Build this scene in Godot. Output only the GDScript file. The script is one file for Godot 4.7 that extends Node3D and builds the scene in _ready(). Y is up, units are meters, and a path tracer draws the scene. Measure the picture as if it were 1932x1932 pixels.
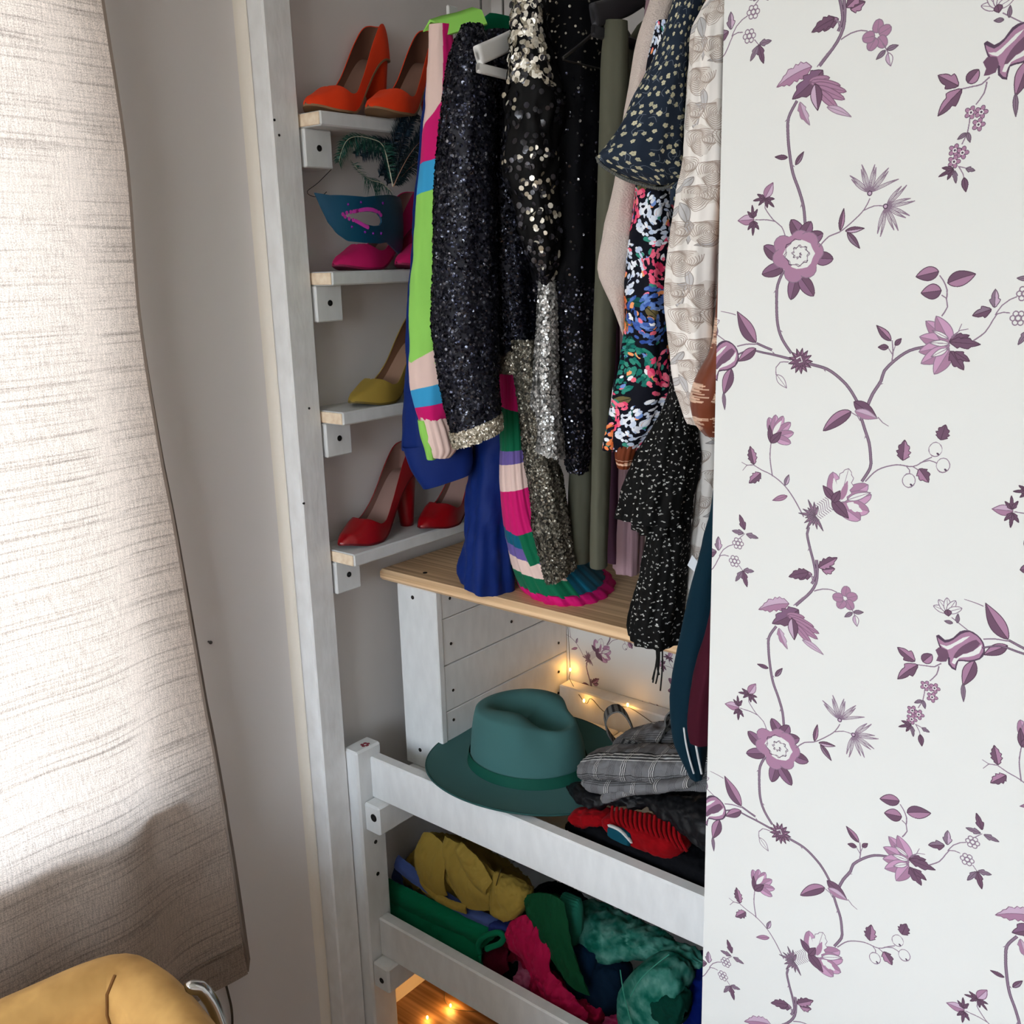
extends Node3D
# A wardrobe nook seen from the room: curtained window and side wall on one side, papered door panel on the other.
# World: x = along the wardrobe front, y = up, z = towards the room. The side wall is x = 0, the front of the upright is z = 0.

var M := {}
var used_names := {}
var rng := RandomNumberGenerator.new()


func _ready() -> void:
	rng.seed = 7
	# ---- camera
	var cam := Camera3D.new()
	cam.name = "camera"
	cam.fov = 54.39
	cam.near = 0.05
	cam.transform = Transform3D(Basis(Vector3(0.77009, -0.02709, -0.63736), Vector3(-0.13405, 0.96992, -0.2032), Vector3(0.62369, 0.24192, 0.74329)), Vector3(1.40, 1.55, 1.046))
	cam.current = true
	add_child(cam)
	# ---- sky and exposure
	var sky_mat := ProceduralSkyMaterial.new()
	sky_mat.sky_top_color = Color(0.78, 0.86, 0.95)
	sky_mat.sky_horizon_color = Color(0.95, 0.96, 0.97)
	sky_mat.ground_bottom_color = Color(0.42, 0.42, 0.40)
	sky_mat.ground_horizon_color = Color(0.62, 0.62, 0.60)
	sky_mat.sun_angle_max = 1.0
	var sky := Sky.new()
	sky.sky_material = sky_mat
	var env := Environment.new()
	env.background_mode = Environment.BG_SKY
	env.sky = sky
	env.background_energy_multiplier = 12.0
	env.ambient_light_source = Environment.AMBIENT_SOURCE_SKY
	env.tonemap_mode = Environment.TONE_MAPPER_LINEAR
	env.tonemap_exposure = 1.0
	env.sdfgi_enabled = true
	env.ssao_enabled = true
	env.ssil_enabled = true
	var we := WorldEnvironment.new()
	we.name = "world_environment"
	we.environment = env
	add_child(we)
	# ---- daylight entering through the room's big front window (behind the viewer) and the uncurtained part of the side window
	area_light("front_window_daylight", Vector3(1.35, 1.55, 3.36), Vector3(0, 0, -1), Vector2(2.1, 1.5), 1.45, Color(0.945, 0.975, 1.0))
	area_light("side_window_daylight", Vector3(0.03, 1.45, 1.72), Vector3(1, 0, 0), Vector2(0.6, 1.35), 1.5, Color(0.945, 0.975, 1.0))
	# ---- build
	make_materials()
	build_shell()
	build_door()
	build_upright()
	build_shoe_shelves()
	build_bed_frame()
	build_curtain()
	build_chair()
	build_hanging()
	build_shoes()
	build_mask()
	build_hat()
	build_folded()
	build_lights()
	build_small()


func area_light(called: String, at: Vector3, dir: Vector3, size: Vector2, energy: float, col: Color) -> void:
	var l := AreaLight3D.new()
	l.name = called
	l.area_size = size
	l.light_energy = energy
	l.light_color = col
	l.area_range = 12.0
	l.shadow_enabled = true
	l.transform = Transform3D(Basis.looking_at(dir, Vector3.UP), at)
	add_child(l)


# ------------------------------------------------------------------ naming

func numbered(called: String) -> String:
	used_names[called] = used_names.get(called, -1) + 1
	return called if used_names[called] == 0 else "%s_%03d" % [called, used_names[called]]


func tag(o: Node3D, label: String, category: String, group := "") -> Node3D:
	o.set_meta("label", label)
	o.set_meta("category", category)
	if group != "":
		o.set_meta("group", group)
	return o


func thing(called: String, label: String, category: String, group := "", at := Vector3.ZERO) -> Node3D:
	var o := Node3D.new()
	o.name = numbered(called)
	o.position = at
	add_child(o)
	return tag(o, label, category, group)


func part(called: String, mesh: Mesh, material: Material, parent: Node3D, label := "") -> MeshInstance3D:
	var o := MeshInstance3D.new()
	o.name = called
	o.mesh = mesh
	o.material_override = material
	if label != "":
		o.set_meta("label", label)
	parent.add_child(o, true)
	if parent != self and not parent.is_inside_tree():
		pass
	return o


func struct(called: String, mesh: Mesh, material: Material, label := "") -> MeshInstance3D:
	var o := part(called, mesh, material, self, label)
	o.set_meta("kind", "structure")
	return o


func stuff(called: String, mesh: Mesh, material: Material, parent: Node3D, where: Array, tints := []) -> MultiMeshInstance3D:
	var mm := MultiMesh.new()
	mm.transform_format = MultiMesh.TRANSFORM_3D
	mm.use_colors = tints.size() > 0
	mm.mesh = mesh
	mm.instance_count = where.size()
	for i in where.size():
		mm.set_instance_transform(i, where[i])
		if tints.size() > 0:
			mm.set_instance_color(i, tints[i])
	var o := MultiMeshInstance3D.new()
	o.name = called
	o.multimesh = mm
	o.material_override = material
	o.set_meta("kind", "stuff")
	parent.add_child(o, true)
	return o


# ------------------------------------------------------------------ meshes

func array_mesh(v: PackedVector3Array, n: PackedVector3Array, uv: PackedVector2Array, idx: PackedInt32Array) -> ArrayMesh:
	var a := []
	a.resize(Mesh.ARRAY_MAX)
	a[Mesh.ARRAY_VERTEX] = v
	a[Mesh.ARRAY_NORMAL] = n
	a[Mesh.ARRAY_TEX_UV] = uv
	a[Mesh.ARRAY_INDEX] = idx
	var m := ArrayMesh.new()
	m.add_surface_from_arrays(Mesh.PRIMITIVE_TRIANGLES, a)
	return m


func quad(st: SurfaceTool, a: Vector3, b: Vector3, c: Vector3, d: Vector3) -> void:   # corners counter-clockwise as seen from outside
	for p in [a, c, b, a, d, c]:
		st.add_vertex(p)


func box(size: Vector3, bevel := 0.002, at := Vector3.ZERO) -> ArrayMesh:             # a box with chamfered edges, its centre at «at»
	var st := SurfaceTool.new()
	st.begin(Mesh.PRIMITIVE_TRIANGLES)
	st.set_smooth_group(-1)
	add_box(st, size, bevel, at)
	st.generate_normals()
	return st.commit()


func add_box(st: SurfaceTool, size: Vector3, bevel: float, at: Vector3, turn := Basis()) -> void:
	var h := size / 2.0
	bevel = minf(bevel, minf(h.x, minf(h.y, h.z)) * 0.9)
	var g := func(p: Vector3) -> Vector3: return at + turn * p
	for ax in 3:
		var u := (ax + 1) % 3
		var w := (ax + 2) % 3
		for s in [-1.0, 1.0]:
			var c := []
			for q in [[-1, -1], [1, -1], [1, 1], [-1, 1]]:
				var p := Vector3.ZERO
				p[ax] = s * h[ax]
				p[u] = q[0] * (h[u] - bevel)
				p[w] = q[1] * (h[w] - bevel)
				c.append(g.call(p))
			if s > 0:
				quad(st, c[0], c[1], c[2], c[3])
			else:
				quad(st, c[3], c[2], c[1], c[0])
		# the four edges that run along ax
		for s in [-1.0, 1.0]:
			for t in [-1.0, 1.0]:
				var p := []
				for e in [-1.0, 1.0]:
					var a := Vector3.ZERO
					a[ax] = e * (h[ax] - bevel)
					a[u] = s * h[u]
					a[w] = t * (h[w] - bevel)
					var b := Vector3.ZERO
					b[ax] = e * (h[ax] - bevel)
					b[u] = s * (h[u] - bevel)
					b[w] = t * h[w]
					p.append([g.call(a), g.call(b)])
				edge_quad(st, p, s * t > 0)
	for sx in [-1.0, 1.0]:
		for sy in [-1.0, 1.0]:
			for sz in [-1.0, 1.0]:
				var a: Vector3 = g.call(Vector3(sx * h.x, sy * (h.y - bevel), sz * (h.z - bevel)))
				var b: Vector3 = g.call(Vector3(sx * (h.x - bevel), sy * h.y, sz * (h.z - bevel)))
				var c: Vector3 = g.call(Vector3(sx * (h.x - bevel), sy * (h.y - bevel), sz * h.z))
				for p in ([a, c, b] if sx * sy * sz > 0 else [a, b, c]):
					st.add_vertex(p)


func edge_quad(st: SurfaceTool, p: Array, same: bool) -> void:
	if same:
		quad(st, p[0][0], p[0][1], p[1][1], p[1][0]) 
	else:
		quad(st, p[1][0], p[1][1], p[0][1], p[0][0])


func cr(a, b, c, d, t: float):                                                       # Catmull-Rom between b and c
	return 0.5 * ((2.0 * b) + (c - a) * t + (2.0 * a - 5.0 * b + 4.0 * c - d) * t * t + (3.0 * b - a - 3.0 * c + d) * t * t * t)


func smooth3(p: Array, step: float) -> PackedVector3Array:
	var out := PackedVector3Array()
	for i in p.size() - 1:
		var a: Vector3 = p[maxi(i - 1, 0)]
		var b: Vector3 = p[i]
		var c: Vector3 = p[i + 1]
		var d: Vector3 = p[mini(i + 2, p.size() - 1)]
		var k := maxi(1, int(ceil(b.distance_to(c) / step)))
		for j in k:
			out.append(cr(a, b, c, d, float(j) / k))
	out.append(p[p.size() - 1])
	return out


func grid_normals(P: Array, closed: bool) -> Array:
	var out := []
	var m := P.size()
	for i in m:
		var row: PackedVector3Array = P[i]
		var up: PackedVector3Array = P[maxi(i - 1, 0)]
		var dn: PackedVector3Array = P[mini(i + 1, m - 1)]
		var n := row.size()
		var N := PackedVector3Array()
		N.resize(n)
		for j in n:
			var l := j - 1
			var r := j + 1
			if closed:
				if l < 0:
					l = n - 2
				if r > n - 1:
					r = 1
			else:
				l = maxi(l, 0)
				r = mini(r, n - 1)
			var v := (dn[j] - up[j]).cross(row[r] - row[l])
			N[j] = v.normalized() if v.length() > 1e-12 else Vector3.UP
		out.append(N)
	return out


func grid_mesh(P: Array, closed := false, uvs := [], flip := false) -> ArrayMesh:     # P: rows from top to bottom, points from left to right as seen from outside
	var v := PackedVector3Array()
	var n := PackedVector3Array()
	var uv := PackedVector2Array()
	var idx := PackedInt32Array()
	var N := grid_normals(P, closed)
	var w: int = P[0].size()
	for i in P.size():
		v.append_array(P[i])
		for j in w:
			n.append(-N[i][j] if flip else N[i][j])
			uv.append(uvs[i][j] if uvs.size() > 0 else Vector2(float(j) / (w - 1), float(i) / (P.size() - 1)))
	for i in P.size() - 1:
		for j in w - 1:
			var a := i * w + j
			var q := [a, a + 1, a + w, a + 1, a + w + 1, a + w]
			if flip:
				q = [a, a + w, a + 1, a + 1, a + w, a + w + 1]
			idx.append_array(PackedInt32Array(q))
	return array_mesh(v, n, uv, idx)


func slab(P: Array, thick: float, uvs := []) -> ArrayMesh:                            # a sheet of cloth with thickness: both faces and a rim
	var N := grid_normals(P, false)
	var F := []
	var B := []
	for i in P.size():
		var f := PackedVector3Array()
		var b := PackedVector3Array()
		for j in P[i].size():
			f.append(P[i][j] + N[i][j] * thick * 0.5)
			b.append(P[i][j] - N[i][j] * thick * 0.5)
		F.append(f)
		B.append(b)
	var st := SurfaceTool.new()
	st.begin(Mesh.PRIMITIVE_TRIANGLES)
	st.append_from(grid_mesh(F, false, uvs), 0, Transform3D())
	st.append_from(grid_mesh(B, false, uvs, true), 0, Transform3D())
	var m := P.size()
	var w: int = P[0].size()
	var top := [PackedVector3Array(B[0]), PackedVector3Array(F[0])]
	var bot := [PackedVector3Array(F[m - 1]), PackedVector3Array(B[m - 1])]
	var lf := [PackedVector3Array(), PackedVector3Array()]
	var rt := [PackedVector3Array(), PackedVector3Array()]
	for i in m:
		lf[0].append(F[i][0])
		lf[1].append(B[i][0])
		rt[0].append(B[i][w - 1])
		rt[1].append(F[i][w - 1])
	for r in [top, bot]:
		st.append_from(grid_mesh(r), 0, Transform3D())
	for r in [lf, rt]:
		st.append_from(grid_mesh(r), 0, Transform3D())
	return st.commit()


# A tube of cloth. rows: [centre, half width vector (to the viewer's right), half thickness] from top to bottom.
func loft(rows: Array, n: int, step: float, o := {}) -> Dictionary:
	var fold: float = o.get("fold", 0.0)
	var fold2: float = o.get("fold2", fold)
	var k: float = o.get("k", 5.0)
	var ph: float = o.get("phase", 0.0)
	var na: float = o.get("noise", 0.0)
	var ns: float = o.get("nscale", 14.0)
	var pw: float = o.get("power", 1.0)
	var ends: float = o.get("round", 0.0)
	var ridge: float = o.get("ridge", 0.0)
	var noise := FastNoiseLite.new()
	noise.seed = o.get("seed", 1)
	noise.frequency = 1.0
	var ys: float = o.get("ystretch", 0.35)
	var C := []
	var A := []
	var T := []
	for i in rows.size() - 1:
		var q := [rows[maxi(i - 1, 0)], rows[i], rows[i + 1], rows[mini(i + 2, rows.size() - 1)]]
		var kk := maxi(1, int(ceil(q[1][0].distance_to(q[2][0]) / step)))
		for j in kk + (1 if i == rows.size() - 2 else 0):
			var t := float(j) / kk
			C.append(cr(q[0][0], q[1][0], q[2][0], q[3][0], t))
			A.append(cr(q[0][1], q[1][1], q[2][1], q[3][1], t))
			T.append(lerpf(q[1][2], q[2][2], t))
	var P := []
	var UVs := []
	var run := 0.0
	var m := C.size()
	var girth: float = 0.0
	for i in m:
		girth = maxf(girth, A[i].length() * 4.2)
	for i in m:
		if i > 0:
			run += C[i].distance_to(C[i - 1])
		var B: Vector3 = A[i].cross(Vector3.UP).normalized() * T[i]
		if o.has("axis"):
			B = A[i].cross(o.axis).normalized() * T[i]
		var row := PackedVector3Array()
		var uv := PackedVector2Array()
		var f := float(i) / (m - 1)
		var amp := lerpf(fold, fold2, f)
		var close := 1.0
		if ends > 0.0:
			close = pow(clampf(minf(f, 1.0 - f) / ends, 0.0, 1.0), 0.45)
		for j in n + 1:
			var fr := float(j) / n
			var th := TAU * (0.75 - fr)
			var c := cos(th)
			var s := sin(th)
			c = signf(c) * pow(absf(c), pw)
			s = signf(s) * pow(absf(s), pw)
			var r := 1.0
			if amp != 0.0:
				r += amp * (0.62 * sin(k * th + ph + 1.1 * sin(f * 3.0 + ph)) + 0.38 * sin((k * 2.0 + 1.0) * th + 1.7 * ph + 2.0 * f))
			var d: Vector3 = (A[i] * c + B * s) * r * maxf(close, 0.02)
			var p: Vector3 = C[i] + d
			if na != 0.0:
				var e := noise.get_noise_3d(p.x * ns, p.y * ns * ys, p.z * ns) + 0.45 * noise.get_noise_3d(p.x * ns * 2.3 + 9.0, p.y * ns * ys * 2.3, p.z * ns * 2.3)
				if ridge > 0.0:
					e = lerpf(e, 0.7 - 2.6 * absf(noise.get_noise_3d(p.x * ns * 1.3 + 4.0, p.y * ns * 1.3, p.z * ns * 1.3 - 6.0)) - 0.9 * absf(noise.get_noise_3d(p.x * ns * 3.1, p.y * ns * 3.1 + 5.0, p.z * ns * 3.1)), ridge)
				p += d.normalized() * e * na
			row.append(p)
			uv.append(Vector2(fr, f) if o.get("unit", false) else Vector2(fr * girth, run))
		row[n] = row[0]
		P.append(row)
		UVs.append(uv)
	var st := SurfaceTool.new()
	st.begin(Mesh.PRIMITIVE_TRIANGLES)
	st.append_from(grid_mesh(P, true, UVs), 0, Transform3D())
	for e in 2:                                                                       # close the ends
		if (e == 0 and o.get("open_top", false)) or (e == 1 and o.get("open_bottom", false)):
			continue
		var ring: PackedVector3Array = P[0] if e == 0 else P[m - 1]
		var mid := Vector3.ZERO
		for j in n:
			mid += ring[j] / n
		var inner := PackedVector3Array()
		for j in n + 1:
			inner.append(mid)
		st.append_from(grid_mesh([inner, ring] if e == 0 else [ring, inner], true, [UVs[0], UVs[0]] if e == 0 else [UVs[m - 1], UVs[m - 1]]), 0, Transform3D())
	return {"mesh": st.commit(), "P": P, "N": grid_normals(P, true), "UV": UVs}


func tube(p: PackedVector3Array, r: float, n := 8, taper := 1.0) -> ArrayMesh:
	var P := []
	var side := Vector3.ZERO
	for i in p.size():
		var d := (p[mini(i + 1, p.size() - 1)] - p[maxi(i - 1, 0)]).normalized()
		if side == Vector3.ZERO:
			side = d.cross(Vector3(0.31, 0.87, 0.38)).normalized()
		side = (side - d * side.dot(d)).normalized()
		var up := side.cross(d)
		var row := PackedVector3Array()
		var rr := lerpf(r, r * taper, float(i) / maxi(1, p.size() - 1))
		for j in n + 1:
			var t := TAU * j / n
			row.append(p[i] + (side * cos(t) + up * sin(t)) * rr)
		P.append(row)
	var a := PackedVector3Array()
	var b := PackedVector3Array()
	for j in n + 1:
		a.append(p[0])
		b.append(p[p.size() - 1])
	P.push_front(a)
	P.append(b)
	return grid_mesh(P, true)


func lathe(profile: Array, n := 32, sx := 1.0, sz := 1.0) -> ArrayMesh:               # profile: Vector2(radius, height) from top to bottom
	var P := []
	for q in profile:
		var row := PackedVector3Array()
		for j in n + 1:
			var t := -TAU * j / n
			row.append(Vector3(cos(t) * q.x * sx, q.y, sin(t) * q.x * sz))
		P.append(row)
	return grid_mesh(P, true)


func blob(half: Vector3, e: float, na: float, ns: float, seed_: int, n := 40) -> ArrayMesh:   # a rounded, rumpled bundle
	var noise := FastNoiseLite.new()
	noise.seed = seed_
	noise.frequency = 1.0
	var P := []
	var UVs := []
	for i in n / 2 + 1:
		var la := PI / 2.0 - PI * i / (n / 2)
		var row := PackedVector3Array()
		var uv := PackedVector2Array()
		for j in n + 1:
			var lo := TAU * j / n
			var cl := pow(maxf(cos(la), 0.0), e)
			var d := Vector3(signf(cos(lo)) * pow(absf(cos(lo)), e) * cl, signf(sin(la)) * pow(absf(sin(la)), e), -signf(sin(lo)) * pow(absf(sin(lo)), e) * cl) * half
			var q := d * ns
			var w := 1.0 - absf(noise.get_noise_3d(q.x, q.y * 1.6, q.z)) * 2.4 + 0.5 * noise.get_noise_3d(q.x * 2.1 + 7.0, q.y * 2.1, q.z * 2.1)
			row.append(d + d.normalized() * w * na)
			uv.append(Vector2(float(j) / n * (half.x + half.z) * 3.0, float(i) / n * half.y * 6.0))
		row[n] = row[0]
		P.append(row)
		UVs.append(uv)
	return grid_mesh(P, true, UVs, false)


# A sheet folded along a profile (x across, y up), run along z for «length», rumpled a little; the profile is drawn from its top layer to its bottom.
func folded(profile: Array, length: float, thick: float, na: float, seed_: int, o := {}) -> ArrayMesh:
	var noise := FastNoiseLite.new()
	noise.seed = seed_
	noise.frequency = 1.0
	var p3 := []
	for q in profile:
		p3.append(Vector3(q.x, q.y, 0))
	var line := smooth3(p3, o.get("step", 0.008))
	var n: int = o.get("n", 36)
	var ns: float = o.get("nscale", 18.0)
	var P := []
	var UVs := []
	var run := 0.0
	for i in line.size():
		if i > 0:
			run += line[i].distance_to(line[i - 1])
		var row := PackedVector3Array()
		var uv := PackedVector2Array()
		for j in n + 1:
			var z := (float(j) / n - 0.5) * length
			var q := line[i] + Vector3(0, 0, z)
			var edge := absf(float(j) / n - 0.5) * 2.0
			var w := Vector3(noise.get_noise_3d(q.x * ns + 3.0, q.y * ns, q.z * ns), noise.get_noise_3d(q.x * ns, q.y * ns + 11.0, q.z * ns), noise.get_noise_3d(run * 5.0, 31.0, 0.0) * 1.3) * na
			w.y -= na * 0.8 * pow(edge, 4.0)
			row.append(q + w)
			uv.append(Vector2(z, run))
		P.append(row)
		UVs.append(uv)
	return slab(P, thick, UVs)


func sequins(L: Dictionary, count: int, size: float, lift: float, tilt: float, keep := []) -> Array:   # places on a lofted surface, each a disc's transform
	var out := []
	var P: Array = L.P
	var N: Array = L.N
	var w: int = P[0].size() - 1
	var tries := 0
	while out.size() < count and tries < count * 6:
		tries += 1
		var fi := rng.randf() * (P.size() - 1.001)
		var fj := rng.randf() * (w - 0.001)
		if keep.size() == 4 and not (fj / w >= keep[0] and fj / w <= keep[1] and fi / (P.size() - 1) >= keep[2] and fi / (P.size() - 1) <= keep[3]):
			continue
		var i := int(fi)
		var j := int(fj)
		var a: Vector3 = P[i][j].lerp(P[i][j + 1], fj - j)
		var b: Vector3 = P[i + 1][j].lerp(P[i + 1][j + 1], fj - j)
		var nn: Vector3 = (N[i][j] + Vector3(rng.randfn(), rng.randfn(), rng.randfn()) * tilt).normalized()
		var x := nn.cross(Vector3(rng.randfn(), rng.randfn(), rng.randfn())).normalized()
		out.append(Transform3D(Basis(x, nn, x.cross(nn)).scaled(Vector3.ONE * size * rng.randf_range(0.8, 1.1)), a.lerp(b, fi - i) + N[i][j] * lift))
	return out


func disc(n := 7) -> ArrayMesh:                                                        # a slightly dished sequin of radius 1
	var v := PackedVector3Array([Vector3(0, 0.06, 0)])
	var nn := PackedVector3Array([Vector3.UP])
	var uv := PackedVector2Array([Vector2(0.5, 0.5)])
	var idx := PackedInt32Array()
	for j in n:
		var t := TAU * j / n
		v.append(Vector3(cos(t), 0.0, sin(t)))
		nn.append((Vector3(cos(t) * 0.14, 1.0, sin(t) * 0.14)).normalized())
		uv.append(Vector2(0.5 + cos(t) * 0.5, 0.5 + sin(t) * 0.5))
		idx.append_array(PackedInt32Array([0, 1 + j, 1 + (j + 1) % n]))
	return array_mesh(v, nn, uv, idx)


# ------------------------------------------------------------------ painting of flat prints (wallpaper, cloth prints) into textures

var canvas: Image
var sc := Vector2.ONE                                                                  # pixels per unit of the print
var org := Vector2.ZERO
var wrap := true
var leaf_scale := 1.0                                                                  # how broad the leaves of a print are drawn


func new_canvas(w: int, h: int, c: Color, scale := Vector2.ONE) -> void:
	canvas = Image.create(w, h, false, Image.FORMAT_RGB8)
	canvas.fill(c)
	sc = scale
	org = Vector2.ZERO


func finish(mip := false) -> ImageTexture:
	return ImageTexture.create_from_image(canvas)


func span(x0: int, x1: int, y: int, c: Color) -> void:
	var w := canvas.get_width()
	var h := canvas.get_height()
	if not wrap:
		if y >= 0 and y < h and x1 > 0 and x0 < w:
			canvas.fill_rect(Rect2i(maxi(x0, 0), y, mini(x1, w) - maxi(x0, 0), 1), c)
		return
	y = posmod(y, h)
	var len := mini(x1 - x0, w)
	x0 = posmod(x0, w)
	canvas.fill_rect(Rect2i(x0, y, mini(len, w - x0), 1), c)
	if x0 + len > w:
		canvas.fill_rect(Rect2i(0, y, x0 + len - w, 1), c)


func fill(p: PackedVector2Array, c: Color) -> void:                                    # p in print units
	var q := PackedVector2Array()
	var lo := 1e9
	var hi := -1e9
	for v in p:
		var t := (v + org) * sc
		q.append(t)
		lo = minf(lo, t.y)
		hi = maxf(hi, t.y)
	var n := q.size()
	for y in range(int(floor(lo)), int(ceil(hi)) + 1):
		var yy := y + 0.5
		var xs := []
		for i in n:
			var a := q[i]
			var b := q[(i + 1) % n]
			if (a.y <= yy) != (b.y <= yy):
				xs.append(a.x + (yy - a.y) * (b.x - a.x) / (b.y - a.y))
		xs.sort()
		for i in range(0, xs.size() - 1, 2):
			var x0 := int(round(xs[i]))
			var x1 := int(round(xs[i + 1]))
			if x1 > x0:
				span(x0, x1, y, c)


func curve(l: Array, step := 6.0, closed := false) -> PackedVector2Array:              # flat list x, y, x, y ... smoothed
	var p := []
	for i in range(0, l.size(), 2):
		p.append(Vector2(l[i], l[i + 1]))
	var out := PackedVector2Array()
	var n := p.size()
	for i in (n if closed else n - 1):
		var a: Vector2 = p[posmod(i - 1, n)] if closed else p[maxi(i - 1, 0)]
		var b: Vector2 = p[i]
		var c: Vector2 = p[(i + 1) % n]
		var d: Vector2 = p[(i + 2) % n] if closed else p[mini(i + 2, n - 1)]
		var k := maxi(1, int(b.distance_to(c) / step))
		for j in k:
			out.append(cr(a, b, c, d, float(j) / k))
	if not closed:
		out.append(p[n - 1])
	return out


func line(p: PackedVector2Array, w0: float, w1: float, c: Color) -> void:              # a stroke that goes from width w0 to w1
	if p.size() < 2:
		return
	var l := PackedVector2Array()
	var r := PackedVector2Array()
	for i in p.size():
		var d := (p[mini(i + 1, p.size() - 1)] - p[maxi(i - 1, 0)]).normalized()
		var h := lerpf(w0, w1, float(i) / (p.size() - 1)) * 0.5
		l.append(p[i] + Vector2(-d.y, d.x) * h)
		r.append(p[i] - Vector2(-d.y, d.x) * h)
	for i in p.size() - 1:
		fill(PackedVector2Array([l[i], l[i + 1], r[i + 1], r[i]]), c)


func oval(at: Vector2, rx: float, ry: float, turn: float, c: Color, n := 12, wob := 0.0) -> void:
	var p := PackedVector2Array()
	for i in n:
		var t := TAU * i / n
		var k := 1.0 + (rng.randf_range(-wob, wob) if wob > 0.0 else 0.0)
		p.append(at + Vector2(cos(t) * rx * k, sin(t) * ry * k).rotated(turn))
	fill(p, c)


func leaf(at: Vector2, ang: float, len: float, wid: float, c: Color, o := {}) -> void:    # a leaf from its foot at «at» towards ang; teeth, a paler half, an outline
	var teeth: int = o.get("teeth", 0)
	var bend: float = o.get("bend", 0.0)
	var blunt: float = o.get("blunt", 1.0)
	var up := PackedVector2Array()
	var dn := PackedVector2Array()
	var mid := PackedVector2Array()
	var n := 14
	for i in n + 1:
		var f := float(i) / n
		var h := pow(sin(PI * pow(f, 0.8)), 1.0 / blunt) * wid * 0.5 * leaf_scale
		if teeth > 0 and i > 1 and i < n:
			h *= 0.72 + 0.5 * fposmod(f * teeth, 1.0)
		var b := Vector2(f * len, bend * len * f * f)
		mid.append(at + b.rotated(ang))
		up.append(at + (b + Vector2(0, h)).rotated(ang))
		dn.append(at + (b - Vector2(0, h)).rotated(ang))
	var rim: Color = o.get("rim", c.darkened(0.25))
	var all := up.duplicate()
	for i in range(n, -1, -1):
		all.append(dn[i])
	if o.get("hollow", false):
		all.append(all[0])
		line(all, o.get("lw", 2.4), o.get("lw", 2.4), c)
		return
	fill(all, c)
	if o.has("half"):
		var h2 := up.duplicate()
		for i in range(n, -1, -1):
			h2.append(mid[i])
		fill(h2, o.half)
	all.append(all[0])
	var lw: float = o.get("lw", 1.5)
	line(all, lw, lw, rim)
	line(mid, lw * 0.9, lw * 0.6, rim)


func noise_image(w: int, h: int, freq: float, seed_: int, oct := 3) -> Image:
	var f := FastNoiseLite.new()
	f.seed = seed_
	f.frequency = freq
	f.fractal_octaves = oct
	return f.get_seamless_image(w, h)


func noise_tex(w: int, h: int, freq: float, seed_: int, oct := 3) -> ImageTexture:
	return ImageTexture.create_from_image(noise_image(w, h, freq, seed_, oct))


func toned(im: Image, lo: Color, hi: Color, gain := 1.0) -> ImageTexture:              # grey image to a colour between lo and hi
	var w := im.get_width()
	var h := im.get_height()
	im.convert(Image.FORMAT_L8)
	var d := im.get_data()
	var out := PackedByteArray()
	out.resize(w * h * 3)
	var lut := PackedByteArray()
	for i in 256:
		var c := lo.lerp(hi, clampf((i / 255.0 - 0.5) * gain + 0.5, 0.0, 1.0))
		lut.append_array(PackedByteArray([c.r8, c.g8, c.b8]))
	for i in w * h:
		var k := d[i] * 3
		out[i * 3] = lut[k]
		out[i * 3 + 1] = lut[k + 1]
		out[i * 3 + 2] = lut[k + 2]
	return ImageTexture.create_from_image(Image.create_from_data(w, h, false, Image.FORMAT_RGB8, out))


func streaks(w: int, h: int, thin: int, freq: float, seed_: int, along_x: bool) -> Image:     # noise drawn out along one side
	var im := noise_image(thin if along_x else w, h if along_x else thin, freq, seed_, 4)
	im.resize(w, h, Image.INTERPOLATE_CUBIC)
	return im


func mat(c: Color, rough := 0.8, o := {}) -> StandardMaterial3D:
	var m := StandardMaterial3D.new()
	m.albedo_color = c
	m.roughness = rough
	m.metallic_specular = o.get("spec", 0.4)
	m.metallic = o.get("metal", 0.0)
	if o.has("tex"):
		m.albedo_texture = o.tex
	if o.has("tri"):
		m.uv1_triplanar = true
		m.uv1_scale = o.tri if o.tri is Vector3 else Vector3.ONE * float(o.tri)
		m.uv1_triplanar_sharpness = 4.0
	elif o.has("uv"):
		m.uv1_scale = o.uv
	if o.has("off"):
		m.uv1_offset = o.off
	if o.has("bump") and (not o.has("tri") or o.has("relief")):                             # fine relief only where it can be seen
		m.heightmap_enabled = true
		m.heightmap_texture = o.bump
		m.heightmap_scale = o.get("depth", 0.1)
	if o.has("back"):
		m.backlight_enabled = true
		m.backlight = o.back
	if o.has("sheen"):
		m.rim_enabled = true
		m.rim = o.sheen
		m.rim_tint = 0.6
	if o.has("coat"):
		m.clearcoat_enabled = true
		m.clearcoat = o.coat
		m.clearcoat_roughness = 0.25
	if o.has("glow"):
		m.emission_enabled = true
		m.emission = o.glow
		m.emission_energy_multiplier = o.get("power", 1.0)
	if o.get("tint", false):
		m.vertex_color_use_as_albedo = true
	m.cull_mode = BaseMaterial3D.CULL_DISABLED
	return m


# ------------------------------------------------------------------ the trailing-flower wallpaper, one repeat of 53 by 53.5 cm; units of half a millimetre

const STEM := Color(0.50, 0.42, 0.49)
const DARK := Color(0.41, 0.30, 0.38)
const INK := Color(0.31, 0.24, 0.31)
const MAUVE := Color(0.615, 0.46, 0.56)
const PALE := Color(0.72, 0.62, 0.70)
const PAPER := Color(0.825, 0.828, 0.815)


func paint_wallpaper() -> ImageTexture:
	wrap = true
	leaf_scale = 0.62
	new_canvas(2048, 2048, PAPER, Vector2(2048.0 / 1060.0, 2048.0 / 1070.0))
	for half in 2:
		org = Vector2(530, 535) * half
		paint_vine()
	org = Vector2.ZERO
	leaf_scale = 1.0
	return finish()


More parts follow.
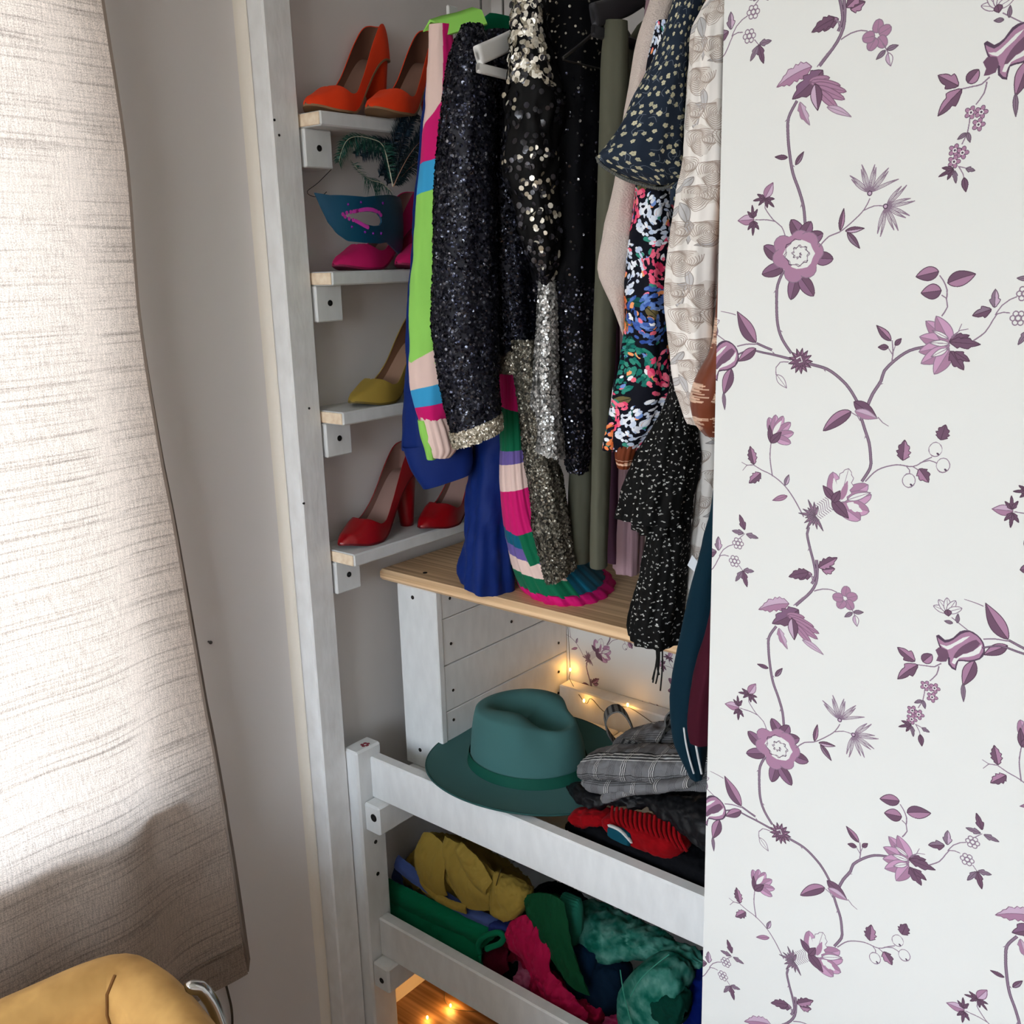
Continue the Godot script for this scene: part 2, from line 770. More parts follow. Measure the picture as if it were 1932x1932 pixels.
func stem(l: Array, w0 := 8.0, w1 := 8.0, c := STEM) -> void:
	var p := curve(l, 8.0)
	var big := w0 > 4.5
	w0 *= 0.66
	w1 *= 0.66
	line(p, w0, w1, INK if big else c)
	if big:
		line(p, w0 - 2.2, w1 - 2.2, c)
		for i in range(4, p.size() - 4, 9):                                            # small thorns
			var d := (p[i + 1] - p[i]).normalized()
			var s := 1.0 if (i / 9) % 2 == 0 else -1.0
			var nrm := Vector2(-d.y, d.x) * s
			fill(PackedVector2Array([p[i] + nrm * 2.0, p[i] + d * 8.0 + nrm * 7.0, p[i] + d * 5.0 + nrm * 1.5]), STEM)


func daisy(at: Vector2, r: float, petals: int, c: Color, core := 0.35) -> void:
	for i in petals:
		var t := TAU * i / petals
		var q := at + Vector2(cos(t), sin(t)) * r * 0.6
		oval(q, r * 0.42, r * 0.36, t, INK)
		oval(q, r * 0.34, r * 0.28, t, c)
	oval(at, r * core, r * core, 0.0, PAPER)
	oval(at, r * core * 0.5, r * core * 0.5, 0.0, INK)


func outline_bloom(at: Vector2, r: float) -> void:                                     # small rose drawn in outline only
	for i in 6:
		var t := TAU * i / 6.0
		var p := PackedVector2Array()
		for j in 11:
			p.append(at + Vector2(cos(t), sin(t)) * r * 0.66 + Vector2(cos(TAU * j / 10.0), sin(TAU * j / 10.0)) * r * 0.36)
		line(p, 2.0, 2.0, STEM)
	var q := PackedVector2Array()
	for j in 13:
		q.append(at + Vector2(cos(TAU * j / 12.0), sin(TAU * j / 12.0)) * r * 0.42)
	line(q, 2.0, 2.0, STEM)


func spider(at: Vector2, a0: float, a1: float, r: float, n: int) -> void:              # flower of thin pointed petals in outline
	for i in n:
		var a := lerpf(a0, a1, float(i) / (n - 1))
		var k := r * (0.8 + 0.2 * fposmod(i * 0.618, 1.0) * 1.2)
		leaf(at + Vector2.from_angle(a) * 5.0, a, k, 8.0, PAPER, {"rim": STEM, "bend": 0.12 if i % 2 == 0 else -0.1})
	oval(at, 5.0, 5.0, 0.0, INK)
	oval(at, 3.0, 3.0, 0.0, PALE)


func sprig(at: Vector2, a: float, c := DARK, s := 1.0) -> void:                        # three small pointed leaves
	for k in [-0.65, 0.0, 0.6]:
		leaf(at, a + k, (30.0 if k == 0.0 else 22.0) * s, 13.0 * s, c, {"teeth": 2})


func paint_vine() -> void:
	# main stem, from the top down to the next repeat
	stem([406, 47, 409, 72, 407, 98, 397, 119, 382, 137, 365, 156], 10, 9)
	stem([397, 120, 379, 136, 367, 149, 360, 157], 3, 3)
	stem([323, 212, 307, 241, 307, 271, 311, 302, 320, 343, 334, 376, 345, 408, 350, 442], 9, 9)
	stem([309, 528, 297, 557, 296, 590, 300, 634, 311, 664, 332, 692], 9, 9)
	stem([332, 704, 297, 697, 271, 693, 241, 689, 210, 700], 8, 5)
	stem([366, 711, 409, 721, 441, 742, 459, 761, 473, 782], 9, 9)
	stem([494, 787, 502, 765, 517, 738, 522, 719, 543, 696, 567, 679, 595, 671], 10, 8)
	stem([480, 806, 491, 835, 501, 861, 506, 891, 506, 911, 491, 940], 9, 9)
	stem([386, 1049, 383, 1064, 390, 1092, 401, 1127, 405, 1152, 398, 1171], 8, 9)
	# leaves near the top
	leaf(Vector2(398, 80), 2.89, 46, 34, DARK, {"teeth": 3, "half": MAUVE})
	stem([403, 97, 400, 85, 389, 78], 3, 3)
	leaf(Vector2(419, 67), -0.28, 28, 34, DARK, {"teeth": 3, "half": MAUVE})
	# small pink flower on its side shoot
	stem([404, 116, 422, 108, 441, 106, 453, 109], 4, 3)
	for a in [-1.5, -0.4, 0.9, 2.1, 3.1]:
		leaf(Vector2(471, 119) + Vector2.from_angle(a) * 4.0, a, 23.0, 32.0, MAUVE, {"blunt": 2.4, "rim": STEM})
	stem([482, 134, 489, 144, 494, 153], 3, 3)
	leaf(Vector2(490, 145), -0.19, 21, 14, STEM)
	leaf(Vector2(488, 146), 2.45, 21, 14, STEM)
	leaf(Vector2(493, 151), 1.32, 24, 20, PAPER, {"rim": STEM, "half": PALE})
	# feathered leaf that looks like a bird
	leaf(Vector2(350, 155), 3.01, 73, 52, MAUVE, {"bend": -0.25, "teeth": 6, "half": PALE})
	leaf(Vector2(372, 164), 2.38, 73, 64, DARK, {"bend": 0.12, "teeth": 4, "half": Color(0.47, 0.35, 0.45)})
	for q in [[Vector2(345, 181), -0.05, 41], [Vector2(348, 182), 0.22, 61], [Vector2(355, 186), 0.32, 68], [Vector2(362, 192), 0.48, 62], [Vector2(365, 199), 0.75, 54]]:
		leaf_v(q, 24.0, DARK if q[2] > 90 else MAUVE, {"blunt": 1.8, "half": MAUVE})
	leaf(Vector2(358, 186), 1.42, 49, 36, DARK, {"half": PALE})
	leaf(Vector2(383, 230), 0.29, 53, 20, PALE, {"bend": 0.15})
	leaf(Vector2(329, 215), 1.31, 48, 26, PALE, {"bend": -0.2, "teeth": 3, "half": MAUVE})
	leaf(Vector2(308, 314), -3.02, 27, 14, DARK)
	leaf(Vector2(325, 329), -0.97, 28, 16, DARK, {"half": STEM})
	# buds on the upper shoot of the rose
	stem([311, 466, 301, 444, 283, 430, 264, 406, 264, 393], 3, 3)
	stem([287, 433, 269, 429, 243, 428], 3, 3)
	leaf(Vector2(263, 387), -1.05, 33, 30, MAUVE, {"half": PALE})
	sprig(Vector2(265, 388), 0.75, DARK, 0.85)
	sprig(Vector2(263, 387), 3.0, DARK, 0.85)
	leaf(Vector2(241, 427), 3.12, 36, 32, MAUVE, {"half": PALE})
	sprig(Vector2(239, 424), -1.7, DARK, 0.85)
	sprig(Vector2(240, 430), 1.6, DARK, 0.95)
	# the rose
	for q in [[Vector2(344, 467), -2.16, 43], [Vector2(344, 469), -1.08, 37], [Vector2(355, 474), -0.43, 35], [Vector2(374, 506), 0.07, 36], [Vector2(300, 505), -2.52, 44], [Vector2(308, 521), 2.84, 48], [Vector2(337, 538), 1.79, 49], [Vector2(344, 541), 0.90, 48]]:
		leaf_v(q, 42.0, DARK, {"blunt": 1.7, "half": Color(0.50, 0.37, 0.47)})
	for q in [Vector2(341, 470), Vector2(306, 479), Vector2(304, 505), Vector2(330, 534), Vector2(357, 525), Vector2(370, 493), Vector2(358, 474)]:
		oval(q, 21.0, 19.0, 0.3, STEM, 14)
		oval(q, 19.4, 17.4, 0.3, MAUVE, 14)
	oval(Vector2(339, 499), 44.0, 40.0, 0.2, MAUVE, 20)
	oval(Vector2(339, 497), 31.0, 27.0, 0.3, PAPER, 18, 0.12)
	for i in 15:
		var a := i * 0.75
		var p := PackedVector2Array()
		for j in 7:
			var t := a + (j - 3) * 0.21
			p.append(Vector2(339, 497) + Vector2(cos(t) * 1.1, sin(t)) * (3.0 + 1.8 * i + 2.0 * sin(j * 2.0)))
		line(p, 2.2, 0.9, INK if i % 2 == 0 else STEM)
	# shoot to the right with two spider flowers
	stem([380, 485, 399, 466, 419, 459, 441, 443, 465, 420, 475, 400], 4, 3)
	stem([465, 421, 484, 414, 500, 415], 3, 3)
	spider(Vector2(474, 391), -2.6, -0.5, 50.0, 9)
	spider(Vector2(505, 416), -1.0, 1.9, 48.0, 10)
	leaf(Vector2(421, 456), -1.45, 41, 17, DARK, {"half": MAUVE})
	leaf(Vector2(431, 457), -0.09, 37, 17, DARK, {"half": PALE})
	leaf(Vector2(435, 460), 0.86, 40, 19, DARK, {"half": STEM})
	# star-shaped node
	for i in 13:
		leaf(Vector2(352, 707), TAU * i / 13.0, 26.0, 13.0, DARK, {"half": MAUVE})
	oval(Vector2(351, 706), 12.0, 11.0, 0.0, DARK, 14, 0.15)
	stem([343, 703, 352, 698, 356, 708, 349, 710], 4, 3, PAPER)
	stem([327, 710, 309, 711, 300, 722, 301, 738], 3, 3)
	leaf(Vector2(302, 737), 0.85, 35, 24, PAPER, {"rim": STEM, "half": PAPER})
	# tulip and its leaves (the neighbouring strip)
	leaf(Vector2(784, 1208), -2.31, 77, 48, DARK, {"bend": 0.12, "half": MAUVE})
	stem([736, 1152, 720, 1148, 701, 1145], 3, 2, STEM)
	leaf(Vector2(784, 1220), 2.53, 49, 34, DARK, {"half": MAUVE})
	leaf(Vector2(729, 1264), 1.86, 59, 40, DARK, {"half": MAUVE})
	leaf(Vector2(712, 1315), 1.47, 38, 13, STEM)
	stem([785, 1209, 803, 1216, 820, 1222], 7, 8)
	stem([741, 1217, 761, 1212, 785, 1211], 4, 4)
	fill(curve([655, 1229, 660, 1226, 672, 1234, 687, 1226, 698, 1211, 714, 1205, 730, 1211, 742, 1224, 746, 1243, 738, 1259, 718, 1269, 700, 1272, 697, 1292, 689, 1290, 682, 1283, 680, 1269, 667, 1258, 662, 1249], 8.0, true), INK)
	fill(curve([658, 1232, 672, 1240, 687, 1231, 700, 1216, 716, 1208, 729, 1213, 740, 1226, 743, 1242, 737, 1256, 718, 1266, 698, 1269, 695, 1288, 690, 1286, 685, 1280, 684, 1269, 670, 1255, 664, 1247], 8.0, true), MAUVE)
	fill(curve([663, 1245, 676, 1246, 691, 1235, 705, 1222, 717, 1216, 703, 1232, 691, 1242, 679, 1253], 8.0, true), PAPER)
	fill(curve([688, 1278, 696, 1260, 714, 1253, 731, 1238, 739, 1228, 736, 1247, 717, 1259, 701, 1265, 694, 1280], 8.0, true), PAPER)
	fill(curve([690, 1267, 698, 1248, 715, 1230, 729, 1221, 736, 1227, 725, 1245, 708, 1255, 696, 1267], 8.0, true), DARK)
	fill(curve([656, 1259, 662, 1252, 678, 1254, 682, 1265, 678, 1278, 659, 1281, 662, 1270], 8.0, true), DARK)
	stem([713, 1206, 697, 1196, 681, 1186], 3, 3)
	leaf(Vector2(684, 1197), -3.07, 16, 11, STEM)
	leaf(Vector2(692, 1195), -1.57, 19, 11, STEM)
	for a in [-2.9, -2.3, -1.7, -1.1, -0.45]:
		leaf(Vector2(673, 1176), a, 28.0, 22.0, PAPER, {"rim": STEM, "blunt": 1.6})
	leaf(Vector2(672, 1172), 1.33, 13, 22, DARK)
	stem([669, 1284, 657, 1294, 641, 1296, 622, 1298], 4, 3)
	stem([665, 1291, 662, 1309, 650, 1326], 4, 3)
	leaf(Vector2(619, 1292), -2.60, 42, 38, DARK, {"teeth": 2, "half": MAUVE})
	leaf(Vector2(625, 1298), 2.47, 54, 40, DARK, {"teeth": 2, "bend": -0.15, "half": MAUVE})
	leaf(Vector2(634, 1289), -0.87, 25, 34, DARK, {"half": MAUVE, "blunt": 1.5})
	stem([642, 1347, 640, 1369, 632, 1389], 3, 3)
	for q in [Vector2(643, 1338), Vector2(660, 1339), Vector2(657, 1359), Vector2(621, 1398), Vector2(634, 1403), Vector2(621, 1417)]:
		daisy(q, 11.5, 5, MAUVE)
	leaf(Vector2(638, 1371), 2.56, 17, 11, STEM)
	leaf(Vector2(640, 1370), 1.26, 18, 11, STEM)
	stem([629, 1425, 638, 1439, 642, 1453], 3, 2)
	stem([631, 1426, 644, 1430], 3, 2)
	sprig(Vector2(621, 1429), 2.7, DARK, 0.9)
	leaf(Vector2(640, 1445), 1.37, 25, 17, DARK)
	leaf(Vector2(642, 1430), 0.30, 16, 13, STEM, {"teeth": 2})
	leaf(Vector2(623, 1432), 1.39, 22, 12, STEM, {"teeth": 2})
	# leaves at the fork
	leaf(Vector2(462, 802), 2.66, 69, 40, DARK, {"bend": -0.18, "blunt": 1.4, "half": MAUVE})
	leaf(Vector2(466, 782), 0.55, 56, 40, DARK, {"half": DARK})
	leaf(Vector2(469, 800), 0.25, 47, 30, PALE, {"half": MAUVE})
	stem([515, 809, 525, 819, 537, 825], 3, 2, STEM)
	stem([463, 804, 475, 810, 481, 819], 3, 3)
	stem([535, 702, 536, 683, 533, 661], 4, 3)
	leaf(Vector2(531, 662), -2.37, 41, 24, DARK, {"half": MAUVE})
	leaf(Vector2(527, 674), 3.11, 20, 17, DARK)
	stem([535, 687, 527, 676], 3, 2)
	leaf(Vector2(539, 670), -0.87, 17, 15, DARK)
	stem([536, 683, 540, 670], 3, 2)
	# open pink flower
	for q in [[Vector2(637, 661), -2.45, 58], [Vector2(637, 664), -2.94, 55], [Vector2(638, 667), 2.89, 56], [Vector2(638, 673), 2.60, 57], [Vector2(638, 676), 2.05, 51], [Vector2(639, 664), -2.10, 57]]:
		leaf_v(q, 46.0, MAUVE, {"half": Color(0.72, 0.56, 0.67), "blunt": 1.3, "rim": STEM})
	leaf(Vector2(637, 664), -3.13, 36, 18, PAPER, {"rim": STEM})
	leaf(Vector2(635, 673), 2.62, 33, 18, PAPER, {"rim": STEM})
	leaf(Vector2(635, 655), -2.70, 34, 14, PAPER, {"rim": STEM})
	leaf(Vector2(637, 661), -0.36, 36, 30, DARK, {"teeth": 3})
	leaf(Vector2(637, 661), 0.06, 54, 32, DARK, {"teeth": 3})
	leaf(Vector2(640, 678), 0.90, 42, 36, DARK, {"teeth": 3})
	leaf(Vector2(647, 679), 0.52, 32, 24, DARK, {"teeth": 2})
	stem([640, 652, 654, 640, 668, 637], 3, 2)
	stem([640, 655, 651, 643, 656, 628], 3, 2)
	# heart-shaped leaves above it
	stem([620, 615, 629, 598, 626, 583, 617, 577], 4, 3)
	stem([626, 585, 626, 568, 618, 551, 611, 542], 4, 3)
	leaf(Vector2(609, 535), 2.92, 41, 40, DARK, {"blunt": 1.2, "half": MAUVE})
	leaf(Vector2(616, 569), 3.02, 36, 44, DARK, {"blunt": 1.2, "half": MAUVE})
	leaf(Vector2(626, 556), -0.42, 49, 44, DARK, {"blunt": 1.2, "bend": 0.1, "half": MAUVE})
	# sprig with two outline blooms
	stem([678, 658, 697, 642, 708, 621, 714, 610], 4, 3)
	stem([711, 612, 721, 595, 733, 585, 744, 580], 3, 3)
	stem([714, 610, 724, 607, 735, 608], 3, 3)
	leaf(Vector2(709, 599), -1.61, 32, 26, STEM, {"teeth": 2, "half": PALE})
	leaf(Vector2(704, 602), 2.79, 33, 30, DARK, {"teeth": 2, "half": STEM})
	outline_bloom(Vector2(226, 1110), 13.0)
	outline_bloom(Vector2(219, 1152), 13.0)
	stem([230, 1097, 242, 1085], 3, 2)
	leaf(Vector2(241, 1077), -1.96, 35, 22, DARK, {"teeth": 2})
	leaf(Vector2(239, 1085), -3.09, 28, 18, STEM, {"teeth": 2})
	leaf(Vector2(245, 1086), 0.17, 29, 18, STEM, {"teeth": 2})
	stem([230, 1160, 239, 1170], 3, 2)
	leaf(Vector2(239, 1170), 1.25, 38, 22, DARK, {"teeth": 2})
	leaf(Vector2(238, 1172), 2.10, 30, 18, STEM, {"teeth": 2})
	leaf(Vector2(241, 1169), -0.07, 25, 18, STEM, {"teeth": 2})
	# carnation on the thin branch
	stem([374, 1029, 350, 992, 327, 966, 299, 948, 276, 940, 257, 931], 4, 3)
	stem([301, 951, 294, 912, 295, 880], 4, 3)
	for q in [[Vector2(299, 861), -1.87, 36], [Vector2(301, 861), -1.52, 41], [Vector2(303, 863), -1.19, 45], [Vector2(305, 864), -0.77, 44], [Vector2(305, 866), -0.30, 41], [Vector2(305, 868), 0.24, 35]]:
		leaf_v(q, 30.0, MAUVE, {"blunt": 1.9, "half": Color(0.72, 0.56, 0.67), "rim": STEM})
	leaf(Vector2(299, 861), -1.04, 34, 14, PAPER, {"rim": PAPER})
	leaf(Vector2(295, 880), -1.71, 38, 18, DARK)
	leaf(Vector2(294, 880), -0.82, 34, 26, DARK)
	leaf(Vector2(258, 930), -1.83, 40, 32, DARK, {"teeth": 5, "half": MAUVE})
	leaf(Vector2(274, 947), 2.38, 36, 34, DARK, {"teeth": 4, "half": MAUVE})
	stem([257, 931, 241, 934, 232, 946], 3, 2)
	stem([257, 931, 241, 933, 229, 928], 3, 2)
	leaf(Vector2(330, 967), -1.27, 25, 16, STEM, {"half": PALE})
	leaf(Vector2(336, 989), 2.74, 36, 18, MAUVE)
	# big blossom with its cone
	for q in [[Vector2(443, 990), -1.76, 64], [Vector2(450, 986), -0.65, 68], [Vector2(454, 989), -0.40, 63], [Vector2(454, 992), 0.12, 56], [Vector2(450, 993), 0.54, 50]]:
		leaf_v(q, 54.0, MAUVE, {"blunt": 1.9, "half": Color(0.72, 0.56, 0.67), "rim": STEM})
	leaf(Vector2(448, 988), -1.36, 73, 56, PAPER, {"blunt": 1.9, "rim": STEM, "teeth": 5})
	leaf(Vector2(452, 982), -1.32, 41, 18, MAUVE, {"rim": MAUVE})
	leaf(Vector2(464, 981), -0.43, 51, 22, PAPER, {"rim": STEM})
	leaf(Vector2(464, 988), 0.39, 34, 26, PAPER, {"rim": PAPER, "teeth": 3})
	leaf(Vector2(441, 977), -1.76, 38, 16, PAPER, {"rim": PAPER})
	leaf(Vector2(436, 984), -2.31, 36, 26, DARK)
	leaf(Vector2(432, 985), 0.74, 50, 38, DARK)
	leaf(Vector2(434, 990), -1.07, 30, 26, DARK)
	for i in 8:
		var f := i / 7.0
		var a: Vector2 = Vector2(426, 993).lerp(Vector2(398, 1018), f)
		stem([a.x - 9, a.y - 11, a.x - 2, a.y - 8, a.x, a.y], 2.5, 2, STEM)
		stem([a.x + 10, a.y + 13, a.x + 1, a.y + 8, a.x, a.y], 2.5, 2, STEM)
	for i in 12:
		var t := 1.0 + i * 0.36
		leaf(Vector2(398, 1023), t, 36.0 - 7.0 * (i % 3), 9.0, STEM, {"half": MAUVE})
	# berry branch
	stem([498, 939, 521, 913, 556, 899, 588, 899, 609, 885, 622, 877], 4, 3)
	stem([600, 891, 618, 884, 634, 889], 3, 3)
	stem([575, 899, 582, 906, 583, 916], 3, 3)
	stem([588, 899, 601, 906], 3, 3)
	for q in [Vector2(627, 862), Vector2(643, 891), Vector2(582, 927)]:
		oval(q, 13.0, 14.5, 0.2, STEM, 14, 0.04)
		oval(q, 11.4, 12.9, 0.2, PAPER, 14, 0.04)
		oval(q + Vector2(5, 8), 3.0, 2.0, 0.7, INK, 8)
	leaf(Vector2(568, 889), -1.54, 40, 42, DARK, {"teeth": 4, "half": MAUVE})
	leaf(Vector2(635, 843), -1.34, 30, 40, DARK, {"teeth": 4})
	leaf(Vector2(600, 902), 0.91, 31, 38, DARK, {"teeth": 3, "half": MAUVE})
	# leaves under the blossom
	leaf(Vector2(390, 1148), 2.92, 46, 36, DARK, {"teeth": 4, "bend": -0.15})
	stem([391, 1149, 398, 1157, 400, 1167], 3, 3)
	leaf(Vector2(411, 1133), -0.63, 48, 36, DARK, {"teeth": 4, "half": MAUVE})
	stem([403, 1139, 412, 1134], 3, 3)


func leaf_v(q: Array, wid: float, c: Color, o := {}) -> void:
	leaf(q[0], q[1], q[2], wid, c, o)


# ------------------------------------------------------------------ materials

func make_materials() -> void:
	var soft := noise_tex(256, 256, 0.02, 3, 4)
	var fine := noise_tex(256, 256, 0.09, 5, 3)
	M.soft = soft
	M.fine = fine
	var brush := ImageTexture.create_from_image(streaks(512, 256, 128, 0.05, 8, false))
	M.wall = mat(Color(0.872, 0.852, 0.838), 0.85)
	M.ceiling = mat(Color(0.9, 0.9, 0.88), 0.9)
	M.plaster = mat(Color(0.93, 0.90, 0.85), 0.85, {"bump": fine, "depth": 0.05, "tri": 6.0})
	M.white = mat(Color(0.88, 0.885, 0.88), 0.42, {"tex": toned(streaks(256, 512, 90, 0.05, 12, false), Color(0.96, 0.96, 0.96), Color(1, 1, 1), 1.2), "tri": 3.0, "bump": brush, "depth": 0.06})
	M.worn = mat(Color(0.93, 0.93, 0.925), 0.5, {"relief": true, "tex": toned(streaks(256, 512, 120, 0.04, 14, false), Color(0.95, 0.945, 0.94), Color(1, 1, 1), 1.3), "tri": 2.4, "bump": brush, "depth": 0.04})
	var grain := toned(streaks(1024, 256, 10, 0.11, 33, true), Color(0.78, 0.62, 0.46), Color(0.97, 0.84, 0.67), 1.3)
	M.pine = mat(Color(1, 1, 1), 0.5, {"tex": grain, "tri": Vector3(0.9, 3.5, 3.5), "bump": fine, "depth": 0.02})
	M.end_grain = mat(Color(0.96, 0.89, 0.79), 0.8, {"tex": toned(noise_image(128, 128, 0.05, 19, 4), Color(0.92, 0.88, 0.84), Color(1, 1, 1), 1.3), "tri": 8.0})
	M.floor = mat(Color(0.74, 0.58, 0.44), 0.45, {"tex": toned(streaks(1024, 256, 12, 0.1, 44, true), Color(0.6, 0.55, 0.5), Color(1, 1, 1), 1.5), "tri": Vector3(0.8, 2.0, 2.0)})
	M.hole = mat(Color(0.07, 0.06, 0.055), 0.7)
	M.steel = mat(Color(0.35, 0.34, 0.33), 0.4, {"metal": 0.8})
	M.chrome = mat(Color(0.78, 0.78, 0.77), 0.18, {"metal": 1.0})
	M.frame = mat(Color(0.9, 0.9, 0.89), 0.35)
	var glass := StandardMaterial3D.new()
	glass.transparency = BaseMaterial3D.TRANSPARENCY_ALPHA
	glass.albedo_color = Color(0.95, 0.98, 0.97, 0.06)
	glass.roughness = 0.02
	M.glass = glass
	M.paper = StandardMaterial3D.new()
	M.paper.albedo_texture = paint_wallpaper()
	M.paper.roughness = 0.75
	M.paper.metallic_specular = 0.3
	M.paper.heightmap_enabled = false
	M.paper.cull_mode = BaseMaterial3D.CULL_DISABLED


func cloth(c: Color, o := {}) -> StandardMaterial3D:
	var d := {"spec": 0.2}
	d.merge(o, true)
	return mat(c, o.get("rough", 0.88), d)


func printed(t: Texture2D, uv := Vector3.ONE, rough := 0.8, o := {}) -> StandardMaterial3D:
	var d := {"tex": t, "uv": uv, "spec": 0.25}
	d.merge(o, true)
	return mat(Color(1, 1, 1), rough, d)


# ------------------------------------------------------------------ the room

func boxes(list: Array, bevel := 0.0015) -> ArrayMesh:                                  # several boxes, each given by its low and high corner, as one mesh
	var st := SurfaceTool.new()
	st.begin(Mesh.PRIMITIVE_TRIANGLES)
	st.set_smooth_group(-1)
	for b in list:
		add_box(st, b[1] - b[0], bevel, (b[0] + b[1]) / 2.0)
	st.generate_normals()
	return st.commit()


func cube(lo: Vector3, hi: Vector3, bevel := 0.002) -> ArrayMesh:
	return boxes([[lo, hi]], bevel)


func papered(x0: float, x1: float, y0: float, y1: float, z: float, u0: float, v0: float) -> ArrayMesh:   # a papered face towards z, the paper a millimetre thick
	var P := []
	var UVs := []
	for y in [y1, y1, y0, y0]:
		P.append(PackedVector3Array())
		UVs.append(PackedVector2Array())
	for i in 4:
		var inset := 0.0 if i in [1, 2] else 0.0
		for j in 4:
			var x: float = [x0, x0, x1, x1][j]
			var y: float = [y1, y1, y0, y0][i]
			var zz := z if (i in [1, 2] and j in [1, 2]) else z - 0.001
			P[i].append(Vector3(x + inset, y, zz))
			UVs[i].append(Vector2((x - u0) / 0.53, (v0 - y) / 0.535))
	var v := PackedVector3Array()
	var n := PackedVector3Array()
	var uv := PackedVector2Array()
	var idx := PackedInt32Array()
	for i in 3:
		for j in 3:
			var s := v.size()
			var q := [[i, j], [i, j + 1], [i + 1, j], [i + 1, j + 1]]
			var nn := Vector3(0, 0, 1)
			if i == 0: nn = Vector3.UP
			elif i == 2: nn = Vector3.DOWN
			elif j == 0: nn = Vector3.LEFT
			elif j == 2: nn = Vector3.RIGHT
			for k in q:
				v.append(P[k[0]][k[1]])
				uv.append(UVs[k[0]][k[1]])
				n.append(nn)
			idx.append_array(PackedInt32Array([s, s + 1, s + 2, s + 1, s + 3, s + 2]))
	return array_mesh(v, n, uv, idx)


func build_shell() -> void:
	struct("floor", cube(Vector3(-0.14, -0.06, -0.72), Vector3(3.72, 0.0, 3.52)), M.floor)
	struct("ceiling", cube(Vector3(-0.14, 2.45, -0.72), Vector3(3.72, 2.53, 3.52)), M.ceiling)
	# side wall with the window opening
	var z0 := 0.30
	var z1 := 2.05
	var y0 := 0.735
	var y1 := 2.15
	struct("wall_left", boxes([[Vector3(-0.12, 0, -0.70), Vector3(0, 2.45, z0)], [Vector3(-0.12, 0, z1), Vector3(0, 2.45, 3.40)], [Vector3(-0.12, 0, z0), Vector3(0, y0, z1)], [Vector3(-0.12, y1, z0), Vector3(0, 2.45, z1)]], 0.0005), M.wall)
	struct("wall_back", cube(Vector3(0, 0, -0.70), Vector3(1.74, 2.45, -0.601), 0.0005), M.wall)
	part("wallpaper", papered(0.0, 1.70, 0.0, 0.967, -0.599, 0.027, 1.228), M.paper, get_node("wall_back"))
	struct("wall_closet_end", cube(Vector3(1.70, 0, -0.60), Vector3(1.78, 2.45, 0.02), 0.0005), M.wall)
	struct("wall_front", boxes([[Vector3(1.78, 0, -0.08), Vector3(3.60, 2.45, 0.02)], [Vector3(0.0, 2.36, -0.04), Vector3(1.78, 2.45, 0.04)]], 0.0005), M.wall)
	struct("wall_right", cube(Vector3(3.60, 0, -0.10), Vector3(3.72, 2.45, 3.40), 0.0005), M.wall)
	struct("wall_rear", boxes([[Vector3(-0.12, 0, 3.40), Vector3(0.25, 2.45, 3.52)], [Vector3(2.45, 0, 3.40), Vector3(3.72, 2.45, 3.52)], [Vector3(0.25, 0, 3.40), Vector3(2.45, 0.75, 3.52)], [Vector3(0.25, 2.30, 3.40), Vector3(2.45, 2.45, 3.52)]], 0.0005), M.wall)
	# windows: frame, mullions, panes, sill
	var w := struct("window_1", boxes([[Vector3(-0.10, y0, z0), Vector3(-0.05, y0 + 0.06, z1)], [Vector3(-0.10, y1 - 0.06, z0), Vector3(-0.05, y1, z1)], [Vector3(-0.10, y0, z0), Vector3(-0.05, y1, z0 + 0.04)], [Vector3(-0.10, y0, z1 - 0.06), Vector3(-0.05, y1, z1)], [Vector3(-0.10, y0, 1.34), Vector3(-0.05, y1, 1.40)]]), M.frame)
	part("pane", cube(Vector3(-0.078, y0 + 0.055, z0 + 0.035), Vector3(-0.074, y1 - 0.055, 1.345), 0.0005), M.glass, w)
	part("pane", cube(Vector3(-0.078, y0 + 0.055, 1.395), Vector3(-0.074, y1 - 0.055, z1 - 0.055), 0.0005), M.glass, w)
	part("sill", cube(Vector3(-0.05, y0 - 0.028, z0 - 0.01), Vector3(0.0635, y0 + 0.003, z1 + 0.004), 0.006), M.frame, w)
	w = struct("window_2", boxes([[Vector3(0.25, 0.75, 3.44), Vector3(2.45, 0.81, 3.49)], [Vector3(0.25, 2.24, 3.44), Vector3(2.45, 2.30, 3.49)], [Vector3(0.25, 0.75, 3.44), Vector3(0.31, 2.30, 3.49)], [Vector3(2.39, 0.75, 3.44), Vector3(2.45, 2.30, 3.49)], [Vector3(1.32, 0.75, 3.44), Vector3(1.38, 2.30, 3.49)]]), M.frame)
	part("pane", cube(Vector3(0.305, 0.80, 3.463), Vector3(1.325, 2.25, 3.467), 0.0005), M.glass, w)
	part("pane", cube(Vector3(1.375, 0.80, 3.463), Vector3(2.395, 2.25, 3.467), 0.0005), M.glass, w)
	# cream edge of the plaster along the upright
	var bead := []
	for i in 2:
		var row := PackedVector3Array()
		for j in 7:
			var a := PI / 2.0 * j / 6.0
			row.append(Vector3(0.014 - 0.014 * cos(a), [2.449, 0.001][i], 0.016 - 0.0155 * sin(a)))
		bead.append(row)
	struct("trim_1", grid_mesh(bead), M.plaster, "cream filled edge between wall and upright")


func build_door() -> void:
	var d := thing("door_1", "sliding wardrobe door covered in cream wallpaper with trailing mauve flowers", "door")
	d.set_meta("kind", "structure")
	part("panel", cube(Vector3(0.8805, 0.02, 0.056), Vector3(2.40, 2.36, 0.0795), 0.001), M.frame, d)
	part("wallpaper", papered(0.8815, 2.40, 0.02, 2.36, 0.081, 0.80, 1.80), M.paper, d)


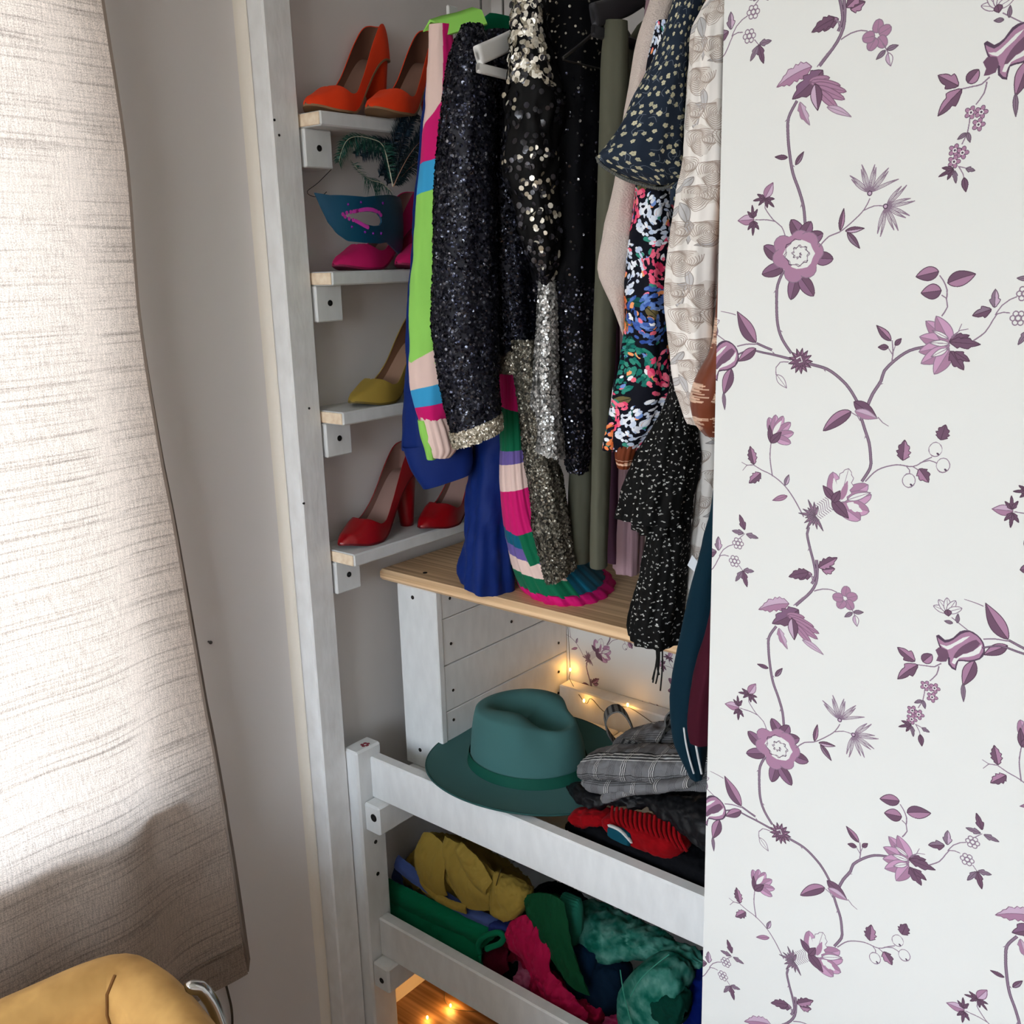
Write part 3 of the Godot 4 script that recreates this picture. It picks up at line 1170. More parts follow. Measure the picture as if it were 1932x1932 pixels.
func screw(at: Vector3, dir: Vector3, r: float, parent: Node3D, called := "screw") -> void:   # a sunk screw: a dark recess with the head in it
	var st := SurfaceTool.new()
	st.begin(Mesh.PRIMITIVE_TRIANGLES)
	st.append_from(lathe([Vector2(0.0003, 0.0006), Vector2(r * 0.55, 0.0008), Vector2(r * 0.75, 0.0012), Vector2(r, 0.0006), Vector2(r, -0.002)], 12), 0, Transform3D())
	var o := part(called, st.commit(), M.hole, parent)
	var x := dir.cross(Vector3(0.2, 1.0, 0.3)).normalized()
	o.transform = Transform3D(Basis(x, dir, x.cross(dir)), at)


func build_upright() -> void:
	var u := thing("wooden_upright", "tall grey white painted wooden upright fixed to the wall at the wardrobe front", "post")
	# a sawn timber that leans by a centimetre over its height
	var o := part("timber", box(Vector3(0.0505, 2.45, 0.056), 0.003), M.worn, u)
	o.position = Vector3(0.0265, 1.225, -0.0285)
	for q in [Vector3(0.052, 1.779, -0.006), Vector3(0.052, 1.32, -0.031), Vector3(0.052, 1.159, -0.004), Vector3(0.052, 1.757, -0.013)]:
		screw(q, Vector3.RIGHT, 0.0020, u, "nail_head")


func build_shoe_shelves() -> void:
	var tops := [1.794, 1.545, 1.312, 1.061]
	var wide := [0.097, 0.099, 0.102, 0.106]
	var names := ["white painted shoe shelf holding the orange heels, topmost of four", "white painted shoe shelf holding the magenta shoes, under the feather mask", "white painted shoe shelf holding the mustard yellow heel, third from top", "white painted shoe shelf holding the red heels, lowest of four"]
	for i in 4:
		var t: float = tops[i]
		var s := thing("shoe_shelf", names[i], "shelf", "narrow shoe shelves on the closet side wall")
		part("board", cube(Vector3(0.001, t - 0.0225, -0.598), Vector3(wide[i], t, -0.0615), 0.0025), M.white, s)
		part("end_grain", cube(Vector3(0.003, t - 0.021, -0.062), Vector3(wide[i] - 0.002, t - 0.0015, -0.0595), 0.001), M.end_grain, s, "raw unpainted pine end of the board")
		part("support_block", cube(Vector3(0.001, t - 0.083, -0.118), Vector3(0.0555, t - 0.0226, -0.0605), 0.002), M.white, s)
		part("support_block", cube(Vector3(0.001, t - 0.083, -0.598), Vector3(0.0555, t - 0.0226, -0.540), 0.002), M.white, s)
		screw(Vector3(0.0556, t - 0.052, -0.090), Vector3.RIGHT, 0.0052, s)


func build_bed_frame() -> void:
	# lower white frame: leg, two rails, end blocks, decks
	var b := thing("shelving_frame", "white painted frame of a bed turned shelving, with two long front rails", "shelving")
	part("leg", cube(Vector3(0.0400, 0.0, -0.120), Vector3(0.0788, 0.672, -0.0572), 0.004), M.white, b)
	part("leg", cube(Vector3(1.60, 0.0, -0.120), Vector3(1.65, 0.672, -0.065), 0.004), M.white, b)
	part("leg", cube(Vector3(0.003, 0.0, -0.596), Vector3(0.055, 0.60, -0.545), 0.004), M.white, b)
	part("front_rail", cube(Vector3(0.079, 0.568, -0.113), Vector3(1.60, 0.653, -0.0885), 0.003), M.white, b)
	part("front_rail", cube(Vector3(0.079, 0.222, -0.109), Vector3(1.60, 0.307, -0.0835), 0.003), M.white, b)
	part("end_block", cube(Vector3(0.0793, 0.508, -0.30), Vector3(0.120, 0.5675, -0.066), 0.004), M.white, b)
	part("end_block", cube(Vector3(0.0793, 0.165, -0.30), Vector3(0.124, 0.2215, -0.060), 0.004), M.white, b)
	screw(Vector3(0.104, 0.189, -0.06), Vector3(0, 0, 1), 0.006, b, "dowel_hole")
	screw(Vector3(0.106, 0.544, -0.066), Vector3(0, 0, 1), 0.008, b, "dowel_hole")
	for q in [Vector3(0.079, 0.471, -0.09), Vector3(0.079, 0.401, -0.09)]:
		screw(q, Vector3.RIGHT, 0.004, b, "peg_hole")
	for k in 6:                                                                         # deck boards of the upper level run from front to back
		part("deck_board", cube(Vector3(0.08 + k * 0.254, 0.575, -0.558), Vector3(0.08 + k * 0.254 + 0.250, 0.594, -0.114), 0.003), M.white, b)
	for k in 6:
		part("deck_board", cube(Vector3(0.08 + k * 0.254, 0.196, -0.558), Vector3(0.08 + k * 0.254 + 0.250, 0.215, -0.1095), 0.003), M.white, b)
	part("deck_board", cube(Vector3(0.002, 0.196, -0.545), Vector3(0.079, 0.215, -0.1215), 0.002), M.white, b)
	part("back_rail", cube(Vector3(0.172, 0.575, -0.598), Vector3(1.60, 0.655, -0.560), 0.003), M.white, b)
	# painted flower on the leg's top end
	for k in 5:
		var o := part("painted_petal", lathe([Vector2(0.0002, 0.0004), Vector2(0.0035, 0.0003), Vector2(0.0036, 0.0)], 10), mat(Color(0.55, 0.2, 0.27), 0.6), b)
		o.position = Vector3(0.0655 + 0.0052 * cos(k * 1.257), 0.6721, -0.092 + 0.0062 * sin(k * 1.257))
	# panel of planks under the pine shelf
	var p := thing("plank_panel", "white panel of horizontal planks behind a broad post, under the pine shelf", "panel")
	part("post", cube(Vector3(0.067, 0.5945, -0.2105), Vector3(0.1695, 0.966, -0.195), 0.002), M.white, p)
	var ys := [0.966, 0.908, 0.8145, 0.721, 0.5945]
	for i in 4:
		part("plank", cube(Vector3(0.148, ys[i + 1] + 0.0008, -0.597), Vector3(0.1680 - 0.0006 * (i % 2), ys[i] - 0.0008, -0.2106), 0.0018), M.white, p)
	for q in [Vector3(0.109, 0.946, -0.195), Vector3(0.107, 0.631, -0.195)]:
		screw(q, Vector3(0, 0, 1), 0.004, p)
	for q in [Vector3(0.168, 0.945, -0.234), Vector3(0.168, 0.855, -0.232), Vector3(0.168, 0.76, -0.232), Vector3(0.168, 0.699, -0.23), Vector3(0.168, 0.749, -0.567), Vector3(0.168, 0.682, -0.566), Vector3(0.168, 0.633, -0.563), Vector3(0.168, 0.845, -0.411), Vector3(0.168, 0.697, -0.367)]:
		screw(q, Vector3.RIGHT, 0.003, p)
	# the pine shelf on top of it
	var s := thing("pine_shelf", "natural pine board shelf under the hanging clothes, resting on white plank panel", "shelf")
	part("board", cube(Vector3(0.022, 0.9665, -0.598), Vector3(1.60, 0.988, -0.190), 0.006), M.pine, s)
	screw(Vector3(0.116, 0.988, -0.224), Vector3.UP, 0.0045, s)


# ------------------------------------------------------------------ curtain and armchair

func paint_weave() -> ImageTexture:
	var w := 1024
	var h := 2048
	var a := streaks(w, h, 9, 0.075, 51, true)                                           # slubs along the weft
	var b := streaks(w, h, 50, 0.16, 52, true)
	var c := streaks(w, h, 200, 0.2, 53, false)
	var f := noise_image(w, h, 0.25, 54, 2)
	for im in [a, b, c, f]:
		im.convert(Image.FORMAT_L8)
	var da := a.get_data()
	var db := b.get_data()
	var dc := c.get_data()
	var df := f.get_data()
	var out := PackedByteArray()
	out.resize(w * h * 3)
	for i in w * h:
		var v := 0.90 - maxf(0.0, (da[i] - 146) * 0.0018) - maxf(0.0, (db[i] - 150) * 0.0013) - (dc[i] - 128) * 0.0008 - (df[i] - 128) * 0.0014
		v = clampf(v, 0.45, 1.0)
		out[i * 3] = int(255 * minf(1.0, v * 0.985 + 0.02))
		out[i * 3 + 1] = int(255 * minf(1.0, v * 0.96))
		out[i * 3 + 2] = int(255 * minf(1.0, v * 0.92 - 0.01))
	return ImageTexture.create_from_image(Image.create_from_data(w, h, false, Image.FORMAT_RGB8, out))


func curtain_x(z: float, y: float) -> float:                                            # touching the sill in places
	return maxf(curtain_fold(z, y), 0.0650 - 0.02 * smoothstep(0.06, 0.25, absf(y - 0.735)))


func curtain_fold(z: float, y: float) -> float:                                            # how far the folds stand out from the wall
	var drop := clampf((2.2 - y) / 1.85, 0.0, 1.0)
	return 0.0665 + 0.004 * (1.0 - drop) + 0.010 * sin(z * 15.0 + 0.5 + drop * 0.5) * (0.6 + 0.5 * drop) + 0.0065 * sin(z * 33.0 + 1.9 - drop * 1.3) * drop


func build_curtain() -> void:
	var c := thing("linen_curtain", "pale slubbed linen curtain hanging over the window, lit through from behind", "curtain")
	var edge := [Vector3(0.06, 1.905, 0.271), Vector3(0.06, 1.705, 0.262), Vector3(0.06, 1.489, 0.269), Vector3(0.06, 1.295, 0.261), Vector3(0.06, 1.161, 0.251), Vector3(0.06, 0.856, 0.234), Vector3(0.06, 0.587, 0.218), Vector3(0.06, 0.361, 0.21)]
	edge.push_front(edge[0] + (edge[0] - edge[1]) * 1.2)
	var line_ := smooth3(edge, 0.03)
	var P := []
	var UVs := []
	var n := 110
	for i in line_.size():
		var e: Vector3 = line_[i]
		var row := PackedVector3Array()
		var uv := PackedVector2Array()
		for j in n + 1:
			var z := lerpf(1.40, e.z, float(j) / n)
			var y := e.y
			row.append(Vector3(curtain_x(z, y), y, z))
			uv.append(Vector2(z / 0.62, -y / 1.15))
		P.append(row)
		UVs.append(uv)
	var weave := paint_weave()
	part("cloth", grid_mesh(P, false, UVs), mat(Color(0.89, 0.86, 0.84), 0.9, {"tex": weave, "back": Color(1, 1, 1), "spec": 0.1, "bump": M.fine, "depth": 0.03}), c)
	# the side hem: cloth turned back on itself towards the wall
	var H := []
	for i in line_.size():
		var e: Vector3 = line_[i]
		var row := PackedVector3Array()
		var f := float(i) / (line_.size() - 1)
		for j in 5:
			var k := j / 4.0
			row.append(Vector3(curtain_x(e.z, e.y) + 0.002 - k * 0.058 * (1.0 - 0.55 * f), e.y, e.z - 0.001 - k * (0.030 - 0.008 * f)))
		H.append(row)
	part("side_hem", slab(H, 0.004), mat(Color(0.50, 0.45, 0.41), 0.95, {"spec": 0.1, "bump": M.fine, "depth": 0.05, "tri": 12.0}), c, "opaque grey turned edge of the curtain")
	# bottom hem, twice as thick
	var B := []
	var BU := []
	for i in 8:
		var row := PackedVector3Array()
		var uv := PackedVector2Array()
		var e: Vector3 = line_[line_.size() - 1]
		for j in n + 1:
			var y := e.y + 0.062 - i * 0.0092
			var z := lerpf(1.40, e.z + (y - e.y) * 0.09, float(j) / n)
			row.append(Vector3(curtain_x(z, y) + 0.0030, y, z))
			uv.append(Vector2(z / 0.62, -y / 1.15))
		B.append(row)
		BU.append(uv)
	part("bottom_hem", slab(B, 0.0016, BU), mat(Color(0.63, 0.59, 0.565), 0.95, {"tex": weave, "spec": 0.1}), c)
	var rod := tube(PackedVector3Array([Vector3(0.066, 2.235, 0.14), Vector3(0.066, 2.235, 2.5)]), 0.011, 12)
	tag(part("curtain_rod", rod, M.chrome, self), "slim metal rod that carries the linen curtain above the window", "rod")


func build_chair() -> void:
	var velvet := mat(Color(0.82, 0.645, 0.385), 0.75, {"tex": toned(noise_image(256, 256, 0.018, 61, 5), Color(0.78, 0.75, 0.71), Color(1, 1, 1), 1.4), "tri": 2.2, "spec": 0.3, "bump": M.soft, "depth": 0.15, "sheen": 0.45})
	var c := thing("armchair", "mustard velvet tub armchair with rounded back corner in front of the curtain", "chair")
	var path := smooth3([Vector3(0.118, 0, 1.05), Vector3(0.172, 0, 0.83), Vector3(0.218, 0, 0.645), Vector3(0.241, 0, 0.56), Vector3(0.263, 0, 0.522), Vector3(0.305, 0, 0.513), Vector3(0.37, 0, 0.516), Vector3(0.47, 0, 0.527), Vector3(0.72, 0, 0.56)], 0.015)
	var corner := 0
	for i in path.size():
		if path[i].z < path[corner].z and path[i].x < 0.275:
			corner = i
	var prof := []                                                                        # section of the padded shell: inside face up, over the rolled top, down the outside
	for q in [[0.033, 0.30], [0.034, 0.40], [0.034, 0.50], [0.035, 0.575], [0.040, 0.618], [0.036, 0.645], [0.020, 0.662], [0.0, 0.667], [-0.020, 0.660], [-0.034, 0.640], [-0.037, 0.60], [-0.034, 0.50], [-0.030, 0.36], [-0.024, 0.22]]:
		prof.append(Vector2(q[0], q[1]))
	var P := []
	for q in prof:
		P.append(PackedVector3Array())
	for i in path.size():
		var d := (path[mini(i + 1, path.size() - 1)] - path[maxi(i - 1, 0)]).normalized()
		var inn := Vector3(-d.z, 0, d.x)
		if inn.dot(Vector3(0.5, 0, 0.8) - path[i]) < 0.0:
			inn = -inn
		var f := float(i) / path.size()
		var hump := 0.010 * exp(-pow((i - corner) * 0.09, 2.0)) - 0.012 * smoothstep(0.0, 20.0, float(i - corner))
		for k in prof.size():
			P[k].append(path[i] + inn * prof[k].x * 1.05 + Vector3.UP * (prof[k].y + hump * smoothstep(0.3, 0.62, prof[k].y)))
	part("shell", grid_mesh(P), velvet, c)
	var seam := PackedVector3Array()
	for k in 7:
		seam.append(P[k][corner] + Vector3(0.001, 0, 0.001))
	part("seam", tube(seam, 0.0022, 6), mat(Color(0.45, 0.30, 0.14), 0.9), c)
	var S := blob(Vector3(0.27, 0.085, 0.25), 0.35, 0.004, 6.0, 71, 32)
	part("seat_cushion", S, velvet, c).position = Vector3(0.53, 0.37, 0.82)
	part("seat_base", cube(Vector3(0.27, 0.16, 0.58), Vector3(0.74, 0.29, 1.04), 0.02), velvet, c)
	for q in [Vector3(0.30, 0.08, 0.62), Vector3(0.70, 0.08, 0.62), Vector3(0.30, 0.08, 1.0), Vector3(0.70, 0.08, 1.0)]:
		part("leg", lathe([Vector2(0.0005, 0.085), Vector2(0.018, 0.085), Vector2(0.012, -0.08), Vector2(0.0005, -0.08)], 14), M.chrome, c).position = q
	var tubep := smooth3([Vector3(0.356, 0.651, 0.482), Vector3(0.359, 0.653, 0.477), Vector3(0.364, 0.648, 0.468), Vector3(0.369, 0.628, 0.459), Vector3(0.372, 0.601, 0.453), Vector3(0.375, 0.558, 0.448), Vector3(0.375, 0.494, 0.449), Vector3(0.372, 0.418, 0.452)], 0.012)
	part("tubular_frame", tube(tubep, 0.0095, 14), M.chrome, c, "curved chrome tube behind the chair back")


# ------------------------------------------------------------------ cloth prints

const CREAM := Color(0.90, 0.79, 0.75)
const PINK := Color(0.80, 0.09, 0.42)
const SKY := Color(0.22, 0.62, 0.82)
const LIME := Color(0.58, 0.83, 0.38)
const EMERALD := Color(0.02, 0.40, 0.27)
const LILAC := Color(0.42, 0.36, 0.62)
const TEAL := Color(0.03, 0.36, 0.46)


func bands(list: Array, u0: float, u1: float) -> void:                                   # [colour, top at left, top at right]: each runs down to the canvas end, later ones over it
	for b in list:
		fill(PackedVector2Array([Vector2(u0, b[1]), Vector2(u1, b[2]), Vector2(u1, 1.1), Vector2(u0, 1.1)]), b[0])


func paint_blocks() -> ImageTexture:                                                     # sleeve of the colour-block dress
	wrap = false
	new_canvas(256, 1024, CREAM, Vector2(256, 1024))
	fill(PackedVector2Array([Vector2(0.52, 0.0), Vector2(1, 0.0), Vector2(1, 0.36), Vector2(0.2, 0.36), Vector2(0.25, 0.27), Vector2(0.5, 0.19)]), PINK)
	bands([[SKY, 0.36, 0.30], [LIME, 0.435, 0.375]], 0.0, 1.0)
	fill(curve([0.53, 0.46, 0.66, 0.43, 0.72, 0.48, 0.66, 0.53, 0.58, 0.50], 0.02, true), CREAM)
	fill(PackedVector2Array([Vector2(0.5, 0.62), Vector2(1, 0.56), Vector2(1, 0.86), Vector2(0.6, 0.84)]), Color(0.50, 0.80, 0.36))
	bands([[CREAM, 0.86, 0.80], [SKY, 0.925, 0.845], [PINK, 0.975, 0.90]], 0.0, 1.0)
	fill(PackedVector2Array([Vector2(0, 0.80), Vector2(0.34, 0.83), Vector2(0.56, 0.79), Vector2(0.5, 0.84), Vector2(0.25, 0.87), Vector2(0, 0.86)]), CREAM)
	wrap = true
	return finish()


func paint_skirt() -> ImageTexture:                                                       # pleated skirt of the same dress
	wrap = false
	new_canvas(512, 1024, PINK, Vector2(512, 1024))
	bands([[EMERALD, 0.26, 0.30], [PINK, 0.24, 0.28]], 0.42, 0.62)
	bands([[EMERALD, 0.27, 0.33], [LILAC, 0.46, 0.40], [CREAM, 0.52, 0.43], [PINK, 0.62, 0.52], [TEAL, 0.70, 0.80], [LILAC, 0.745, 0.86], [CREAM, 0.80, 0.90], [EMERALD, 0.87, 0.97]], 0.0, 1.0)
	fill(PackedVector2Array([Vector2(0.5, 0.80), Vector2(0.56, 0.70), Vector2(1.0, 0.70), Vector2(1.0, 0.92), Vector2(0.56, 0.86)]), EMERALD)
	fill(PackedVector2Array([Vector2(0.56, 0.90), Vector2(0.62, 0.88), Vector2(1.0, 0.86), Vector2(1.0, 1.0), Vector2(0.56, 1.0)]), TEAL)
	fill(PackedVector2Array([Vector2(0.42, 0.74), Vector2(0.52, 0.72), Vector2(0.54, 0.83), Vector2(0.44, 0.86)]), EMERALD)
	wrap = true
	return finish()


func paint_blossoms() -> ImageTexture:                                                    # many-coloured blossoms on navy; a repeat of 26 cm
	wrap = true
	new_canvas(768, 768, Color(0.05, 0.055, 0.10), Vector2(768, 768))
	var hues := [[Color(0.86, 0.20, 0.38), Color(0.95, 0.50, 0.58)], [Color(0.85, 0.36, 0.16), Color(0.95, 0.62, 0.40)], [Color(0.72, 0.78, 0.88), Color(0.93, 0.94, 0.96)], [Color(0.18, 0.30, 0.60), Color(0.45, 0.58, 0.82)], [Color(0.05, 0.40, 0.36), Color(0.22, 0.55, 0.48)], [Color(0.84, 0.16, 0.36), Color(0.92, 0.42, 0.50)]]
	var spots := [[0.16, 0.10, 2], [0.42, 0.08, 0], [0.72, 0.14, 1], [0.92, 0.22, 4], [0.10, 0.34, 1], [0.34, 0.32, 3], [0.58, 0.36, 2], [0.82, 0.44, 0], [0.20, 0.56, 4], [0.44, 0.60, 0], [0.68, 0.66, 3], [0.93, 0.70, 2], [0.12, 0.80, 0], [0.36, 0.86, 2], [0.60, 0.90, 4], [0.84, 0.92, 1]]
	for k in 26:                                                                          # leaves below
		var at := Vector2(rng.randf(), rng.randf())
		leaf(at, rng.randf() * TAU, 0.11, 0.05, [Color(0.06, 0.30, 0.28), Color(0.42, 0.38, 0.24), Color(0.10, 0.36, 0.32)][k % 3], {"lw": 0.003, "rim": Color(0.03, 0.05, 0.08)})
	for s in spots:
		var h: Array = hues[s[2]]
		for i in 170:
			var a := rng.randf() * TAU
			var r := 0.135 * sqrt(rng.randf())
			var at := Vector2(s[0], s[1]) + Vector2.from_angle(a) * r
			var c: Color = h[0].lerp(h[1], rng.randf())
			if rng.randf() < 0.18:
				c = hues[rng.randi() % 6][1]
			oval(at, rng.randf_range(0.010, 0.020), rng.randf_range(0.006, 0.011), a + 1.3, c if rng.randf() > 0.12 else Color(0.06, 0.06, 0.12), 8, 0.2)
	return finish()


func paint_daisies() -> ImageTexture:                                                     # cream flowers on slate navy; a repeat of 15 cm
	new_canvas(640, 640, Color(0.135, 0.17, 0.225), Vector2(640, 640))
	for i in 90:
		var a := rng.randf() * TAU
		var p := Vector2(rng.randf(), rng.randf())
		line(curve([p.x, p.y, p.x + 0.05 * cos(a), p.y + 0.05 * sin(a), p.x + 0.09 * cos(a + 0.7), p.y + 0.09 * sin(a + 0.7)], 0.015), 0.006, 0.004, Color(0.42, 0.46, 0.50))
	for i in 11:
		for j in 11:
			var p := Vector2((i + 0.5 * (j % 2) + rng.randf_range(-0.33, 0.33)) / 11.0, (j + rng.randf_range(-0.33, 0.33)) / 11.0)
			var r := rng.randf_range(0.75, 1.1)
			var cc := Color(0.76, 0.74, 0.62) * rng.randf_range(0.85, 1.05)
			for k in 5:
				var a := k * 1.257 + rng.randf()
				oval(p + Vector2.from_angle(a) * 0.012 * r, 0.014 * r, 0.012 * r, a, cc, 9, 0.14)
			oval(p, 0.004, 0.004, 0.0, Color(0.45, 0.44, 0.40), 6)
	return finish()


func paint_swirls() -> ImageTexture:                                                      # taupe line swirls and grey leaves on off-white; a repeat of 24 cm
	new_canvas(1024, 1024, Color(0.90, 0.88, 0.855), Vector2(1024, 1024))
	for i in 20:
		var p := Vector2(rng.randf(), rng.randf())
		leaf(p, rng.randf_range(0.8, 2.6), 0.13, 0.045, Color(0.74, 0.73, 0.73), {"rim": Color(0.58, 0.55, 0.53), "bend": 0.3, "lw": 0.004})
	for s in 30:
		var c := Vector2((s % 5 + 0.5 * ((s / 5) % 2) + 0.2) / 5.0, (int(s / 5.0) + 0.4) / 6.0) + Vector2(rng.randf_range(-0.04, 0.04), rng.randf_range(-0.04, 0.04))
		var turn := rng.randf() * TAU
		oval(c, 0.085, 0.06, turn, Color(0.83, 0.80, 0.77), 14, 0.1)
		for k in 9:
			var l := []
			for q in 15:
				var t := turn + q * 0.42
				var r := 0.010 + k * 0.0095
				var e := r * (1.0 + 0.22 * sin(t * 3.0 + k * 0.4))
				l.append_array([c.x + cos(t) * e, c.y + sin(t) * e * 0.8 + 0.006 * sin(t * 5.0)])
			line(curve(l, 0.01), 0.0034, 0.0034, Color(0.63, 0.57, 0.53))
	return finish()


func paint_specks() -> ImageTexture:                                                      # small white petals on black; a repeat of 14 cm
	new_canvas(640, 640, Color(0.045, 0.047, 0.047), Vector2(640, 640))
	for i in 17:
		for j in 17:
			if rng.randf() < 0.12:
				continue
			var p := Vector2((i + rng.randf_range(-0.45, 0.45)) / 17.0, (j + rng.randf_range(-0.45, 0.45)) / 17.0)
			var n := 1 + rng.randi() % 3
			for k in n:
				oval(p + Vector2.from_angle(rng.randf() * TAU) * 0.009, rng.randf_range(0.006, 0.013), rng.randf_range(0.005, 0.008), rng.randf() * 3.0, Color(0.80, 0.80, 0.78) * rng.randf_range(0.6, 1.0), 8, 0.15)
	return finish()


func paint_plaid() -> ImageTexture:                                                       # grey check with black and white hairlines; a repeat of 9 cm
	new_canvas(512, 512, Color(0.40, 0.40, 0.41), Vector2(512, 512))
	for i in 64:
		for j in 64:
			if (i + j) % 2 == 0:
				canvas.fill_rect(Rect2i(i * 8, j * 8, 4, 4), Color(0.50, 0.50, 0.51))
	for k in 6:
		var c := Color(0.82, 0.82, 0.80) if k % 2 == 0 else Color(0.06, 0.06, 0.06)
		canvas.fill_rect(Rect2i(60 + k * 15, 0, 7, 512), c)
		canvas.fill_rect(Rect2i(0, 60 + k * 15, 512, 6), c)
		canvas.fill_rect(Rect2i(330 + k * 22, 0, 4, 512), Color(0.12, 0.12, 0.12))
		canvas.fill_rect(Rect2i(0, 330 + k * 22, 512, 4), Color(0.12, 0.12, 0.12))
	return finish()


func paint_waist() -> ImageTexture:                                                        # lengthwise stripes of the tie belt
	new_canvas(64, 256, Color(0.10, 0.10, 0.105), Vector2(64, 256))
	for k in 8:
		canvas.fill_rect(Rect2i(0, 10 + k * 31, 64, 9), Color(0.74, 0.74, 0.72))
		canvas.fill_rect(Rect2i(0, 24 + k * 31, 64, 4), Color(0.36, 0.36, 0.36))
	for k in 8:
		canvas.fill_rect(Rect2i(k * 8, 0, 3, 256), Color(0.16, 0.16, 0.165))
	return finish()


func paint_satin() -> ImageTexture:                                                        # russet with brushed cream checks; a repeat of 16 cm
	new_canvas(384, 384, Color(0.42, 0.20, 0.11), Vector2(384, 384))
	for b in [[0.10, 0.26], [0.50, 0.62], [0.76, 0.84], [0.90, 0.97]]:
		for k in 70:
			var y := rng.randf_range(b[0], b[1])
			canvas.fill_rect(Rect2i(int(rng.randf() * 190), int(y * 384), 60 + int(rng.randf() * 150), 2), Color(0.84, 0.70, 0.60) * rng.randf_range(0.85, 1.05))
	return finish()


# ------------------------------------------------------------------ hanging clothes, from the side wall to the door

func slab_body(x: float, ytop: float, ybot: float, zf: float, zb: float, t: float, flare := 1.0) -> Array:     # rows of a garment's body hanging across the wardrobe: shoulders, waist, hem
	var c := (zf + zb) / 2.0
	var h := (zf - zb) / 2.0
	var out := [[Vector3(x, ytop + 0.05, c), Vector3(0, 0, -h * 0.28), t * 0.5], [Vector3(x, ytop + 0.025, c), Vector3(0, 0, -h * 0.55), t * 0.6], [Vector3(x, ytop - 0.01, c), Vector3(0, 0, -h * 0.93), t * 0.8], [Vector3(x, ytop - 0.06, c), Vector3(0, 0, -h), t]]
	for k in 4:
		var f := (k + 1) / 4.0
		out.append([Vector3(x, lerpf(ytop - 0.06, ybot, f), c), Vector3(0, 0, -h * lerpf(0.96, flare, f)), t * lerpf(1.0, flare, f)])
	return out


func hanger(called: String, label: String, at: Vector3, span: float, drop: float, m: Material, wide: float, thick: float, bar := true, inside: Node3D = null) -> Node3D:   # the hook's top hangs over the rail at «at»; arms along z
	var h: Node3D
	if inside:                                                                             # wholly hidden in the garment: counted with it
		h = Node3D.new()
		h.name = called
		h.position = at
		inside.add_child(h, true)
	else:
		h = thing(called, label, "hanger", "", at)
	var arms := [[Vector3(0, -0.152, 0), Vector3(0, -0.16, -0.03), Vector3(0, -0.16 - drop * 0.55, -span * 0.55), Vector3(0, -0.16 - drop, -span)], [Vector3(0, -0.152, 0), Vector3(0, -0.16, 0.03), Vector3(0, -0.16 - drop * 0.55, span * 0.55), Vector3(0, -0.16 - drop, span)]]
	for a in arms:
		var line_ := smooth3(a, 0.012)
		var rows := []
		for i in line_.size():
			var f := float(i) / (line_.size() - 1)
			rows.append([line_[i], Vector3(0, wide * (0.75 + 0.35 * f), 0), thick])
		part("arm", loft_bar(line_, wide, thick), m, h)
	if bar:
		var y := -0.16 - drop
		part("bar", loft_bar(smooth3([Vector3(0, y - wide * 0.6, -span), Vector3(0, y - wide * 0.8, 0), Vector3(0, y - wide * 0.6, span)], 0.03), wide * 0.5, thick * 0.8), m, h)
	var hook := []
	for i in 15:
		var t := -0.6 + i * 0.30
		hook.append(Vector3(0, -0.020 + 0.022 * sin(t), 0.022 * cos(t)))
	hook.reverse()
	hook.push_front(Vector3(0, -0.05, -0.004))
	hook.push_front(Vector3(0, -0.155, 0.0))
	part("hook", tube(smooth3(hook, 0.004), 0.0018, 8), M.steel, h)
	return h


func loft_bar(p: PackedVector3Array, wide: float, thick: float) -> ArrayMesh:              # a flat bar swept along p, with rounded edges; wide in the plane of the hanger
	var P := []
	for i in p.size():
		var d := (p[mini(i + 1, p.size() - 1)] - p[maxi(i - 1, 0)]).normalized()
		var s := Vector3.RIGHT
		var u := s.cross(d).normalized()
		var row := PackedVector3Array()
		for j in 13:
			var t := TAU * j / 12.0
			var c := signf(cos(t)) * pow(absf(cos(t)), 0.5)
			var e := signf(sin(t)) * pow(absf(sin(t)), 0.5)
			row.append(p[i] + s * c * thick * 0.5 + u * e * wide * 0.5)
		P.append(row)
	var a := PackedVector3Array()
	var b := PackedVector3Array()
	for j in 13:
		a.append(p[0])
		b.append(p[p.size() - 1])
	P.push_front(a)
	P.append(b)
	return grid_mesh(P, true)


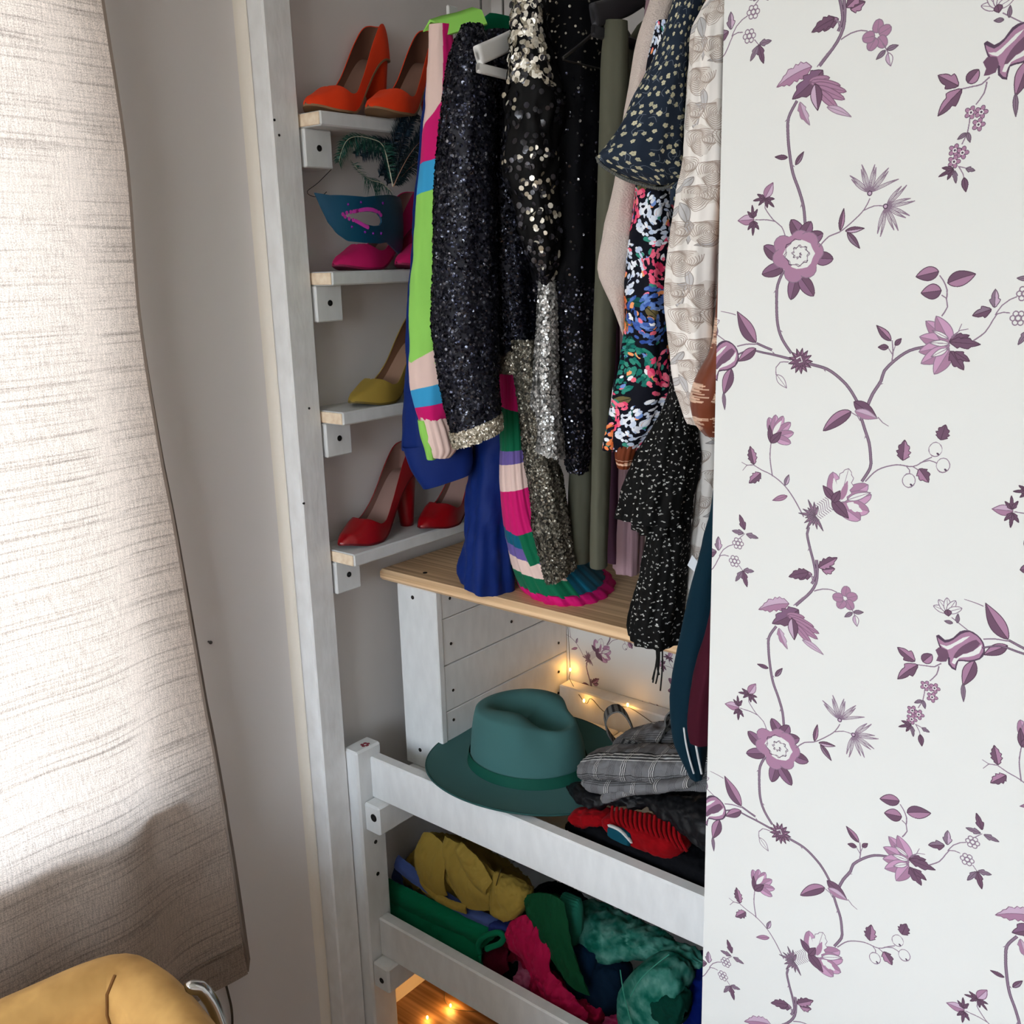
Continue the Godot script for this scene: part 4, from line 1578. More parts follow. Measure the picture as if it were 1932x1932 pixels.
func build_hanging() -> void:
	# the rail, above the top of the view
	var rail := thing("clothes_rail", "round metal rail at the wardrobe top from which all the clothes hang", "rail")
	part("tube", tube(PackedVector3Array([Vector3(0.001, 2.065, -0.295), Vector3(1.699, 2.065, -0.295)]), 0.0125, 16), M.chrome, rail)
	part("socket", cube(Vector3(0.0, 2.04, -0.32), Vector3(0.012, 2.09, -0.27), 0.003), M.frame, rail)
	part("socket", cube(Vector3(1.688, 2.04, -0.32), Vector3(1.70, 2.09, -0.27), 0.003), M.frame, rail)
	var dish := disc(7)
	var plastic := mat(Color(0.90, 0.92, 0.93, 0.22), 0.1)
	plastic.transparency = BaseMaterial3D.TRANSPARENCY_ALPHA
	var hooktop := 2.0775

	# 1 royal blue dress
	var blue := cloth(Color(0.03, 0.145, 0.42), {"rough": 0.62, "sheen": 0.3, "spec": 0.3})
	var g := thing("blue_dress", "plain royal blue dress with wide cuffed sleeve, hem pooling on the pine shelf", "dress")
	var L := loft([[Vector3(0.228, 1.852, -0.188), Vector3(0.007, 0, -0.007), 0.012], [Vector3(0.224, 1.797, -0.183), Vector3(0.009, 0, -0.009), 0.02], [Vector3(0.218, 1.693, -0.177), Vector3(0.013, 0, -0.013), 0.026], [Vector3(0.212, 1.577, -0.172), Vector3(0.018, -0.001, -0.018), 0.03], [Vector3(0.206, 1.448, -0.166), Vector3(0.022, -0.001, -0.022), 0.032], [Vector3(0.203, 1.323, -0.163), Vector3(0.029, -0.002, -0.028), 0.034], [Vector3(0.211, 1.249, -0.171), Vector3(0.04, 0.005, -0.04), 0.036]], 40, 0.012, {"noise": 0.006, "nscale": 16.0, "seed": 3, "fold": 0.05, "k": 4.0})
	part("sleeve", L.mesh, blue, g)
	L = loft([[Vector3(0.219, 1.257, -0.166), Vector3(0.042, 0.005, -0.041), 0.036], [Vector3(0.224, 1.217, -0.171), Vector3(0.038, 0.007, -0.037), 0.038], [Vector3(0.229, 1.191, -0.176), Vector3(0.03, 0.012, -0.03), 0.036]], 40, 0.008, {"power": 0.55, "noise": 0.002, "seed": 4, "open_top": true})
	part("cuff", L.mesh, blue, g)
	L = loft([[Vector3(0.28, 1.531, -0.273), Vector3(0.025, -0.001, -0.022), 0.024], [Vector3(0.279, 1.371, -0.264), Vector3(0.028, -0.001, -0.024), 0.028], [Vector3(0.275, 1.224, -0.25), Vector3(0.029, -0.001, -0.026), 0.032], [Vector3(0.274, 1.132, -0.234), Vector3(0.029, -0.001, -0.025), 0.036], [Vector3(0.279, 1.078, -0.22), Vector3(0.031, -0.001, -0.027), 0.042], [Vector3(0.274, 1.037, -0.225), Vector3(0.034, -0.002, -0.03), 0.055], [Vector3(0.27, 1.01, -0.229), Vector3(0.037, -0.002, -0.032), 0.062], [Vector3(0.269, 0.988, -0.231), Vector3(0.036, -0.008, -0.031), 0.058]], 56, 0.010, {"noise": 0.010, "nscale": 15.0, "seed": 7, "fold": 0.06, "fold2": 0.14, "k": 4.0, "phase": 0.8})
	part("skirt", L.mesh, blue, g)
	L = loft(slab_body(0.225, 1.86, 1.40, -0.17, -0.46, 0.016), 40, 0.03, {"noise": 0.004, "seed": 5})
	part("bodice", L.mesh, blue, g)
	hanger("hanger", "", Vector3(0.225, hooktop, -0.310), 0.10, 0.05, M.frame, 0.014, 0.008, true, g)

	# 2 colour-block pleated dress
	g = thing("pleated_dress", "colour block dress in lime, magenta, sky blue and cream with pleated skirt", "dress")
	var blocks := printed(paint_blocks(), Vector3.ONE, 0.7, {"sheen": 0.2})
	L = loft([[Vector3(0.292, 1.899, -0.141), Vector3(0.011, 0, -0.011), 0.01], [Vector3(0.291, 1.838, -0.141), Vector3(0.016, 0, -0.015), 0.02], [Vector3(0.289, 1.778, -0.138), Vector3(0.018, 0, -0.017), 0.026], [Vector3(0.284, 1.717, -0.134), Vector3(0.021, -0.001, -0.02), 0.03], [Vector3(0.279, 1.655, -0.129), Vector3(0.022, -0.001, -0.022), 0.033], [Vector3(0.275, 1.575, -0.125), Vector3(0.025, -0.001, -0.024), 0.034], [Vector3(0.27, 1.494, -0.12), Vector3(0.027, -0.001, -0.026), 0.034], [Vector3(0.267, 1.427, -0.117), Vector3(0.027, -0.001, -0.026), 0.034], [Vector3(0.266, 1.368, -0.116), Vector3(0.027, -0.001, -0.026), 0.032], [Vector3(0.266, 1.325, -0.116), Vector3(0.022, -0.001, -0.021), 0.026], [Vector3(0.264, 1.305, -0.114), Vector3(0.016, -0.001, -0.015), 0.018]], 48, 0.010, {"unit": true, "noise": 0.0045, "nscale": 18.0, "seed": 11, "fold": 0.04, "k": 5.0})
	part("sleeve", L.mesh, blocks, g)
	var cuffm := cloth(CREAM, {"rough": 0.75})
	L = loft([[Vector3(0.267, 1.311, -0.111), Vector3(0.016, -0.001, -0.016), 0.016], [Vector3(0.27, 1.294, -0.114), Vector3(0.018, -0.001, -0.017), 0.022], [Vector3(0.273, 1.272, -0.117), Vector3(0.018, -0.001, -0.017), 0.026], [Vector3(0.275, 1.256, -0.119), Vector3(0.017, -0.001, -0.016), 0.024], [Vector3(0.273, 1.244, -0.117), Vector3(0.012, -0.001, -0.011), 0.016]], 60, 0.006, {"fold": 0.09, "k": 13.0})
	part("gathered_cuff", L.mesh, cuffm, g, "cream gathered cuff")
	L = loft([[Vector3(0.255, 1.307, -0.098), Vector3(0.006, 0, -0.005), 0.012], [Vector3(0.258, 1.282, -0.102), Vector3(0.007, 0, -0.007), 0.018], [Vector3(0.261, 1.26, -0.105), Vector3(0.006, 0, -0.006), 0.019], [Vector3(0.263, 1.241, -0.106), Vector3(0.005, 0, -0.005), 0.01]], 30, 0.006, {"fold": 0.07, "k": 6.0, "seed": 4})
	part("cuff_tie", L.mesh, cloth(LIME, {"rough": 0.7}), g, "lime green end of the cuff")
	L = loft([[Vector3(0.345, 1.464, -0.222), Vector3(0.019, -0.001, -0.016), 0.03], [Vector3(0.346, 1.387, -0.223), Vector3(0.018, -0.001, -0.015), 0.034], [Vector3(0.348, 1.29, -0.225), Vector3(0.021, -0.001, -0.018), 0.04], [Vector3(0.347, 1.198, -0.23), Vector3(0.025, -0.001, -0.021), 0.046], [Vector3(0.349, 1.131, -0.243), Vector3(0.03, -0.001, -0.025), 0.055], [Vector3(0.355, 1.069, -0.27), Vector3(0.043, -0.001, -0.034), 0.075], [Vector3(0.364, 1.024, -0.299), Vector3(0.057, -0.001, -0.044), 0.1], [Vector3(0.37, 1.001, -0.317), Vector3(0.063, -0.001, -0.048), 0.115]], 128, 0.010, {"unit": true, "fold": 0.035, "fold2": 0.03, "k": 17.0, "noise": 0.003, "seed": 13})
	part("skirt", L.mesh, printed(paint_skirt(), Vector3.ONE, 0.72, {"sheen": 0.2}), g)
	L = loft([[Vector3(0.37, 1.004, -0.317), Vector3(0.065, -0.001, -0.049), 0.116], [Vector3(0.374, 0.994, -0.323), Vector3(0.068, -0.001, -0.051), 0.124], [Vector3(0.378, 0.985, -0.328), Vector3(0.065, -0.001, -0.049), 0.122]], 128, 0.006, {"fold": 0.03, "k": 19.0, "seed": 14, "noise": 0.003})
	part("hem_band", L.mesh, cloth(PINK, {"rough": 0.7, "sheen": 0.3}), g, "magenta pleated band at the hem")
	L = loft(slab_body(0.285, 1.885, 1.38, -0.15, -0.46, 0.018), 40, 0.03, {"noise": 0.004, "seed": 15})
	part("bodice", L.mesh, cloth(EMERALD), g)
	L = loft([[Vector3(0.281, 1.904, -0.148), Vector3(0.006, 0, -0.006), 0.01], [Vector3(0.296, 1.911, -0.162), Vector3(0.009, 0, -0.008), 0.016], [Vector3(0.316, 1.917, -0.18), Vector3(0.011, 0, -0.01), 0.018], [Vector3(0.332, 1.926, -0.194), Vector3(0.01, 0, -0.009), 0.02]], 24, 0.008, {"axis": Vector3(1, 0, 0)})
	var st := [Vector3(0.279, 1.899, -0.138), Vector3(0.292, 1.904, -0.15), Vector3(0.309, 1.908, -0.165), Vector3(0.326, 1.915, -0.182)]
	var SH := []
	for q in st:
		SH.append(PackedVector3Array([q + Vector3(-0.018, -0.006, 0.004), q + Vector3(-0.006, 0.008, 0), q + Vector3(0.012, 0.002, 0), q + Vector3(0.022, -0.018, 0)]))
	part("shoulder_yoke", slab(SH, 0.004), cloth(LIME, {"rough": 0.7}), g, "lime green shoulder")
	# clear plastic hanger with its size tag
	var ch := hanger("plastic_hanger", "clear plastic hanger over the lime shoulder at the picture top", Vector3(0.285, hooktop, -0.295), 0.11, 0.035, plastic, 0.024, 0.006, false)
	var tagm := part("size_tag", box(Vector3(0.006, 0.024, 0.022), 0.002), mat(Color(0.85, 0.85, 0.84, 1.0), 0.5), ch)
	tagm.position = Vector3(0.285, 1.919, -0.174) - ch.position

	# 3 navy sequined jacket with gold bands
	var navy_base := mat(Color(0.07, 0.075, 0.12), 0.6, {"spec": 0.4})
	var navy_seq := mat(Color(1, 1, 1), 0.2, {"metal": 0.75, "tint": true})
	var gold_seq := mat(Color(1, 1, 1), 0.25, {"metal": 0.5, "tint": true})
	g = thing("sequin_jacket", "navy jacket covered in fine dark sequins, gold sequin bands at cuff and hem", "jacket")
	L = loft([[Vector3(0.376, 1.88, -0.116), Vector3(0.01, 0, -0.009), 0.016], [Vector3(0.372, 1.842, -0.113), Vector3(0.021, -0.001, -0.018), 0.034], [Vector3(0.369, 1.774, -0.109), Vector3(0.027, -0.001, -0.024), 0.044], [Vector3(0.363, 1.679, -0.105), Vector3(0.031, -0.001, -0.028), 0.046], [Vector3(0.358, 1.565, -0.1), Vector3(0.034, -0.001, -0.03), 0.046], [Vector3(0.356, 1.471, -0.098), Vector3(0.035, -0.001, -0.031), 0.046], [Vector3(0.357, 1.391, -0.099), Vector3(0.035, -0.001, -0.031), 0.046], [Vector3(0.361, 1.329, -0.103), Vector3(0.033, -0.001, -0.029), 0.045], [Vector3(0.365, 1.307, -0.106), Vector3(0.03, 0.013, -0.027), 0.044]], 48, 0.012, {"noise": 0.005, "nscale": 14.0, "seed": 21, "fold": 0.05, "k": 4.0})
	var sl := part("sleeve", L.mesh, navy_base, g)
	sprinkle(sl, L, dish, navy_seq, 11000, 0.0025, 0.34, Color(0.010, 0.011, 0.022), Color(0.26, 0.27, 0.31), 0.022, [0.12, 0.92, 0.0, 1.0])
	L = loft([[Vector3(0.366, 1.31, -0.104), Vector3(0.03, 0.014, -0.027), 0.046], [Vector3(0.367, 1.299, -0.105), Vector3(0.03, 0.014, -0.026), 0.047], [Vector3(0.368, 1.286, -0.106), Vector3(0.029, 0.013, -0.025), 0.046]], 48, 0.006, {"noise": 0.002, "seed": 22})
	sl = part("cuff_band", L.mesh, mat(Color(0.16, 0.14, 0.11), 0.6), g, "gold sequin band at the cuff")
	sprinkle(sl, L, dish, gold_seq, 1900, 0.0024, 0.45, Color(0.36, 0.32, 0.24), Color(0.95, 0.90, 0.78), 0.32, [0.12, 0.92, 0.0, 1.0])
	L = loft([[Vector3(0.36, 1.888, -0.209), Vector3(0.03, -0.001, -0.023), 0.02], [Vector3(0.359, 1.829, -0.208), Vector3(0.036, -0.001, -0.028), 0.035], [Vector3(0.364, 1.706, -0.195), Vector3(0.037, -0.001, -0.029), 0.042], [Vector3(0.367, 1.588, -0.191), Vector3(0.036, -0.001, -0.029), 0.044], [Vector3(0.37, 1.482, -0.194), Vector3(0.033, -0.001, -0.026), 0.044], [Vector3(0.377, 1.409, -0.199), Vector3(0.026, -0.001, -0.021), 0.044]], 48, 0.014, {"noise": 0.007, "nscale": 13.0, "seed": 23, "fold": 0.06, "k": 5.0})
	sl = part("body", L.mesh, navy_base, g)
	sprinkle(sl, L, dish, navy_seq, 10000, 0.0025, 0.34, Color(0.008, 0.009, 0.018), Color(0.16, 0.165, 0.19), 0.012, [0.15, 0.85, 0.0, 1.0])
	L = loft([[Vector3(0.379, 1.417, -0.201), Vector3(0.025, 0.004, -0.02), 0.046], [Vector3(0.379, 1.402, -0.201), Vector3(0.025, 0.003, -0.02), 0.047], [Vector3(0.379, 1.383, -0.201), Vector3(0.024, 0.003, -0.019), 0.046]], 48, 0.006, {"noise": 0.002, "seed": 24})
	sl = part("hem_band", L.mesh, mat(Color(0.16, 0.14, 0.11), 0.6), g, "gold sequin band at the jacket hem")
	sprinkle(sl, L, dish, gold_seq, 1500, 0.0024, 0.45, Color(0.24, 0.21, 0.16), Color(0.66, 0.61, 0.50), 0.2, [0.12, 0.92, 0.0, 1.0])
	hanger("hanger", "", Vector3(0.385, hooktop, -0.295), 0.12, 0.05, M.hole, 0.014, 0.008, true, g)

	# 4 white hanger with the black top of large paillettes
	hanger("white_hanger", "white wooden hanger whose end pokes out between navy jacket and gold sequins", Vector3(0.425, hooktop - 0.004, -0.275), 0.205, 0.085, M.frame, 0.026, 0.011)
	var black := mat(Color(0.018, 0.018, 0.022), 0.7, {"spec": 0.3})
	var pail := mat(Color(1, 1, 1), 0.25, {"metal": 0.35, "tint": true, "spec": 0.8})
	g = thing("paillette_top", "black top with large loose gold sequins draped over the white hanger", "top")
	L = loft([[Vector3(0.471, 1.938, -0.122), Vector3(0.011, 0, -0.009), 0.02], [Vector3(0.471, 1.906, -0.122), Vector3(0.014, -0.001, -0.011), 0.028], [Vector3(0.473, 1.845, -0.123), Vector3(0.021, -0.001, -0.017), 0.034], [Vector3(0.475, 1.798, -0.125), Vector3(0.027, -0.001, -0.022), 0.04], [Vector3(0.476, 1.763, -0.126), Vector3(0.032, -0.001, -0.025), 0.042], [Vector3(0.473, 1.725, -0.124), Vector3(0.032, -0.001, -0.025), 0.043], [Vector3(0.472, 1.693, -0.122), Vector3(0.032, -0.001, -0.025), 0.043], [Vector3(0.473, 1.657, -0.123), Vector3(0.028, -0.001, -0.022), 0.042], [Vector3(0.477, 1.621, -0.127), Vector3(0.023, -0.001, -0.018), 0.04], [Vector3(0.482, 1.58, -0.131), Vector3(0.021, -0.001, -0.017), 0.036], [Vector3(0.484, 1.543, -0.132), Vector3(0.012, 0, -0.01), 0.028], [Vector3(0.485, 1.52, -0.133), Vector3(0.004, 0, -0.003), 0.012]], 48, 0.010, {"noise": 0.010, "nscale": 17.0, "seed": 31, "fold": 0.07, "k": 5.0, "phase": 2.0, "ystretch": 0.7})
	sl = part("drape", L.mesh, black, g)
	var gold_lo := Color(0.36, 0.32, 0.24)
	var gold_hi := Color(0.92, 0.88, 0.77)
	sprinkle(sl, L, dish, pail, 420, 0.0046, 0.22, gold_lo, gold_hi, 0.5, [0.26, 0.66, 0.0, 0.36])
	sprinkle(sl, L, dish, pail, 60, 0.0040, 0.22, gold_lo, gold_hi, 0.5, [0.24, 0.42, 0.36, 0.55])
	sprinkle(sl, L, dish, pail, 100, 0.0036, 0.25, gold_lo, gold_hi, 0.5, [0.24, 0.70, 0.555, 0.60])
	sprinkle(sl, L, dish, pail, 80, 0.0040, 0.25, gold_lo, gold_hi, 0.4, [0.42, 0.74, 0.62, 0.98])
	sprinkle(sl, L, dish, pail, 420, 0.0044, 0.22, Color(0.012, 0.012, 0.018), Color(0.07, 0.07, 0.09), 0.1, [0.22, 0.78, 0.0, 1.0])
	# 5 black sequined dress behind it
	g = thing("black_dress", "long black dress with sparse sequin stripes at the shoulder, behind the gold sequins", "dress")
	L = loft([[Vector3(0.474, 1.945, -0.233), Vector3(0.036, -0.002, -0.023), 0.02], [Vector3(0.48, 1.871, -0.216), Vector3(0.038, -0.002, -0.025), 0.035], [Vector3(0.484, 1.784, -0.202), Vector3(0.04, -0.002, -0.027), 0.04], [Vector3(0.483, 1.696, -0.194), Vector3(0.041, -0.002, -0.029), 0.042], [Vector3(0.481, 1.584, -0.191), Vector3(0.041, -0.001, -0.029), 0.042], [Vector3(0.481, 1.491, -0.19), Vector3(0.037, -0.001, -0.026), 0.042], [Vector3(0.484, 1.387, -0.195), Vector3(0.029, -0.001, -0.021), 0.042], [Vector3(0.491, 1.306, -0.193), Vector3(0.022, 0, -0.016), 0.04], [Vector3(0.495, 1.232, -0.197), Vector3(0.011, 0, -0.008), 0.03]], 48, 0.014, {"noise": 0.008, "nscale": 13.0, "seed": 33, "fold": 0.06, "k": 5.0})
	sl = part("body", L.mesh, mat(Color(0.022, 0.024, 0.040), 0.75, {"spec": 0.25}), g)
	sprinkle(sl, L, dish, pail, 260, 0.0019, 0.28, Color(0.20, 0.18, 0.14), Color(0.60, 0.56, 0.47), 0.2, [0.34, 0.76, 0.0, 0.20])
	sprinkle(sl, L, dish, navy_seq, 260, 0.0021, 0.3, Color(0.015, 0.015, 0.025), Color(0.22, 0.21, 0.20), 0.08, [0.45, 0.8, 0.2, 0.6])
	sprinkle(sl, L, dish, navy_seq, 2200, 0.0022, 0.35, Color(0.015, 0.016, 0.028), Color(0.20, 0.20, 0.22), 0.10, [0.2, 0.72, 0.6, 1.0])
	hanger("wire_hanger", "thin wire hanger under the black sequin stripes", Vector3(0.53, hooktop, -0.295), 0.17, 0.10, M.steel, 0.004, 0.004)
	# 6 silver flared sleeve and long pewter dress
	g = thing("pewter_dress", "long pewter grey dress covered all over in matte sequins, reaching the pine shelf", "dress")
	L = loft([[Vector3(0.406, 1.434, -0.186), Vector3(0.019, -0.001, -0.015), 0.03], [Vector3(0.409, 1.385, -0.184), Vector3(0.017, -0.001, -0.013), 0.032], [Vector3(0.413, 1.326, -0.187), Vector3(0.015, 0, -0.011), 0.034], [Vector3(0.42, 1.257, -0.192), Vector3(0.017, 0, -0.014), 0.036], [Vector3(0.429, 1.191, -0.199), Vector3(0.02, -0.001, -0.016), 0.04], [Vector3(0.435, 1.124, -0.204), Vector3(0.023, -0.001, -0.018), 0.042], [Vector3(0.439, 1.078, -0.212), Vector3(0.023, -0.001, -0.018), 0.044], [Vector3(0.44, 1.047, -0.218), Vector3(0.02, 0.014, -0.016), 0.04]], 44, 0.012, {"noise": 0.006, "nscale": 15.0, "seed": 41, "fold": 0.09, "k": 4.0, "phase": 1.2})
	sl = part("skirt", L.mesh, mat(Color(0.13, 0.12, 0.10), 0.6), g)
	sprinkle(sl, L, dish, gold_seq, 9500, 0.0023, 0.40, Color(0.13, 0.12, 0.095), Color(0.42, 0.39, 0.32), 0.10, [0.12, 0.9, 0.0, 1.0])
	L = loft([[Vector3(0.482, 1.546, -0.144), Vector3(0.006, 0, -0.005), 0.012], [Vector3(0.481, 1.501, -0.143), Vector3(0.009, 0, -0.007), 0.016], [Vector3(0.48, 1.447, -0.142), Vector3(0.011, 0, -0.009), 0.02], [Vector3(0.478, 1.392, -0.141), Vector3(0.014, 0, -0.011), 0.024], [Vector3(0.477, 1.335, -0.14), Vector3(0.017, 0, -0.013), 0.028]], 36, 0.008, {"noise": 0.003, "seed": 42, "fold": 0.08, "k": 4.0})
	sl = part("sleeve", L.mesh, mat(Color(0.26, 0.26, 0.255), 0.5), g, "paler silver flared sleeve")
	sprinkle(sl, L, dish, gold_seq, 2600, 0.0024, 0.30, Color(0.34, 0.34, 0.33), Color(0.85, 0.85, 0.83), 0.18, [0.12, 0.9, 0.0, 1.0])
	L = loft([[Vector3(0.477, 1.341, -0.144), Vector3(0.013, 0, -0.01), 0.022], [Vector3(0.48, 1.303, -0.146), Vector3(0.013, 0, -0.01), 0.027], [Vector3(0.48, 1.265, -0.146), Vector3(0.016, -0.006, -0.012), 0.03]], 36, 0.008, {"noise": 0.003, "seed": 43, "fold": 0.10, "k": 5.0})
	sl = part("sleeve_flounce", L.mesh, mat(Color(0.26, 0.26, 0.255), 0.5), g, "silver flounce below the sleeve")
	sprinkle(sl, L, dish, gold_seq, 1500, 0.0024, 0.35, Color(0.30, 0.30, 0.29), Color(0.80, 0.80, 0.78), 0.18, [0.12, 0.9, 0.0, 1.0])
	L = loft(slab_body(0.465, 1.86, 1.42, -0.20, -0.46, 0.015), 30, 0.04, {"noise": 0.004, "seed": 44})
	part("bodice", L.mesh, mat(Color(0.13, 0.12, 0.10), 0.6), g)
	hanger("hanger", "", Vector3(0.465, hooktop, -0.295), 0.12, 0.05, M.hole, 0.012, 0.006, true, g)

	# 7 olive dress
	var olive := cloth(Color(0.335, 0.335, 0.285), {"rough": 0.8})
	g = thing("olive_dress", "plain olive grey dress hanging in two long smooth folds", "dress")
	L = loft([[Vector3(0.465, 1.302, -0.264), Vector3(0.017, 0, -0.011), 0.03], [Vector3(0.46, 1.25, -0.261), Vector3(0.018, 0, -0.012), 0.032], [Vector3(0.458, 1.206, -0.259), Vector3(0.019, 0, -0.012), 0.034], [Vector3(0.454, 1.124, -0.257), Vector3(0.019, 0, -0.012), 0.035], [Vector3(0.451, 1.064, -0.255), Vector3(0.019, 0, -0.012), 0.034]], 40, 0.014, {"noise": 0.004, "nscale": 10.0, "seed": 51, "fold": 0.05, "k": 3.0})
	part("skirt_fold", L.mesh, olive, g)
	L = loft([[Vector3(0.591, 1.859, -0.161), Vector3(0.013, -0.001, -0.008), 0.014], [Vector3(0.59, 1.807, -0.16), Vector3(0.015, -0.001, -0.01), 0.02], [Vector3(0.588, 1.727, -0.159), Vector3(0.015, -0.001, -0.01), 0.024], [Vector3(0.584, 1.616, -0.156), Vector3(0.015, -0.001, -0.01), 0.026], [Vector3(0.578, 1.471, -0.152), Vector3(0.014, 0, -0.009), 0.026], [Vector3(0.573, 1.318, -0.149), Vector3(0.012, 0, -0.008), 0.024], [Vector3(0.57, 1.198, -0.147), Vector3(0.012, 0, -0.008), 0.023], [Vector3(0.568, 1.101, -0.146), Vector3(0.011, 0, -0.007), 0.022]], 40, 0.014, {"noise": 0.003, "nscale": 10.0, "seed": 52, "fold": 0.05, "k": 3.0})
	part("front_fold", L.mesh, olive, g)
	L = loft(slab_body(0.575, 1.86, 1.30, -0.21, -0.46, 0.018, 1.0), 40, 0.03, {"noise": 0.005, "seed": 53})
	part("body", L.mesh, olive, g)
	hanger("charcoal_hanger", "thick charcoal plastic hanger at the picture top, above the olive dress", Vector3(0.580, hooktop, -0.295), 0.17, 0.055, mat(Color(0.20, 0.20, 0.215), 0.35), 0.030, 0.010)
	# 8 rose skirt behind
	g = thing("rose_skirt", "dusty rose satin skirt hanging between olive dress and black floral dress", "skirt")
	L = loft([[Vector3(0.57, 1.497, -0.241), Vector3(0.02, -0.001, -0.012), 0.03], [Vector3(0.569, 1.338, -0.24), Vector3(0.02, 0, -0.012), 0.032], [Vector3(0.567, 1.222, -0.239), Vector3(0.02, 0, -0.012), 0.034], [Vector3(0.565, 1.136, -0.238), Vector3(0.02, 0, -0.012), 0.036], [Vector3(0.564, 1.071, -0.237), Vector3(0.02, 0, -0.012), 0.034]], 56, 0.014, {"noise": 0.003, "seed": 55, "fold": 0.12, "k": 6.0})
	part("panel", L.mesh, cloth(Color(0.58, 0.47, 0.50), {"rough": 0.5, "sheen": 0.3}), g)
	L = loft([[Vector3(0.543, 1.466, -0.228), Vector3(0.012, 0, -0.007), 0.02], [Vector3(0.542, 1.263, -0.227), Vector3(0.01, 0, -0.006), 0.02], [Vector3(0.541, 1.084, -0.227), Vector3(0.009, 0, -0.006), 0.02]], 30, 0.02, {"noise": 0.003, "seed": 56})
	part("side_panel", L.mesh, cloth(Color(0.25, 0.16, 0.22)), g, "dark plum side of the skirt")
	hanger("hanger", "", Vector3(0.615, hooktop, -0.295), 0.10, 0.02, M.frame, 0.012, 0.008, true, g)
	L = loft([[Vector3(0.615, 1.915, -0.295), Vector3(0, 0, -0.09), 0.012], [Vector3(0.615, 1.75, -0.28), Vector3(0, 0, -0.10), 0.018], [Vector3(0.612, 1.50, -0.27), Vector3(0, 0, -0.08), 0.024]], 30, 0.03, {"noise": 0.003})
	part("waist", L.mesh, cloth(Color(0.58, 0.47, 0.50), {"rough": 0.5}), g)

	# 9 beige cardigan
	var knit := cloth(Color(0.79, 0.735, 0.70), {"relief": true, "bump": M.fine, "depth": 0.12, "tri": 14.0, "sheen": 0.4})
	g = thing("beige_cardigan", "soft beige knitted cardigan with a pointed drooping sleeve", "cardigan")
	L = loft([[Vector3(0.678, 1.893, -0.15), Vector3(0.014, -0.001, -0.009), 0.014], [Vector3(0.673, 1.862, -0.146), Vector3(0.016, -0.001, -0.01), 0.022], [Vector3(0.664, 1.828, -0.141), Vector3(0.018, -0.001, -0.011), 0.03], [Vector3(0.652, 1.776, -0.133), Vector3(0.015, -0.001, -0.01), 0.034], [Vector3(0.647, 1.738, -0.13), Vector3(0.016, -0.001, -0.01), 0.034], [Vector3(0.641, 1.679, -0.126), Vector3(0.017, -0.001, -0.011), 0.032], [Vector3(0.632, 1.626, -0.121), Vector3(0.017, -0.001, -0.011), 0.03], [Vector3(0.626, 1.588, -0.117), Vector3(0.019, -0.001, -0.012), 0.028], [Vector3(0.62, 1.539, -0.113), Vector3(0.02, -0.001, -0.013), 0.024], [Vector3(0.623, 1.508, -0.115), Vector3(0.013, 0, -0.008), 0.02], [Vector3(0.628, 1.478, -0.118), Vector3(0.007, 0, -0.004), 0.014], [Vector3(0.631, 1.45, -0.12), Vector3(0.002, 0, -0.001), 0.006]], 40, 0.012, {"noise": 0.004, "nscale": 11.0, "seed": 61, "fold": 0.05, "k": 3.0})
	part("sleeve", L.mesh, knit, g)
	L = loft(slab_body(0.652, 1.87, 1.30, -0.19, -0.46, 0.016), 40, 0.03, {"noise": 0.004, "seed": 62})
	part("body", L.mesh, knit, g)
	hanger("hanger", "", Vector3(0.650, hooktop, -0.295), 0.12, 0.05, M.frame, 0.014, 0.008, true, g)

	# 10 blouse of many-coloured blossoms
	var blossom := printed(paint_blossoms(), Vector3(1.0 / 0.27, 1.0 / 0.27, 1), 0.75)
	g = thing("blossom_blouse", "dark blouse printed with pink, orange, white and blue blossoms, gathered cuff", "blouse")
	L = loft([[Vector3(0.702, 1.835, -0.116), Vector3(0.014, -0.001, -0.008), 0.012], [Vector3(0.699, 1.799, -0.114), Vector3(0.018, -0.001, -0.011), 0.02], [Vector3(0.695, 1.731, -0.112), Vector3(0.022, -0.001, -0.013), 0.03], [Vector3(0.688, 1.649, -0.108), Vector3(0.022, -0.001, -0.014), 0.034], [Vector3(0.683, 1.59, -0.105), Vector3(0.023, -0.001, -0.014), 0.036], [Vector3(0.679, 1.53, -0.102), Vector3(0.024, -0.001, -0.015), 0.036], [Vector3(0.677, 1.475, -0.101), Vector3(0.025, -0.001, -0.015), 0.036], [Vector3(0.677, 1.426, -0.101), Vector3(0.028, 0, -0.017), 0.036], [Vector3(0.676, 1.38, -0.1), Vector3(0.033, 0, -0.02), 0.036], [Vector3(0.67, 1.34, -0.097), Vector3(0.031, 0, -0.018), 0.032], [Vector3(0.661, 1.317, -0.092), Vector3(0.026, 0, -0.016), 0.026], [Vector3(0.656, 1.297, -0.089), Vector3(0.019, 0, -0.011), 0.018]], 48, 0.010, {"noise": 0.006, "nscale": 16.0, "seed": 65, "fold": 0.07, "k": 5.0})
	part("sleeve", L.mesh, blossom, g)
	L = loft([[Vector3(0.65, 1.395, -0.083), Vector3(0.007, 0, -0.004), 0.014], [Vector3(0.644, 1.348, -0.08), Vector3(0.007, 0, -0.004), 0.018], [Vector3(0.639, 1.315, -0.077), Vector3(0.008, 0, -0.005), 0.018], [Vector3(0.637, 1.298, -0.075), Vector3(0.007, 0, -0.005), 0.014]], 30, 0.010, {"noise": 0.004, "seed": 66})
	part("sleeve_vent", L.mesh, blossom, g, "loose pointed flap beside the cuff")
